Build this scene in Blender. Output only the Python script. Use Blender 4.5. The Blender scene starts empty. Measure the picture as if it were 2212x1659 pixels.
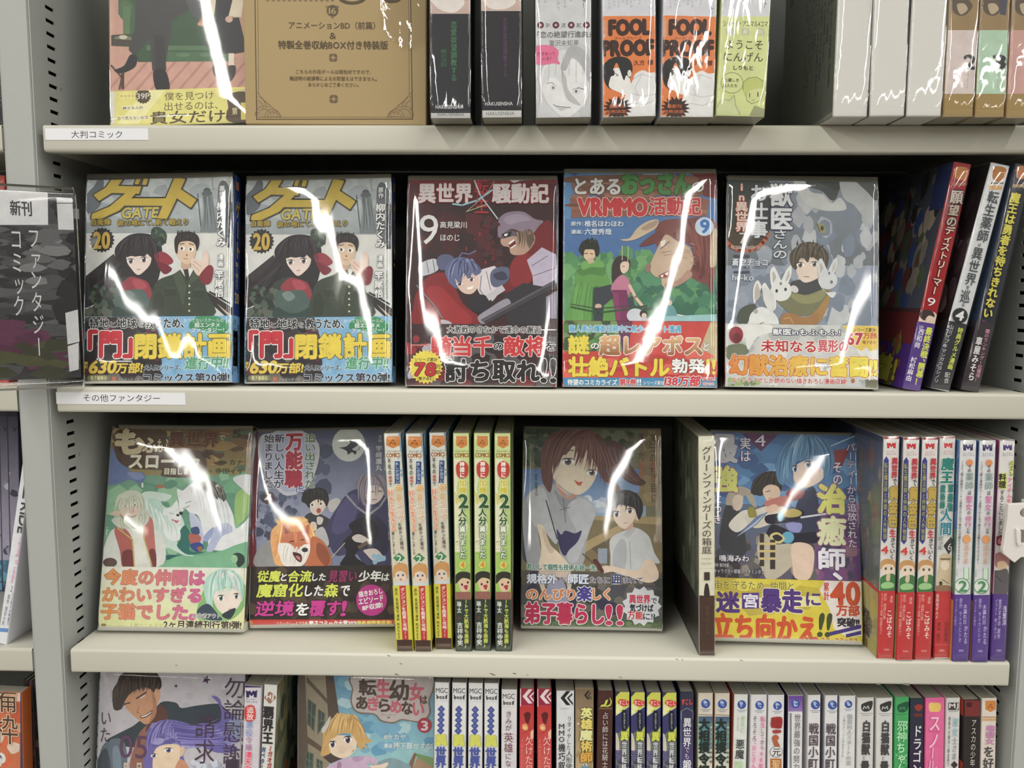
import bpy, math, random
import numpy as np
from mathutils import Vector, Matrix, noise
from mathutils.geometry import tessellate_polygon

# ------------------------------------------------------------------ camera, world, lights
C = bpy.context.scene.collection
sc = bpy.context.scene
F_PX = 1821.7
PITCH, YAW, ROLL = math.radians(6.071), math.radians(1.284), math.radians(0.2685)
CAM = Vector((0.3954, -0.6902, 0.3063))
_cy, _sy, _cp, _sp = math.cos(YAW), math.sin(YAW), math.cos(PITCH), math.sin(PITCH)
FW = Vector((-_sy * _cp, _cy * _cp, -_sp))
_r = Vector((_cy, _sy, 0)); _u = _r.cross(FW)
RT = _r * math.cos(ROLL) + _u * math.sin(ROLL)
UP = _u * math.cos(ROLL) - _r * math.sin(ROLL)
cd = bpy.data.cameras.new('camera'); cam = bpy.data.objects.new('camera', cd); C.objects.link(cam)
cam.matrix_world = Matrix(((RT.x, UP.x, -FW.x, CAM.x), (RT.y, UP.y, -FW.y, CAM.y), (RT.z, UP.z, -FW.z, CAM.z), (0, 0, 0, 1)))
cd.sensor_fit = 'HORIZONTAL'; cd.sensor_width = 36; cd.lens = F_PX / 2212 * 36
cd.clip_start = 0.01
sc.camera = cam

W = bpy.data.worlds.new('shop'); sc.world = W; W.use_nodes = True
W.node_tree.nodes['Background'].inputs[0].default_value = (0.93, 0.97, 1.0, 1)
W.node_tree.nodes['Background'].inputs[1].default_value = 0.16
ROWS = [-5.55, -3.85, -2.15, -0.45, 1.25, 2.95, 4.65, 6.35]
for rx in ROWS:                                    # rows of ceiling tubes running away from the bookcase
    ld = bpy.data.lights.new('ceiling_tubes', 'AREA'); ld.shape = 'RECTANGLE'
    ld.size = 0.09; ld.size_y = 7.6; ld.energy = 86; ld.color = (1.0, 0.985, 0.93)
    lo = bpy.data.objects.new('ceiling_tubes', ld); C.objects.link(lo)
    lo.location = (rx, -4.05, 1.55)
vs = sc.view_settings
vs.view_transform = 'Standard'; vs.look = 'None'; vs.exposure = 0.0; vs.gamma = 1.0; vs.use_curve_mapping = False
sc.cycles.max_bounces = 10; sc.cycles.transparent_max_bounces = 24
sc.cycles.sample_clamp_indirect = 4

# ------------------------------------------------------------------ small helpers
Z1, Z2, Z3, Z4 = 0.4408, 0.2277, 0.0, -0.2277
ZM = {'G1': (160, 350, 3.189), 'G2': (500, 350, 3.19), 'B3': (860, 350, 3.254), 'B4': (1200, 350, 3.254), 'B5': (1540, 350, 3.13),
      'L7': (1880, 330, 3.015), 'M1': (190, 900, 3.318), 'M2': (510, 900, 3.19), 'M3': (810, 910, 3.19), 'M4': (1100, 910, 3.386),
      'M5': (1430, 910, 3.13), 'M6': (1850, 910, 2.812), 'N1': (140, 1400, 4.254), 'N2': (620, 1400, 4.254), 'N3': (920, 1440, 5.53),
      'N4': (1280, 1440, 5.267), 'N5': (1660, 1440, 4.007), 'T1': (0, 0, 3.95), 'T2': (500, 0, 3.95), 'T3': (1060, 0, 3.687),
      'T4': (1640, 0, 3.867), 'W1': (0, 340, 2.9615), 'K': (0, 880, 2.129), 'X': (0, 0, 1.0)}


def zpx(zn, x, y):
    a, b, s = ZM[zn]
    return (a + x / s, b + y / s)


def ray(px, py):
    return (FW + RT * ((px - 1106) / F_PX) - UP * ((py - 829.5) / F_PX))


def hit(px, py, p0, n):
    d = ray(px, py)
    return CAM + d * ((p0 - CAM).dot(n) / d.dot(n))


def lin(c):
    return tuple(((v / 255) / 12.92 if v / 255 <= 0.04045 else ((v / 255 + 0.055) / 1.055) ** 2.4) for v in c)


_mats = {}


def mat(name, col, rough=0.5, spec=0.5, metal=0.0, bump=0.0, bscale=200.0, mottle=0.0, mscale=8.0):
    if name in _mats: return _mats[name]
    m = bpy.data.materials.new(name); m.use_nodes = True; nt = m.node_tree; b = nt.nodes['Principled BSDF']
    b.inputs['Base Color'].default_value = (*lin(col), 1); b.inputs['Roughness'].default_value = rough
    b.inputs['Specular IOR Level'].default_value = spec; b.inputs['Metallic'].default_value = metal
    tc = nt.nodes.new('ShaderNodeTexCoord')
    if mottle:
        n = nt.nodes.new('ShaderNodeTexNoise'); n.inputs['Scale'].default_value = mscale; n.inputs['Detail'].default_value = 5
        nt.links.new(tc.outputs['Object'], n.inputs['Vector'])
        mr = nt.nodes.new('ShaderNodeMapRange'); mr.inputs['To Min'].default_value = 1 - mottle; mr.inputs['To Max'].default_value = 1 + mottle
        nt.links.new(n.outputs[0], mr.inputs[0])
        mx = nt.nodes.new('ShaderNodeVectorMath'); mx.operation = 'SCALE'; mx.inputs[0].default_value = lin(col)
        nt.links.new(mr.outputs[0], mx.inputs['Scale']); nt.links.new(mx.outputs[0], b.inputs['Base Color'])
    if bump:
        n = nt.nodes.new('ShaderNodeTexNoise'); n.inputs['Scale'].default_value = bscale; n.inputs['Detail'].default_value = 3
        nt.links.new(tc.outputs['Object'], n.inputs['Vector'])
        bp = nt.nodes.new('ShaderNodeBump'); bp.inputs['Strength'].default_value = bump; bp.inputs['Distance'].default_value = 0.001
        nt.links.new(n.outputs[0], bp.inputs['Height']); nt.links.new(bp.outputs[0], b.inputs['Normal'])
    _mats[name] = m
    return m


def colmat(c, rough=0.38):
    return mat('paper_%02x%02x%02x' % tuple(int(v) for v in c), c, rough, 0.4)


def print_mat():
    m = bpy.data.materials.new('printed_ink'); m.use_nodes = True; nt = m.node_tree; b = nt.nodes['Principled BSDF']
    a = nt.nodes.new('ShaderNodeAttribute'); a.attribute_name = 'Col'
    tc = nt.nodes.new('ShaderNodeTexCoord'); n = nt.nodes.new('ShaderNodeTexNoise')
    n.inputs['Scale'].default_value = 110; n.inputs['Detail'].default_value = 4
    nt.links.new(tc.outputs['Object'], n.inputs['Vector'])
    mr = nt.nodes.new('ShaderNodeMapRange'); mr.inputs['To Min'].default_value = 0.82; mr.inputs['To Max'].default_value = 1.16
    nt.links.new(n.outputs[0], mr.inputs[0])
    mx = nt.nodes.new('ShaderNodeVectorMath'); mx.operation = 'SCALE'
    nt.links.new(a.outputs['Color'], mx.inputs[0]); nt.links.new(mr.outputs[0], mx.inputs['Scale'])
    nt.links.new(mx.outputs[0], b.inputs['Base Color'])
    b.inputs['Roughness'].default_value = 0.42; b.inputs['Specular IOR Level'].default_value = 0.35
    return m


PRINT = print_mat()


def wrap_mat(name, rough, gain, bs, bst, cap=1.0):
    m = bpy.data.materials.new(name); m.use_nodes = True; nt = m.node_tree; nt.nodes.clear()
    o = nt.nodes.new('ShaderNodeOutputMaterial'); mx = nt.nodes.new('ShaderNodeMixShader')
    t = nt.nodes.new('ShaderNodeBsdfTransparent'); g = nt.nodes.new('ShaderNodeBsdfGlossy')
    g.inputs['Roughness'].default_value = rough
    fr = nt.nodes.new('ShaderNodeFresnel'); fr.inputs['IOR'].default_value = 1.5
    mu = nt.nodes.new('ShaderNodeMath'); mu.operation = 'MULTIPLY'; mu.inputs[1].default_value = gain; mu.use_clamp = True
    tc = nt.nodes.new('ShaderNodeTexCoord')
    mp = nt.nodes.new('ShaderNodeMapping'); mp.inputs['Scale'].default_value = (1.0, 0.35, 1.0)
    n = nt.nodes.new('ShaderNodeTexNoise'); n.inputs['Scale'].default_value = bs; n.inputs['Detail'].default_value = 2.5
    n.inputs['Distortion'].default_value = 1.2
    bp = nt.nodes.new('ShaderNodeBump'); bp.inputs['Strength'].default_value = bst; bp.inputs['Distance'].default_value = 0.001
    L = nt.links
    L.new(tc.outputs['Object'], mp.inputs['Vector']); L.new(mp.outputs[0], n.inputs['Vector']); L.new(n.outputs[0], bp.inputs['Height'])
    L.new(bp.outputs[0], g.inputs['Normal']); L.new(bp.outputs[0], fr.inputs['Normal'])
    mi = nt.nodes.new('ShaderNodeMath'); mi.operation = 'MINIMUM'; mi.inputs[1].default_value = cap
    L.new(fr.outputs[0], mu.inputs[0]); L.new(mu.outputs[0], mi.inputs[0]); L.new(mi.outputs[0], mx.inputs[0]); L.new(t.outputs[0], mx.inputs[1]); L.new(g.outputs[0], mx.inputs[2])
    L.new(mx.outputs[0], o.inputs['Surface'])
    return m


WRAP = wrap_mat('clear_film', 0.05, 1.35, 26, 0.05)
WRAP_SPINE = wrap_mat('clear_film_spine', 0.06, 1.35, 26, 0.05, 0.1)
WRAP_SIDE = wrap_mat('clear_film_soft', 0.2, 0.9, 60, 0.25, 0.16)
WRAP_CRINKLE = wrap_mat('crinkled_film', 0.04, 1.1, 60, 0.26, 0.25)


def link(name, me, m, parent=None, **kw):
    o = bpy.data.objects.new(name, me); C.objects.link(o)
    if m is not None and not me.materials: me.materials.append(m)
    if parent is not None: o.parent = parent
    for k, v in kw.items(): o[k] = v
    return o


def mesh(name, vs_, fs, smooth=False):
    me = bpy.data.meshes.new(name); me.from_pydata([tuple(v) for v in vs_], [], fs); me.update()
    if smooth: me.polygons.foreach_set('use_smooth', [True] * len(me.polygons))
    return me


def boxmesh(name, x0, x1, y0, y1, z0, z1, r=0.0):
    import bmesh
    bm = bmesh.new(); bmesh.ops.create_cube(bm, size=1)
    for v in bm.verts: v.co = Vector(((x0 + x1) / 2 + v.co.x * (x1 - x0), (y0 + y1) / 2 + v.co.y * (y1 - y0), (z0 + z1) / 2 + v.co.z * (z1 - z0)))
    if r: bmesh.ops.bevel(bm, geom=bm.edges[:], offset=r, segments=2, affect='EDGES')
    me = bpy.data.meshes.new(name); bm.to_mesh(me); bm.free()
    return me


# ------------------------------------------------------------------ lettering
_glyph = {}
BOLD = 0.022


def glyph(ch, off):
    k = (ch, round(off, 3))
    if k in _glyph: return _glyph[k]
    cu = bpy.data.curves.new('t', 'FONT'); cu.body = ch; cu.resolution_u = 3; cu.offset = off
    o = bpy.data.objects.new('t', cu); C.objects.link(o)
    bpy.context.view_layer.update()
    me = bpy.data.meshes.new_from_object(o.evaluated_get(bpy.context.evaluated_depsgraph_get()))
    n = len(me.vertices); co = np.zeros(n * 3, np.float32); me.vertices.foreach_get('co', co)
    me.calc_loop_triangles(); t = np.zeros(len(me.loop_triangles) * 3, np.int32); me.loop_triangles.foreach_get('vertices', t)
    bpy.data.objects.remove(o); bpy.data.meshes.remove(me); bpy.data.curves.remove(cu)
    r = (co.reshape(-1, 3)[:, :2].astype(float), t.reshape(-1, 3)); _glyph[k] = r
    return r


SMALL = 'ぁぃぅぇぉっゃゅょァィゥェォッャュョ'


def wide(ch):
    return ord(ch) > 0x2000


def layout(s, off, vertical, fixed=None):
    vs_, ts = [], []; n = 0; p = 0.0
    for ch in s:
        if ch in ' 　': p += 0.5; continue
        v, t = glyph(ch, off)
        if not len(v): p += 0.4; continue
        v = v.copy()
        if vertical:
            if ch in 'ー～―（）「」…：':
                c = np.array([0.5, 0.36]); d = v - c; v = np.stack([d[:, 1], -d[:, 0]], 1) + c
                if ch == 'ー': v[:, 0] = 1 - v[:, 0]
            if not wide(ch): v[:, 0] += 0.5 - (v[:, 0].max() + v[:, 0].min()) / 2
            if ch in SMALL: v += np.array([0.08, 0.10])
            if ch in '、。': v += np.array([0.5, 0.55])
            v[:, 1] -= p; p += 0.55 if ch in '、。' else (0.85 if ch in SMALL else 1.0)
        else:
            if not wide(ch):
                w = v[:, 0].max() - v[:, 0].min(); v[:, 0] += p - v[:, 0].min() + 0.05; p += w + 0.1
            else:
                v[:, 0] += p; p += 0.6 if ch in '、。！' else 1.0
        vs_.append(v); ts.append(t + n); n += len(v)
    if not vs_: return np.zeros((0, 2)), np.zeros((0, 3), int)
    return np.concatenate(vs_), np.concatenate(ts)


class Print:
    """flat ink on one face of a book; coordinates are given on that face"""
    def __init__(s, w, h, tomap, z0=6e-5, inset=0.0004, basis=None):
        s.w, s.h, s.m, s.z, s.inset, s.basis = w, h, tomap, z0, inset, basis
        s.V, s.T, s.K, s.n, s.ylo = [], [], [], 0, 0.0; s.step = 4e-6; s.dim = 1.0  # dim multiplies shade into the ink of side prints

    def loc(s, x, y):
        return s.m(x, y)

    def _add(s, P, T, c):
        P = np.asarray(P, float)
        if not len(P): return
        if isinstance(c, list):
            ax = 0 if c[2] == 'x' else 1; lo, hi = P[:, ax].min(), P[:, ax].max()
            t = (P[:, ax] - lo) / max(hi - lo, 1e-9)
            if ax: t = 1 - t
            K = np.outer(1 - t, lin(c[0])) + np.outer(t, lin(c[1]))
        else: K = np.tile(lin(c), (len(P), 1))
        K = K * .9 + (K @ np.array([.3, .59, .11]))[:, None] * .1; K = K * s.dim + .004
        i = s.inset; x0, x1, y0, y1 = i, s.w - i, max(i * 0.5, s.ylo), s.h - i * 0.5
        ins = (P[:, 0] >= x0) & (P[:, 0] <= x1) & (P[:, 1] >= y0) & (P[:, 1] <= y1)
        T = np.asarray(T); 
        if not len(T): return
        z = s.z; s.z += s.step
        if not ins.all():
            ok = ins[T].all(1); good = T[ok]; nv = []; nk = []; nt = []; base = len(P)
            for t in T[~ok]:
                pts = [(P[q][0], P[q][1], *K[q]) for q in t]
                for ax, lim, sg in ((0, x0, 1), (0, x1, -1), (1, y0, 1), (1, y1, -1)):
                    out = []
                    for a in range(len(pts)):
                        p, q = pts[a - 1], pts[a]; dp, dq = sg * (p[ax] - lim), sg * (q[ax] - lim)
                        if (dp >= 0) != (dq >= 0):
                            f = dp / (dp - dq); out.append(tuple(p[j] + (q[j] - p[j]) * f for j in range(5)))
                        if dq >= 0: out.append(q)
                    pts = out
                    if not pts: break
                if len(pts) >= 3:
                    b = base + len(nv)
                    for p in pts: nv.append(p[:2]); nk.append(p[2:])
                    for a in range(1, len(pts) - 1): nt.append((b, b + a, b + a + 1))
            if nv:
                P = np.concatenate([P, np.array(nv)]); K = np.concatenate([K, np.array(nk)])
                T = np.concatenate([good, np.array(nt)]) if len(nt) else good
            else: T = good
            if not len(T): return
            used = np.unique(T); rm = -np.ones(len(P), int); rm[used] = np.arange(len(used)); P, K, T = P[used], K[used], rm[T]
        s.V.append(np.column_stack([P, np.full(len(P), z)])); s.K.append(K); s.T.append(T + s.n); s.n += len(P)

    # --- shapes (points as flat x,y,x,y list)
    def P(s, c, *xy):
        p = [s.loc(xy[i], xy[i + 1]) for i in range(0, len(xy), 2)]
        s._poly(c, p)

    def _poly(s, c, p):
        t = tessellate_polygon([[Vector((a, b, 0)) for a, b in p]])
        s._add(p, t, c)

    def S(s, c, *xy):
        q = [(xy[i], xy[i + 1]) for i in range(0, len(xy), 2)]; n = len(q); out = []
        for i in range(n):
            a, b, d, e = q[i - 1], q[i], q[(i + 1) % n], q[(i + 2) % n]
            for t in (0, .25, .5, .75):
                f = lambda k: 0.5 * (2 * b[k] + (d[k] - a[k]) * t + (2 * a[k] - 5 * b[k] + 4 * d[k] - e[k]) * t * t + (3 * b[k] - a[k] - 3 * d[k] + e[k]) * t ** 3)
                out.append(s.loc(f(0), f(1)))
        s._poly(c, out)

    def E(s, c, x, y, rx, ry=None, rot=0, n=22):
        ry = ry or rx; a = math.radians(rot)
        p = [s.loc(x + rx * math.cos(t) * math.cos(a) - ry * math.sin(t) * math.sin(a), y + rx * math.cos(t) * math.sin(a) + ry * math.sin(t) * math.cos(a))
             for t in [2 * math.pi * k / n for k in range(n)]]
        s._add(p, [(0, k, k + 1) for k in range(1, n - 1)], c)

    def B(s, c, x, y, r0, r1, n=16, ysc=1.0):
        p = []
        for k in range(2 * n):
            t = math.pi * k / n; r = r1 if k % 2 else r0
            p.append(s.loc(x + r * math.cos(t), y + r * ysc * math.sin(t)))
        s._poly(c, p)

    def L(s, c, w, *xy):
        q = [(xy[i], xy[i + 1]) for i in range(0, len(xy), 2)]; V = []; T = []
        for a, b in zip(q, q[1:]):
            dx, dy = b[0] - a[0], b[1] - a[1]; l = math.hypot(dx, dy) or 1; nx, ny = -dy / l * w / 2, dx / l * w / 2; ex, ey = dx / l * w / 3, dy / l * w / 3
            k = len(V)
            V += [s.loc(a[0] + nx - ex, a[1] + ny - ey), s.loc(a[0] - nx - ex, a[1] - ny - ey), s.loc(b[0] - nx + ex, b[1] - ny + ey), s.loc(b[0] + nx + ex, b[1] + ny + ey)]
            T += [(k, k + 1, k + 2), (k, k + 2, k + 3)]
        s._add(V, T, c)

    def R(s, c, x0, y0, x1, y1):
        s.P(c, x0, y0, x1, y0, x1, y1, x0, y1)

    def N(s, cols, n, x0, y0, x1, y1, size, seed=1, asp=1.0):
        r = random.Random(seed); st_, s.step = s.step, 1e-6
        for i in range(n):
            c = cols[i % len(cols)]; x, y = r.uniform(x0, x1), r.uniform(y0, y1); z = size * r.uniform(.4, 1.2); m = 9
            p = [s.loc(x + z * asp * r.uniform(.6, 1.1) * math.cos(6.283 * k / m), y + z * r.uniform(.6, 1.1) * math.sin(6.283 * k / m)) for k in range(m)]
            s._add(p, [(0, k, k + 1) for k in range(1, m - 1)], c)
        s.step = st_

    def hair(s, c, n, x0, y0, x1, y1, dx, dy, w, seed=3):
        r = random.Random(seed)
        for i in range(n):
            x, y = r.uniform(x0, x1), r.uniform(y0, y1); a, b = dx * r.uniform(.6, 1.2), dy * r.uniform(.6, 1.2)
            s.P(c, x, y, x + w, y - w * .3, x + a, y + b)

    def locks(s, cols, n, A, B, w, seed=3, m=0.0):
        r = random.Random(seed); st_, s.step = s.step, 1.5e-6
        for i in range(n):
            t = (i + r.uniform(.1, .9)) / n; q = [(A[k] + (B[k] - A[k]) * t + r.uniform(-w, w) * .5) for k in range(6)]; ww = w * r.uniform(.4, 1.1); V = []; T = []; fl = 1 - m * math.sin(math.pi * t) ** .6
            for k in range(8):
                u0 = k / 7; u = u0 * fl; b0, b1, b2 = (1 - u) ** 2, 2 * u * (1 - u), u * u
                x, y = q[0] * b0 + q[2] * b1 + q[4] * b2, q[1] * b0 + q[3] * b1 + q[5] * b2
                dx, dy = 2 * ((1 - u) * (q[2] - q[0]) + u * (q[4] - q[2])), 2 * ((1 - u) * (q[3] - q[1]) + u * (q[5] - q[3])); l = math.hypot(dx, dy) or 1
                h = ww * .5 * (math.sin(math.pi * min(u0 * .62 + .25, 1)) if u0 < 1 else 0) * (1 - u0 ** 3)
                V += [s.loc(x - dy / l * h, y + dx / l * h), s.loc(x + dy / l * h, y - dx / l * h)]
                if k: T += [(2 * k - 2, 2 * k - 1, 2 * k + 1), (2 * k - 2, 2 * k + 1, 2 * k)]
            s._add(V, T, cols[i % len(cols)])
        s.step = st_

    def eye(s, x, y, w, h, c, dark=(40, 30, 35), white=(245, 242, 240)):
        s.S(white, x - w, y + h * .2, x - w * .5, y - h * .8, x + w * .5, y - h * .8, x + w, y + h * .1, x + w * .4, y + h * .8, x - w * .4, y + h * .8)
        s.E(c, x, y + h * .05, w * .55, h * .85); s.E(dark, x, y, w * .3, h * .5); s.E(white, x - w * .2, y - h * .35, w * .16, h * .2)
        s.P(dark, x - w * 1.15, y - h * .1, x - w * .6, y - h * .85, x + w * .5, y - h * .9, x + w * 1.15, y - h * .15, x + w * .5, y - h * .62, x - w * .5, y - h * .6)

    # --- text.  H: horizontal in a box, V: vertical column in a box, T: along A->B
    def _text(s, st, cx, cy, w, h, ang, c, out, ow, off, vertical, shear):
        v, t = layout(st, 0.0, vertical)
        if not len(v): return
        if vertical:
            y0, y1 = v[:, 1].min(), v[:, 1].max(); u = v - np.array([0.5, (y0 + y1) / 2]); u[:, 0] *= w; u[:, 1] *= h / (y1 - y0)
            em = min(w, h / max(len(st), 1))
        else:
            x0, x1, y0, y1 = v[:, 0].min(), v[:, 0].max(), v[:, 1].min(), v[:, 1].max()
            if st and all(ch in 'ーの一' for ch in st): y0, y1 = -.08, .85
            u = v - np.array([(x0 + x1) / 2, (y0 + y1) / 2]); u[:, 0] *= w / (x1 - x0); u[:, 1] *= h / (y1 - y0); em = h
        if shear: u[:, 0] += u[:, 1] * shear
        ca, sa = math.cos(ang), math.sin(ang)
        u = np.stack([u[:, 0] * ca - u[:, 1] * sa + cx, u[:, 0] * sa + u[:, 1] * ca + cy], 1)
        bold = max(off, 0) * em * 1.05
        if out is not None:
            outs = out if isinstance(out[0], tuple) and not isinstance(out, list) else (out,)
            for k, oc in reversed(list(enumerate(outs))):
                r = bold + ow * em * (k + 1); zz = s.z
                for j in range(8):
                    s.z = zz + j * 2e-7
                    s._add(u + np.array([math.cos(j * .785), math.sin(j * .785)]) * r, t, oc)
                s.z = zz + 5e-6
        if bold > 0 and not isinstance(c, list):
            zz = s.z
            for j in range(5):
                s.z = zz + j * 1e-7
                s._add(u + np.array([math.cos(j * 1.2566 + .3), math.sin(j * 1.2566 + .3)]) * bold, t, c)
            s.z = zz + 1e-6
        elif bold > 0:
            zz = s.z; x0_, x1_ = u[:, 0].min(), u[:, 0].max()
            for j in range(5):
                s.z = zz + j * 1e-7
                s._add(u + np.array([math.cos(j * 1.2566 + .3), math.sin(j * 1.2566 + .3)]) * bold, t, c)
            s.z = zz + 1e-6
        s._add(u, t, c)

    def H(s, st, x0, y0, x1, y1, c, out=None, ow=.055, off=BOLD, shear=0.0, rot=0.0):
        yc, xc = (y0 + y1) / 2, (x0 + x1) / 2
        a, b, d, e = s.loc(x0, yc), s.loc(x1, yc), s.loc(xc, y0), s.loc(xc, y1)
        s._text(st, (a[0] + b[0]) / 2, (d[1] + e[1]) / 2, math.dist(a, b), math.dist(d, e), math.radians(rot), c, out, ow, off, False, shear)

    def Vt(s, st, x0, y0, x1, y1, c, out=None, ow=.055, off=BOLD):
        yc, xc = (y0 + y1) / 2, (x0 + x1) / 2
        a, b, d, e = s.loc(x0, yc), s.loc(x1, yc), s.loc(xc, y0), s.loc(xc, y1)
        s._text(st, (a[0] + b[0]) / 2, (d[1] + e[1]) / 2, math.dist(a, b), math.dist(d, e), 0, c, out, ow, off, True, 0)

    def T2(s, st, xa, ya, xb, yb, size, c, out=None, ow=.055, off=BOLD, vertical=False, shear=0.0):
        a, b = s.loc(xa, ya), s.loc(xb, yb); dx, dy = b[0] - a[0], b[1] - a[1]; L_ = math.hypot(dx, dy)
        px = L_ / max(math.hypot(xb - xa, yb - ya), 1e-6)
        if vertical: ang = math.atan2(dx, -dy); w, h = size * px, L_
        else: ang = math.atan2(dy, dx); w, h = L_, size * px
        s._text(st, (a[0] + b[0]) / 2, (a[1] + b[1]) / 2, w, h, ang, c, out, ow, off, vertical, shear)

    def build(s, name, parent, **kw):
        if not s.V: return None
        V = np.concatenate(s.V); T = np.concatenate(s.T); K = np.concatenate(s.K)
        if s.basis is not None: V = V @ np.array(s.basis[0]).T + np.array(s.basis[1])
        a, b, c = V[T[:, 0]], V[T[:, 1]], V[T[:, 2]]
        n = np.cross(b - a, c - a); nrm = np.array([0, 0, 1.0]) if s.basis is None else np.array(s.basis[0])[:, 2]
        fl = (n @ nrm) < 0; T[fl] = T[fl][:, ::-1]
        me = bpy.data.meshes.new(name); me.vertices.add(len(V)); me.vertices.foreach_set('co', V.astype(np.float32).ravel())
        me.loops.add(len(T) * 3); me.loops.foreach_set('vertex_index', T.astype(np.int32).ravel())
        me.polygons.add(len(T)); me.polygons.foreach_set('loop_start', np.arange(0, len(T) * 3, 3, dtype=np.int32))
        me.update(calc_edges=True)
        at = me.color_attributes.new('Col', 'FLOAT_COLOR', 'POINT')
        at.data.foreach_set('color', np.column_stack([np.clip(K, 0, 1), np.ones(len(K))]).astype(np.float32).ravel())
        return link(name, me, PRINT, parent, **kw)


# ------------------------------------------------------------------ books
class Panel:
    """rectangle of a book's camera-side face, resting on a shelf"""
    def __init__(s, zn, TL, TR, BR, BL, shelf, Y=None, lean=0.0, yaw=0.0, D=0.015, H=None, W=None, edge=True):
        a, ps = math.radians(lean), math.radians(yaw)
        TL, TR, BR, BL = [zpx(zn, *q) for q in (TL, TR, BR, BL)]
        ex = Vector((math.cos(ps), math.sin(ps), 0)); ey = Vector((-math.sin(ps) * math.sin(a), math.cos(ps) * math.sin(a), math.cos(a)))
        n = ex.cross(ey); zb = shelf + D * math.sin(a)
        mx, my = (BL[0] + BR[0]) / 2, (BL[1] + BR[1]) / 2
        if Y is None: p0 = hit(mx, my, Vector((0, 0, zb)), Vector((0, 0, 1)))
        else: p0 = hit(mx, my, Vector((0, Y, 0)), Vector((0, 1, 0))); p0.z = zb
        s.Y = p0.y
        q = [hit(*c, p0, n) - p0 for c in (TL, TR, BR, BL)]
        q = [(v.dot(ex), v.dot(ey)) for v in q]; tl, tr, br, bl = q
        dx = (tl[0] - bl[0] + tr[0] - br[0]); dy = (tl[1] - bl[1] + tr[1] - br[1]); l = math.hypot(dx, dy)
        rx, ry = dx / l, dy / l
        if abs(rx) < 0.006: rx, ry = 0.0, 1.0
        EY = ex * rx + ey * ry; EX = ex * ry - ey * rx
        f = lambda v: (v[0] * ry - v[1] * rx, v[0] * rx + v[1] * ry)
        tl, tr, br, bl = map(f, q)
        xl, xr = (tl[0] + bl[0]) / 2, (tr[0] + br[0]) / 2
        if W is not None: m = (xl + xr) / 2; xl, xr = m - W / 2, m + W / 2
        yt = (tl[1] + tr[1]) / 2
        # bottom: lowest of the two bottom corners sits on the shelf
        yb = max((zb - (p0 + EX * x).z) / EY.z for x in (xl, xr))
        if H is not None: yt = yb + H
        s.O = p0 + EX * xl + EY * yb; s.W, s.H = xr - xl, yt - yb
        s.ex, s.ey, s.n = EX, EY, EX.cross(EY); s.D = D; s.zn = zn
        s.M = Matrix(((EX.x, EY.x, s.n.x, s.O.x), (EX.y, EY.y, s.n.y, s.O.y), (EX.z, EY.z, s.n.z, s.O.z), (0, 0, 0, 1)))

    def loc(s, x, y):
        v = hit(*zpx(s.zn, x, y), s.O, s.n) - s.O
        return (v.dot(s.ex), v.dot(s.ey))


LOG = []


def cshell(name, W_, D, y0, y1, face, out=0.0, r=0.0012, th=0.0003, crown=0.0):
    """three-sided paper jacket: 'cover' leaves the left edge open (spine on the right), 'spine' leaves the back open"""
    pts = []
    def arc(cx, cz, a0, a1):
        for k in range(4):
            t = math.radians(a0 + (a1 - a0) * k / 3); pts.append((cx + r * math.cos(t), cz + r * math.sin(t)))
    o = out
    if face == 'cover':
        pts.append((0, o)); arc(W_ + o - r, o - r, 90, 0); arc(W_ + o - r, -D - o + r, 0, -90); pts.append((0, -D - o))
    else:
        pts.append((-o, -D)); arc(-o + r, o - r, 180, 90)
        arc(W_ + o - r, o - r, 90, 0); pts.append((W_ + o, -D))
    n = len(pts); inn = []
    for i, (x, z) in enumerate(pts):
        a, b = pts[max(i - 1, 0)], pts[min(i + 1, n - 1)]; tx, tz = b[0] - a[0], b[1] - a[1]; l = math.hypot(tx, tz)
        inn.append((x + tz / l * th * (1 if face == 'cover' else 1), z - tx / l * th))
    V = []; Fs = []
    for (x, z) in pts: V += [(x, y0, z), (x, y1, z)]
    for (x, z) in inn: V += [(x, y0, z), (x, y1, z)]
    m = 2 * n
    for i in range(n - 1):
        a, b, c, d = 2 * i, 2 * i + 1, 2 * i + 2, 2 * i + 3
        Fs.append((a, c, d, b)); Fs.append((m + a, m + b, m + d, m + c))
        Fs.append((b, d, m + d, m + b)); Fs.append((a, m + a, m + c, c))
    Fs.append((0, 1, m + 1, m)); e = 2 * (n - 1); Fs.append((e, m + e, m + e + 1, e + 1))
    return mesh(name, V, Fs)


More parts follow.
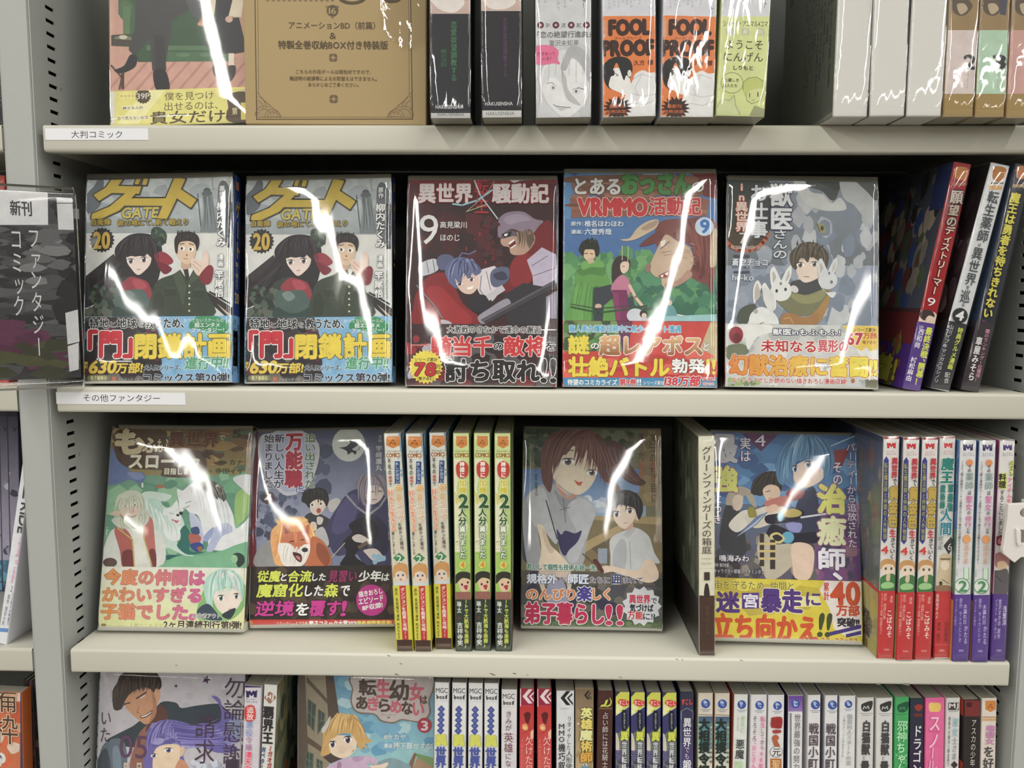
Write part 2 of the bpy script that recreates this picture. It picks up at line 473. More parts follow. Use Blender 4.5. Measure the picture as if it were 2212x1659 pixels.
def wrapmesh(W_, H_, D, amp=0.00035, seed=1, marg=0.0011, lam=0.045, bulge=0.0, fall=0.0):
    amp *= 0.45; rr = 0.0022; P = []; m = marg
    x0, x1, z0, z1 = -m * .3, W_ + m * .3, -D - m * .3, m
    def seg(a, b, k):
        for i in range(k): t = i / k; P.append((a[0] + (b[0] - a[0]) * t, a[1] + (b[1] - a[1]) * t))
    def arc(cx, cz, a0, a1, k=4):
        for i in range(k): t = math.radians(a0 + (a1 - a0) * i / k); P.append((cx + rr * math.cos(t), cz + rr * math.sin(t)))
    nf = max(5, int(W_ / 0.005))
    arc(x0 + rr, z1 - rr, 180, 90); seg((x0 + rr, z1), (x1 - rr, z1), nf); arc(x1 - rr, z1 - rr, 90, 0); seg((x1, z1 - rr), (x1, z0 + rr), 3)
    arc(x1 - rr, z0 + rr, 0, -90); seg((x1 - rr, z0), (x0 + rr, z0), 4); arc(x0 + rr, z0 + rr, -90, -180); seg((x0, z0 + rr), (x0, z1 - rr), 3)
    n = len(P); M = max(10, int(H_ / 0.007)); V = []; Fs = []
    for j in range(M + 1):
        y = -m * .1 + (H_ + m * .4) * j / M; e = min(1, min(j, M - j) / 2.0)
        for i, (x, z) in enumerate(P):
            dsp = (noise.noise(Vector((x / lam + seed * 7.3, y / (lam * 2.2), seed))) * amp * 1.6 + noise.noise(Vector((x / lam * 3, y / lam * 1.3, seed + 5))) * amp * .35) * e
            u = (x - x0) / (x1 - x0)
            if z > z1 - 1e-5: z = z + dsp + bulge * math.sin(math.pi * u) * e - fall * max(0, (u - .76) / .24) ** 2 * e - fall * .5 * max(0, (.1 - u) / .1) ** 2 * e
            elif z > z0 + rr: x = x + dsp * .3 * (1 if x > W_ / 2 else -1)
            c = .0006 * (1 - e)
            V.append((x + (c if x < W_ / 2 else -c), y, z - c if z > -D / 2 else z))
    for j in range(M):
        for i in range(n):
            a, b = j * n + i, j * n + (i + 1) % n
            Fs.append((a, a + n, b + n, b))
    Fs.append(tuple(range(n))); Fs.append(tuple(reversed(range(M * n, M * n + n))))
    me = mesh('shrink_wrap', V, Fs, True)
    for p in me.polygons[-2:]: p.use_smooth = False
    return me


class Book:
    def __init__(s, p, face, label, base=(235, 235, 230), group=None, name='comic_book', cat='comic', side=None, band=None, bandh=0.0,
                 pages=(156, 152, 138), wrap=None, amp=0.00035, seed=1, bulge=0.0, solid=False, bandloc=None):
        s.p, s.face, s.kids = p, face, []
        e = bpy.data.objects.new(name, None); C.objects.link(e); e.empty_display_size = 0.01; e.matrix_world = p.M
        e['label'] = label; e['category'] = cat
        if group: e['group'] = group
        s.e = e; W_, H_, D = p.W, p.H, p.D; s.W, s.H, s.D = W_, H_, D
        LOG.append('%-58s W%.0f H%.0f D%.0f Y%.1f z%.4f' % (label[:58], W_ * 1e3, H_ * 1e3, D * 1e3, p.Y * 1e3, p.O.z))
        if solid:
            link('box_body', boxmesh('box_body', 0, W_, 0, H_, -D, 0, 0.0006), colmat(base, .45), e)
        else:
            link('jacket', cshell('jacket', W_, D, 0, H_, face), colmat(base), e)
            pm = mat('page_edges_%d' % pages[0], pages, 0.9, 0.1, bump=0.6, bscale=900)
            if face == 'cover': link('page_block', boxmesh('page_block', 0.0006, W_ - 0.0012, 0.0006, H_ - 0.0007, -D + 0.0005, -0.0005), pm, e)
            else: link('page_block', boxmesh('page_block', 0.0005, W_ - 0.0005, 0.0006, H_ - 0.0007, -D + 0.001, -0.0012), pm, e)
        s.art = Print(W_, H_, p.loc); s.ttl = Print(W_, H_, p.loc, z0=7e-4)
        s.bp = None
        if band is not None:
            if bandloc: bandh = p.loc(*bandloc)[1]
            s.band = link('belly_band', cshell('belly_band', W_, D, 0.0002, bandh, face, out=0.00035, th=0.00012), colmat(band, .3), e)
            s.bp = Print(W_, bandh, p.loc, z0=4.5e-4); s.bh = bandh
            s.art.ylo = s.ttl.ylo = bandh
        # narrow side faces
        def frac(w, h): return lambda x, y: (x * w, (1 - y) * h)
        off = 0.0
        s.side = Print(D, H_, frac(D, H_), basis=(((0, 0, 1), (0, 1, 0), (-1, 0, 0)), (W_ + off, 0, 0)))
        s.lside = Print(D, H_, frac(D, H_), basis=(((0, 0, -1), (0, 1, 0), (1, 0, 0)), (0, 0, -D)))
        s.wrapspec = wrap; s.amp, s.seed, s.bulge = amp, seed, bulge
        # lettering sits above the art, and both above the band where they overlap nothing

    def done(s):
        s.side.build('spine_print' if s.face == 'cover' else 'back_cover_print', s.e)
        s.lside.build('fore_edge_print' if s.face == 'cover' else 'front_cover_print', s.e)
        if s.bp is not None:
            s.bp.build('band_print', s.band)
        s.art.build('cover_art' if s.face == 'cover' else 'spine_art', s.e)
        s.ttl.build('title_lettering', s.e)
        if s.wrapspec:
            link('shrink_wrap', wrapmesh(s.W, s.H, s.D, s.amp, s.seed, bulge=s.bulge, marg=0.002, fall=0.0012 if s.face == 'cover' else 0.0), WRAP_CRINKLE if s.wrapspec == 2 else WRAP if s.face == 'cover' else WRAP_SPINE if s.wrapspec == 3 else WRAP_SIDE, s.e)
        return s

    def clone(s, p, label, group=None, newwrap=None):
        e = s.e.copy(); C.objects.link(e); e['label'] = label
        if group: e['group'] = group
        O = p.O + p.ex * (p.W - s.W) / 2
        e.matrix_world = Matrix(((p.ex.x, p.ey.x, p.n.x, O.x), (p.ex.y, p.ey.y, p.n.y, O.y), (p.ex.z, p.ey.z, p.n.z, O.z), (0, 0, 0, 1)))
        LOG.append('   clone %-50s W%.0f (own %.0f) H%.0f Y%.1f' % (label[:50], s.W * 1e3, p.W * 1e3, p.H * 1e3, p.Y * 1e3))
        for ch in list(s.e.children):
            if ch.name.startswith('shrink_wrap') and newwrap:
                link('shrink_wrap', wrapmesh(s.W, s.H, s.D, s.amp, newwrap, bulge=s.bulge, marg=0.002, fall=0.0012 if s.face == 'cover' else 0.0), WRAP_CRINKLE if s.wrapspec == 2 else WRAP if s.face == 'cover' else WRAP_SPINE if s.wrapspec == 3 else WRAP_SIDE, e); continue
            c = ch.copy(); C.objects.link(c); c.parent = e
            for g in ch.children:
                d = g.copy(); C.objects.link(d); d.parent = c
        return e


def thing(name, label, cat, loc=(0, 0, 0), group=None):
    e = bpy.data.objects.new(name, None); C.objects.link(e); e.location = loc; e.empty_display_size = .02
    e['label'] = label; e['category'] = cat
    if group: e['group'] = group
    return e

# ------------------------------------------------------------------ bookcase
CREAM = mat('cream_enamel', (206, 203, 190), 0.38, 0.45, mottle=0.03, mscale=12)
GREY = mat('grey_enamel', (166, 168, 165), 0.45, 0.4, bump=0.15, bscale=1500, mottle=0.04, mscale=6)
DARKG = mat('back_board_shaded', (88, 90, 86), 0.6, 0.3, mottle=0.05)  # the uprights' grey, darkened in its colour for the shade behind the books


def board(label, x0, x1, zt, extra=None, chips=()):
    e = thing('shelf_board', label, 'shelf', ((x0 + x1) / 2, 0, zt))
    hw = (x1 - x0) / 2; r = 0.0028; h = 0.0212; th = 0.0012; dp = 0.248
    pr = [(dp, 0)]
    for k in range(6): t = math.radians(90 + 90 * k / 5); pr.append((r + r * math.cos(t), -r + r * math.sin(t)))
    for k in range(6): t = math.radians(180 + 90 * k / 5); pr.append((r + r * math.cos(t), -h + r + r * math.sin(t)))
    pr.append((0.014, -h))
    n = len(pr); inn = []
    for i, (y, z) in enumerate(pr):
        a, b = pr[max(i - 1, 0)], pr[min(i + 1, n - 1)]; ty, tz = b[0] - a[0], b[1] - a[1]; l = math.hypot(ty, tz)
        inn.append((y - tz / l * th, z + ty / l * th))
    V = []; Fs = []; ring = pr + inn[::-1]; m = len(ring)
    ring = [(y, z) for y, z in ring]
    for x in (-hw, hw):
        for y, z in ring: V.append((x, y, z))
    for i in range(m): j = (i + 1) % m; Fs.append((i, j, m + j, m + i))
    Fs.append(tuple(range(m))); Fs.append(tuple(range(2 * m - 1, m - 1, -1)))
    me = mesh('tray', V, Fs, True); 
    for p in me.polygons: p.use_smooth = len(p.vertices) == 4 and abs(p.normal.x) < .5
    o = link('tray', me, CREAM, e)
    for x in (-hw, hw):
        s = 1 if x < 0 else -1
        link('end_cap', boxmesh('end_cap', min(x, x + s * .001), max(x, x + s * .001), 0.0008, dp, -h + .0008, -0.0008), CREAM, e)
    return e


shelf1 = board('cream metal shelf highest in view, under the cardboard box and orange-banded volumes', 0.0, 0.8, Z1)
shelf2 = board('cream metal shelf with a label strip, under the five face-out comics', 0.0, 0.8, Z2)
shelf3 = board('cream metal shelf with chipped paint, under the two rows of slim spines', 0.0, 0.8, Z3)
shelf4 = board('cream metal shelf under the bottom row of spines', 0.0, 0.8, Z4)
for z, l in ((Z1, 'cream shelf end beyond the left upright, highest of those ends'), (Z2, 'cream shelf end beyond the left upright, below the hanging sign'),
             (Z3, 'cream shelf end beyond the left upright, under the leaning white paperback'), (Z4, 'cream shelf beyond the left upright under the orange comic')):
    board(l, -0.834, -0.034, z)


def slotted(name, X, sgn, parent, y1=0.249):
    zs = [-0.42]; holes = []; z = 0.5405 + 0.0105 * 22
    sl = []
    while z > -0.40: sl.append(z); z -= 0.0105
    sl.reverse()
    for z in sl: zs += [z - .0015, z + .0015]
    zs.append(0.80); ys = [0.0012, 0.024, 0.037, 0.0415, 0.0437, y1]
    V = [(X, y, z) for z in zs for y in ys]; k = len(ys); Fs = []
    for i in range(len(zs) - 1):
        for j in range(k - 1):
            hole = (i % 2 == 1) and (j == 1 or (j == 3 and (i // 2) % 10 == 3))
            if hole: continue
            q = (i * k + j, i * k + j + 1, (i + 1) * k + j + 1, (i + 1) * k + j)
            Fs.append(q if sgn < 0 else q[::-1])
    o = link(name, mesh(name, V, Fs), GREY, parent)
    md = o.modifiers.new('thickness', 'SOLIDIFY'); md.thickness = 0.0012; md.offset = -1
    return o


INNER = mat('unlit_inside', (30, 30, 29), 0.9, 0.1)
for nm, xa, xb, lab in (('shelf_upright', -0.0318, -0.0078, 'grey slotted metal upright left of the shelves, behind the hanging sign'),
                        ('shelf_upright', 0.8085, 0.8325, 'grey slotted metal upright right of the shelves, behind the white clip')):
    e = thing(nm, lab, 'upright', ((xa + xb) / 2, 0, 0))
    hw = (xb - xa) / 2
    link('front_flange', boxmesh('front_flange', -hw, hw, 0.0, 0.0016, -0.42, 0.80, 0.0007), GREY, e)
    slotted('side_panel', hw, 1, e); slotted('side_panel', -hw, -1, e)
    link('shade_core', boxmesh('shade_core', -0.002, 0.002, 0.01, 0.249, -0.42, 0.80), INNER, e)  # added near-black filler, painted as the shade inside the hollow upright
bp_ = link('back_panel', boxmesh('back_panel', -0.9, 0.9, 0.2495, 0.2515, -0.42, 0.85), DARKG, None,
           label='grey metal back panel behind all the shelves, shade in its colour', category='panel')

# label strips stuck on the lips
def lip_label(parent, zt, px0, py0, px1, py1, text, tb, tint):
    n = Vector((0, -1, 0)); O = hit(px0, py1, Vector((0, 0, 0)), n); X1 = hit(px1, py1, Vector(), n); T_ = hit(px0, py0, Vector(), n)
    w, h = X1.x - O.x, T_.z - O.z
    loc = parent.location
    bx = link('label_strip', boxmesh('label_strip', O.x - loc.x, X1.x - loc.x, -0.00035, 0.0, O.z - loc.z, T_.z - loc.z), mat('label_paper', tint, .55, .3), parent, label='white printed label strip')
    pr = Print(w, h, lambda x, y: ((lambda v: (v.x - O.x, v.z - O.z))(hit(x, y, O, n))), basis=(((1, 0, 0), (0, 0, -1), (0, 1, 0)), (O.x - loc.x, -0.00035, O.z - loc.z)))
    pr.H(text, *tb, (62, 62, 64), off=0.0)
    pr.build('lettering', bx)


lip_label(shelf1, Z1, 98.7, 277.5, 321, 302.5, '大判コミック', (154.5, 282.5, 264.5, 298.5), (226, 226, 230))
lip_label(shelf2, Z2, 122.5, 847, 401, 872.5, 'その他ファンタジー', (180.6, 852, 346, 867.5), (222, 222, 224))

# worn spots on the shelf-3 lip
def chips(parent, z0_, pts):
    n = Vector((0, -1, 0)); r = random.Random(4); V = []; Fs = []
    for (x, y, w) in pts:
        c = hit(x, y, Vector(), n); k = len(V); m = 7; sw = w / 2600
        for i in range(m):
            t = 6.283 * i / m; V.append((c.x - parent.location.x + sw * math.cos(t) * r.uniform(.5, 1.2), -0.00004, c.z - parent.location.z + sw * .3 * math.sin(t) * r.uniform(.5, 1.3) - math.cos(t) * sw * .2))
        Fs.append(tuple(range(k, k + m)))
    link('scuff_marks', mesh('scuff_marks', V, Fs), mat('bare_metal', (120, 116, 105), .6), parent, kind='stuff')


chips(shelf3, Z3, [(1063, 1456, 6), (1067, 1458, 5), (1112, 1455, 5), (1139, 1458, 4), (866, 1434, 4), (858, 1457, 6), (381, 1437, 4), (1462, 1424, 4), (1474, 1425, 3), (1601, 1426, 4),
                   (1897, 1478, 5), (1958, 1479, 8), (840, 1416.5, 5), (1340, 1463, 4), (2090, 1480, 5)])

# ------------------------------------------------------------------ the shop around the aisle
def room(name, x0, x1, y0, y1, z0, z1, m):
    o = link(name, boxmesh(name, x0, x1, y0, y1, z0, z1), m, None, kind='structure'); return o
room('floor', -8, 8, -13, 0.6, -1.17, -1.15, mat('pale_vinyl', (128, 124, 116), .5, .4, mottle=.04, mscale=2))
room('ceiling', -8, 8, -13, 0.6, 1.60, 1.62, mat('ceiling_white', (186, 186, 182), .8, .2))
WL = mat('shop_wall', (112, 110, 106), .8, .2)
room('wall_back', -8, 8, 0.58, 0.6, -1.15, 1.6, WL); room('wall_front', -8, 8, -13, -12.98, -1.15, 1.6, WL)
room('wall_left', -8, -7.98, -13, 0.6, -1.15, 1.6, WL); room('wall_right', 7.98, 8, -13, 0.6, -1.15, 1.6, WL)

# ================================================================== top shelf
# couple comic, partly behind the cardboard box
p = Panel('T1', (950, -10), (2080, -10), (2130, 1050), (925, 1045), Z1, Y=0.022, lean=8, D=0.014, H=0.2)
p.W += 0.010
b = Book(p, 'cover', 'tall comic with a couple by a green armchair, standing left of the cardboard box', (205, 158, 140), band=(225, 216, 120), bandloc=(1500, 762), wrap=1, seed=3, bulge=0.0015, amp=.0006)
a, n = b.art, b.bp
a.R((205, 155, 138), 900, -200, 2200, 800)
for i in range(14): a.L((184, 134, 122), 22, 900 + i * 120, 800, 1160 + i * 120, 500)
a.P((50, 82, 55), 1100, -200, 1980, -200, 1980, 520, 1180, 530, 1100, 420)
a.P((60, 95, 62), 1010, -50, 1090, -40, 1150, 60, 1160, 330, 1050, 340, 1060, 180, 1010, 120)
a.E((74, 108, 70), 1070, 90, 58, 85); a.R((88, 122, 80), 1050, 60, 1110, 330)
a.R((70, 105, 72), 1380, 440, 1990, 525); a.R((82, 116, 82), 1250, 390, 1960, 430)
a.E((90, 126, 90), 1560, 470, 60, 16); a.E((90, 126, 90), 1760, 470, 60, 16)
a.P((68, 70, 60), 950, 300, 1150, 285, 1140, 400, 950, 392); a.E((120, 122, 96), 1050, 330, 75, 26); a.E((200, 196, 170), 1052, 318, 35, 18)
a.P((70, 62, 55), 960, 330, 1130, 345, 1120, 372, 955, 380); a.R((74, 58, 45), 1035, 620, 1060, 760)
a.L((90, 66, 52), 16, 950, 560, 1040, 660, 1020, 760)
a.P((62, 60, 62), 1160, -60, 1720, -60, 1600, 90, 1470, 180, 1400, 640, 1300, 600, 1280, 330, 1150, 480, 1100, 430, 1150, 250)
a.P((78, 78, 84), 1560, -60, 1730, -60, 1700, 170, 1640, 130); a.P((50, 48, 50), 1320, 300, 1400, 300, 1420, 600, 1330, 600)
a.S((34, 32, 38), 975, 600, 1060, 560, 1110, 470, 1170, 480, 1160, 560, 1110, 600, 1030, 625)
a.S((30, 28, 34), 1310, 610, 1410, 600, 1450, 750, 1400, 780, 1330, 760)
a.P((225, 214, 190), 1780, -60, 1850, -60, 1830, 120, 1800, 170, 1750, 140); a.P((40, 38, 44), 1840, -60, 2000, -60, 1980, 190, 1850, 190)
a.P((225, 212, 188), 2000, -60, 2090, -60, 2060, 150, 1950, 140)
a.P((46, 44, 52), 1850, 160, 2040, 150, 2110, 440, 2000, 460, 1830, 455, 1740, 380); a.E((216, 180, 158), 1955, 165, 32, 28)
a.E((160, 110, 92), 1750, 190, 52, 38, 25); a.E((200, 150, 125), 1720, 205, 34, 20)
for x in (1860, 1975): a.R((232, 222, 200), x - 24, 455, x + 24, 560)
a.S((60, 46, 44), 1818, 560, 1890, 550, 1905, 640, 1880, 695, 1825, 640); a.S((60, 46, 44), 1940, 570, 2010, 565, 2000, 650, 1960, 698, 1912, 670)
n.R((222, 214, 118), 985, 762, 2120, 1060); n.R((214, 210, 196), 925, 762, 982, 1060)
n.P((232, 226, 160), 1250, 762, 1420, 762, 1180, 1060, 1000, 1060)
n.R((206, 200, 186), 2070, 762, 2120, 790)
n.B((80, 62, 44), 1224, 822, 68, 58, 16); n.H('39P', 1168, 798, 1278, 846, (212, 204, 190))
n.H('僕を見つけ', 1405, 785, 1825, 855, (108, 98, 58), off=.006); n.H('出せるのは、', 1405, 868, 1860, 940, (108, 98, 58), off=.006)
n.H('貴女だけ', 1285, 945, 1920, 1052, (84, 66, 40), off=.02)
n.R((232, 226, 190), 1040, 905, 1235, 938); n.H('紳士な人外', 1050, 910, 1225, 934, (90, 72, 50))
n.R((232, 226, 190), 1000, 992, 1275, 1022); n.H('目の見えない女性', 1006, 994, 1268, 1020, (90, 72, 50))
n.R((232, 220, 140), 1020, 800, 1150, 842); n.H('ゆるゆる', 1030, 808, 1145, 834, (190, 160, 60))
n.S((86, 66, 48), 1950, 810, 2120, 800, 2150, 1050, 1950, 1035, 1935, 960, 1950, 920); n.Vt('第', 1980, 920, 2030, 980, (214, 200, 150)); n.H('1', 2060, 880, 2110, 1020, (220, 205, 90))
b.done()

# cardboard box
p = Panel('T2', (90, -20), (1672, -20), (1655, 1066), (128, 1052), Z1, Y=0.004, D=0.034, H=0.235)
b = Book(p, 'spine', 'brown cardboard slipcase box with dark printed frame, on the highest shelf', (166, 143, 100), name='cardboard_box', cat='box', solid=True)
a = b.art; INK = (84, 64, 36)
_m = mat('paper_a68f64', (166, 143, 100), .8, .2, mottle=.05, mscale=30)
for q in ((198, 215, 1515, 1545, 1018, 8), (222, 234, 1500, 1518, 1000, 3)):
    a.L(INK, q[5], q[0], -200, q[1], q[4], q[3], q[4] - 2, q[2] + 10, -200)
a.R((150, 124, 80), 1652, -200, 1664, 1070)
for cx, cy, r in ((868, 492, 40), (872, 845, 40)):
    for k in range(4): a.E((104, 84, 52), cx + 16 * math.cos(k * 1.57 + .78), cy + 16 * math.sin(k * 1.57 + .78), r * .6)
    a.E((160, 134, 92), cx, cy, 15)
    for k in range(4): a.L((160, 134, 92), 3, cx, cy, cx + 32 * math.cos(k * 1.57), cy + 32 * math.sin(k * 1.57))
a.P((126, 104, 66), 800, 50, 920, 50, 862, 165); a.E((92, 72, 44), 862, 92, 50); a.H('16', 832, 68, 892, 118, (165, 140, 96))
a.E(INK, 1030, -35, 130, 75); a.E((166, 143, 100), 1030, -38, 95, 52); a.H('アニメーションBD（前篇）', 490, 185, 1225, 250, INK, off=.012)
for x in range(310, 880, 46): a.E((130, 106, 66), x, 4, 14, 6)
a.S(INK, 1300, -20, 1440, -20, 1420, 18, 1320, 22)
a.H('&', 838, 280, 892, 333, INK, off=.01); a.H('特製全巻収納BOX付き特装版', 400, 348, 1335, 420, INK, off=.02)
a.H('こちらの外段ボールは梱包材ですので、', 550, 595, 1190, 632, (100, 78, 46), off=.008); a.H('輸送時の破損等によるお取替えはできません。', 498, 652, 1240, 690, (100, 78, 46), off=.008)
a.H('あらかじめご了承ください。', 655, 706, 1085, 742, (100, 78, 46), off=.008)
for sx, x0 in ((1, 222), (-1, 1532)):
    a.P((160, 135, 92), x0, 790, x0 + sx * 70, 880, x0 + sx * 130, 920, x0 + sx * 200, 995, x0, 1000)
    for r in (55, 80): a.L((128, 104, 66), 5, *[v for k in range(9) for v in (x0 + sx * (60 + r * math.cos(k * .393)), 985 - r * math.sin(k * .393))])
    for r in (50, 75): a.L((128, 104, 66), 5, *[v for k in range(9) for v in (x0 + sx * (130 + r * .9 * math.cos(k * .393)), 1000 - r * .9 * math.sin(k * .393))])
    for r in (50, 75): a.L((128, 104, 66), 5, *[v for k in range(6) for v in (x0 + sx * (r * math.cos(k * .314)), 930 - r * 1.4 * math.sin(k * .314))])
    a.L((120, 96, 60), 5, x0, 790, x0 + sx * 60, 860, x0 + sx * 120, 910, x0 + sx * 205, 1000)
b.done()
# loose clear bag corner hanging over the box
wv, wf = [], []
for j in range(15):
    for i in range(13):
        u, v = i / 12, j / 14
        x = p.O.x + p.W - 0.036 + 0.037 * u; z = Z1 + 0.068 + v * 0.12 - 0.006 * math.sin(u * 3) - (0.02 * (1 - v) * (1 - u) if v < .4 else 0) + .03 * (1 - u) ** 2 * (1 - v)
        wv.append((x, 0.0025 - 0.0008 * abs(noise.noise(Vector((u * 5, v * 7, 1)))), z)); 
for j in range(14):
    for i in range(12): k = j * 13 + i; wf.append((k, k + 1, k + 14, k + 13))
link('plastic_bag', mesh('plastic_bag', wv, wf, True), WRAP_CRINKLE, None, label='clear crinkled bag corner hanging over the cardboard box', category='bag')

# black thick volumes
p = Panel('T2', (1685, 0), (2050, 0), (2035, 1002), (1705, 1018), Z1, D=0.13, H=0.235)
b1 = b = Book(p, 'spine', 'thick black volume with green lettering, right beside the cardboard box', (32, 34, 40), wrap=2, seed=11, amp=.0008, group='thick black volumes')
a = b.art
a.R((196, 170, 160), 1660, -1000, 2080, 118); a.S((225, 215, 210), 1700, -40, 1900, -60, 1990, 20, 1900, 108, 1760, 70)
a.R((190, 190, 188), 1660, 965, 2080, 1060); a.Vt('恋愛欲望調教する', 1870, 180, 1925, 690, (60, 124, 80), off=.01); a.Vt('獣の法則', 1785, 420, 1840, 570, (46, 100, 66), off=.01)
a.H('HAKUSENSHA', 1742, 896, 1970, 928, (205, 205, 205), off=.02); a.H('HAKUSENSHA', 1760, 965, 1985, 990, (90, 90, 92), off=.01)
b.done()
p = Panel('T3', (-85, 0), (250, 0), (244, 933), (-65, 945), Z1, D=0.13, H=0.235)
b = Book(p, 'spine', 'thick black volume with dim purple lettering, left of the white thick volume', (34, 32, 38), wrap=2, seed=12, amp=.0008, group='thick black volumes')
a = b.art
a.R((196, 172, 160), -120, -1000, 300, 88); a.S((225, 215, 210), -60, -60, 120, -60, 200, 10, 120, 70, -20, 60)
a.R((198, 198, 196), -120, 880, 300, 960); a.Vt('恋愛欲望調教する', 98, 140, 132, 610, (92, 56, 96), off=.01)
a.H('HAKUSENSHA', -45, 812, 175, 840, (205, 205, 205), off=.02); a.H('HAKUSENSHA', -35, 890, 188, 918, (110, 110, 110), off=.01)
b.done()
# white thick
p = Panel('T3', (355, 0), (800, 0), (800, 934), (360, 942), Z1, D=0.128, H=0.235)
b = Book(p, 'spine', 'thick white volume with a grey sketched face and pink speech bubble', (205, 205, 207), wrap=2, seed=13, amp=.0006)
a = b.art
a.R((205, 205, 208), 300, -1000, 850, 960)
for k in range(7): a.Vt('あいがつのもの'[:4 + k % 3], 370 + k * 52, -60, 394 + k * 52, [60, 22, -5, 80, 62, 10, -5][k], (120, 120, 122), off=0)
a.Vt('祭！', 730, -30, 762, 60, (40, 40, 42)); a.L((150, 150, 150), 2, 745, 65, 745, 135)
for k, ch in enumerate('★新★連★載★'):
    x = 397 + k * 61; a.E((70, 44, 52) if ch == '★' else (190, 190, 192), x, 200, 27); a.E((150, 70, 85) if ch == '★' else (232, 232, 232), x, 200, 17 if ch == '★' else 24)
    if ch == '★': a.B((230, 225, 226), x, 200, 11, 5, 5)
    else: a.H(ch, x - 20, 182, x + 20, 220, (120, 120, 122))
a.H('「恋の絶望行進曲」', 372, 248, 795, 300, (104, 104, 106), off=.012); a.H('富沢未知果', 466, 318, 702, 368, (128, 128, 130), off=0)
a.S((196, 196, 198), 360, 560, 500, 420, 640, 360, 800, 420, 800, 900, 720, 940, 640, 700, 420, 700, 380, 900, 360, 900)
a.S((226, 226, 227), 400, 560, 600, 440, 770, 600, 760, 800, 640, 925, 560, 930, 430, 780)
a.S((176, 176, 179), 555, 540, 620, 380, 700, 370, 790, 470, 800, 700, 740, 560, 690, 480, 640, 470, 600, 560)
a.S((214, 214, 216), 430, 560, 520, 430, 600, 400, 560, 520, 560, 620, 600, 760, 560, 660, 470, 620, 410, 700)
a.S((188, 188, 190), 560, 560, 600, 620, 620, 720, 720, 840, 600, 780)
a.L((140, 140, 143), 5, 445, 665, 490, 658, 520, 690); a.E((215, 215, 216), 497, 700, 24, 26); a.E((120, 120, 124), 497, 700, 9, 12)
a.L((110, 110, 114), 6, 655, 712, 700, 700, 742, 712); a.E((216, 216, 217), 683, 730, 36, 24); a.E((110, 110, 114), 680, 728, 10, 13)
a.P((196, 196, 198), 500, 835, 560, 855, 640, 850, 560, 885); a.L((70, 70, 74), 4, 500, 832, 520, 846, 560, 850, 620, 856, 636, 858)
a.L((170, 170, 172), 3, 370, 620, 400, 720, 380, 840); a.L((170, 170, 172), 3, 760, 560, 770, 700, 780, 780)
for k in range(7): a.L((166, 166, 170), 3, 420 + k * 52, 440 + (k % 3) * 25, 400 + k * 56, 600 + (k % 2) * 60)
a.S((226, 108, 150), 355, 380, 420, 358, 500, 372, 540, 410, 535, 470, 552, 512, 500, 505, 420, 518, 360, 500); a.H('行き合って', 372, 415, 512, 442, (150, 40, 84)); a.H('いる？', 415, 455, 482, 482, (150, 40, 84))
b.done()
# FOOL PROOF pair
p = Panel('T3', (888, 0), (1312, 0), (1316, 930), (895, 940), Z1, D=0.128, H=0.235)
b = Book(p, 'spine', 'thick orange-banded volume, left one of the matching orange pair', (212, 212, 218), wrap=2, seed=14, amp=.0004, group='orange-banded volumes')
a = b.art
a.R((208, 208, 216), 850, -1000, 1350, 140); a.R((226, 122, 52), 850, 128, 1350, 960); a.R((200, 200, 200), 850, 925, 1350, 960)
for k, (x, s_) in enumerate(((945, 70), (985, 50), (1018, 60), (1050, 20), (1085, 40), (1120, 60), (1150, 10), (1185, 34))): a.Vt('うれしいかた'[:4], x - 10, -70, x + 10, s_, (110, 110, 118), off=0)
a.Vt('OF」', 1262, -40, 1296, 66, (90, 90, 98)); a.L((150, 150, 156), 2, 1278, 80, 1278, 128)
a.Vt('新連載', 890, 165, 925, 300, (214, 160, 128))
for w_, y0, y1, x0, x1 in (('FOOL', 160, 275, 946, 1268), ('PROOF', 325, 440, 895, 1292)): a.H(w_, x0, y0, x1, y1, (60, 32, 24), off=.075, out=(60, 32, 24), ow=.02)
a.H('フールプルーフ', 985, 292, 1200, 316, (120, 56, 26)); a.H('久方 標', 1140, 478, 1292, 520, (100, 44, 22), off=.03)
a.S((226, 226, 226), 1130, 640, 1150, 590, 1210, 560, 1260, 580, 1330, 610, 1340, 940, 1100, 940, 1060, 800)
a.L((150, 150, 150), 3, 1120, 640, 1200, 590, 1290, 620); a.L((160, 160, 160), 3, 1110, 740, 1210, 770, 1310, 750); a.L((160, 160, 160), 3, 1130, 820, 1220, 835, 1310, 800); a.L((160, 160, 160), 3, 1200, 600, 1150, 700, 1170, 760)
a.S((232, 230, 228), 930, 600, 1000, 540, 1080, 580, 1110, 640, 1120, 760, 1080, 760, 1020, 735, 940, 690)
a.S((34, 32, 32), 900, 620, 890, 540, 940, 475, 1020, 450, 1100, 470, 1130, 540, 1110, 620, 1080, 600, 1060, 640, 1030, 560, 1000, 500, 960, 600, 940, 680, 960, 715, 920, 680)
a.P((30, 28, 28), 915, 560, 985, 560, 985, 600, 950, 612); a.L((60, 60, 60), 5, 985, 580, 1015, 600, 1000, 606)
a.E((225, 224, 222), 1105, 585, 16, 28)
a.B((58, 30, 22), 1010, 860, 120, 82, 17, .8); a.H('最新刊', 945, 832, 1058, 862, (196, 96, 40)); a.H('発売決定', 912, 876, 1080, 902, (196, 96, 40))
b.done()
p2 = Panel('T3', (1372, 0), (1806, 0), (1786, 930), (1340, 935), Z1, D=0.128, H=0.235)
b.clone(p2, 'thick orange-banded volume, right one of the matching orange pair', newwrap=26)
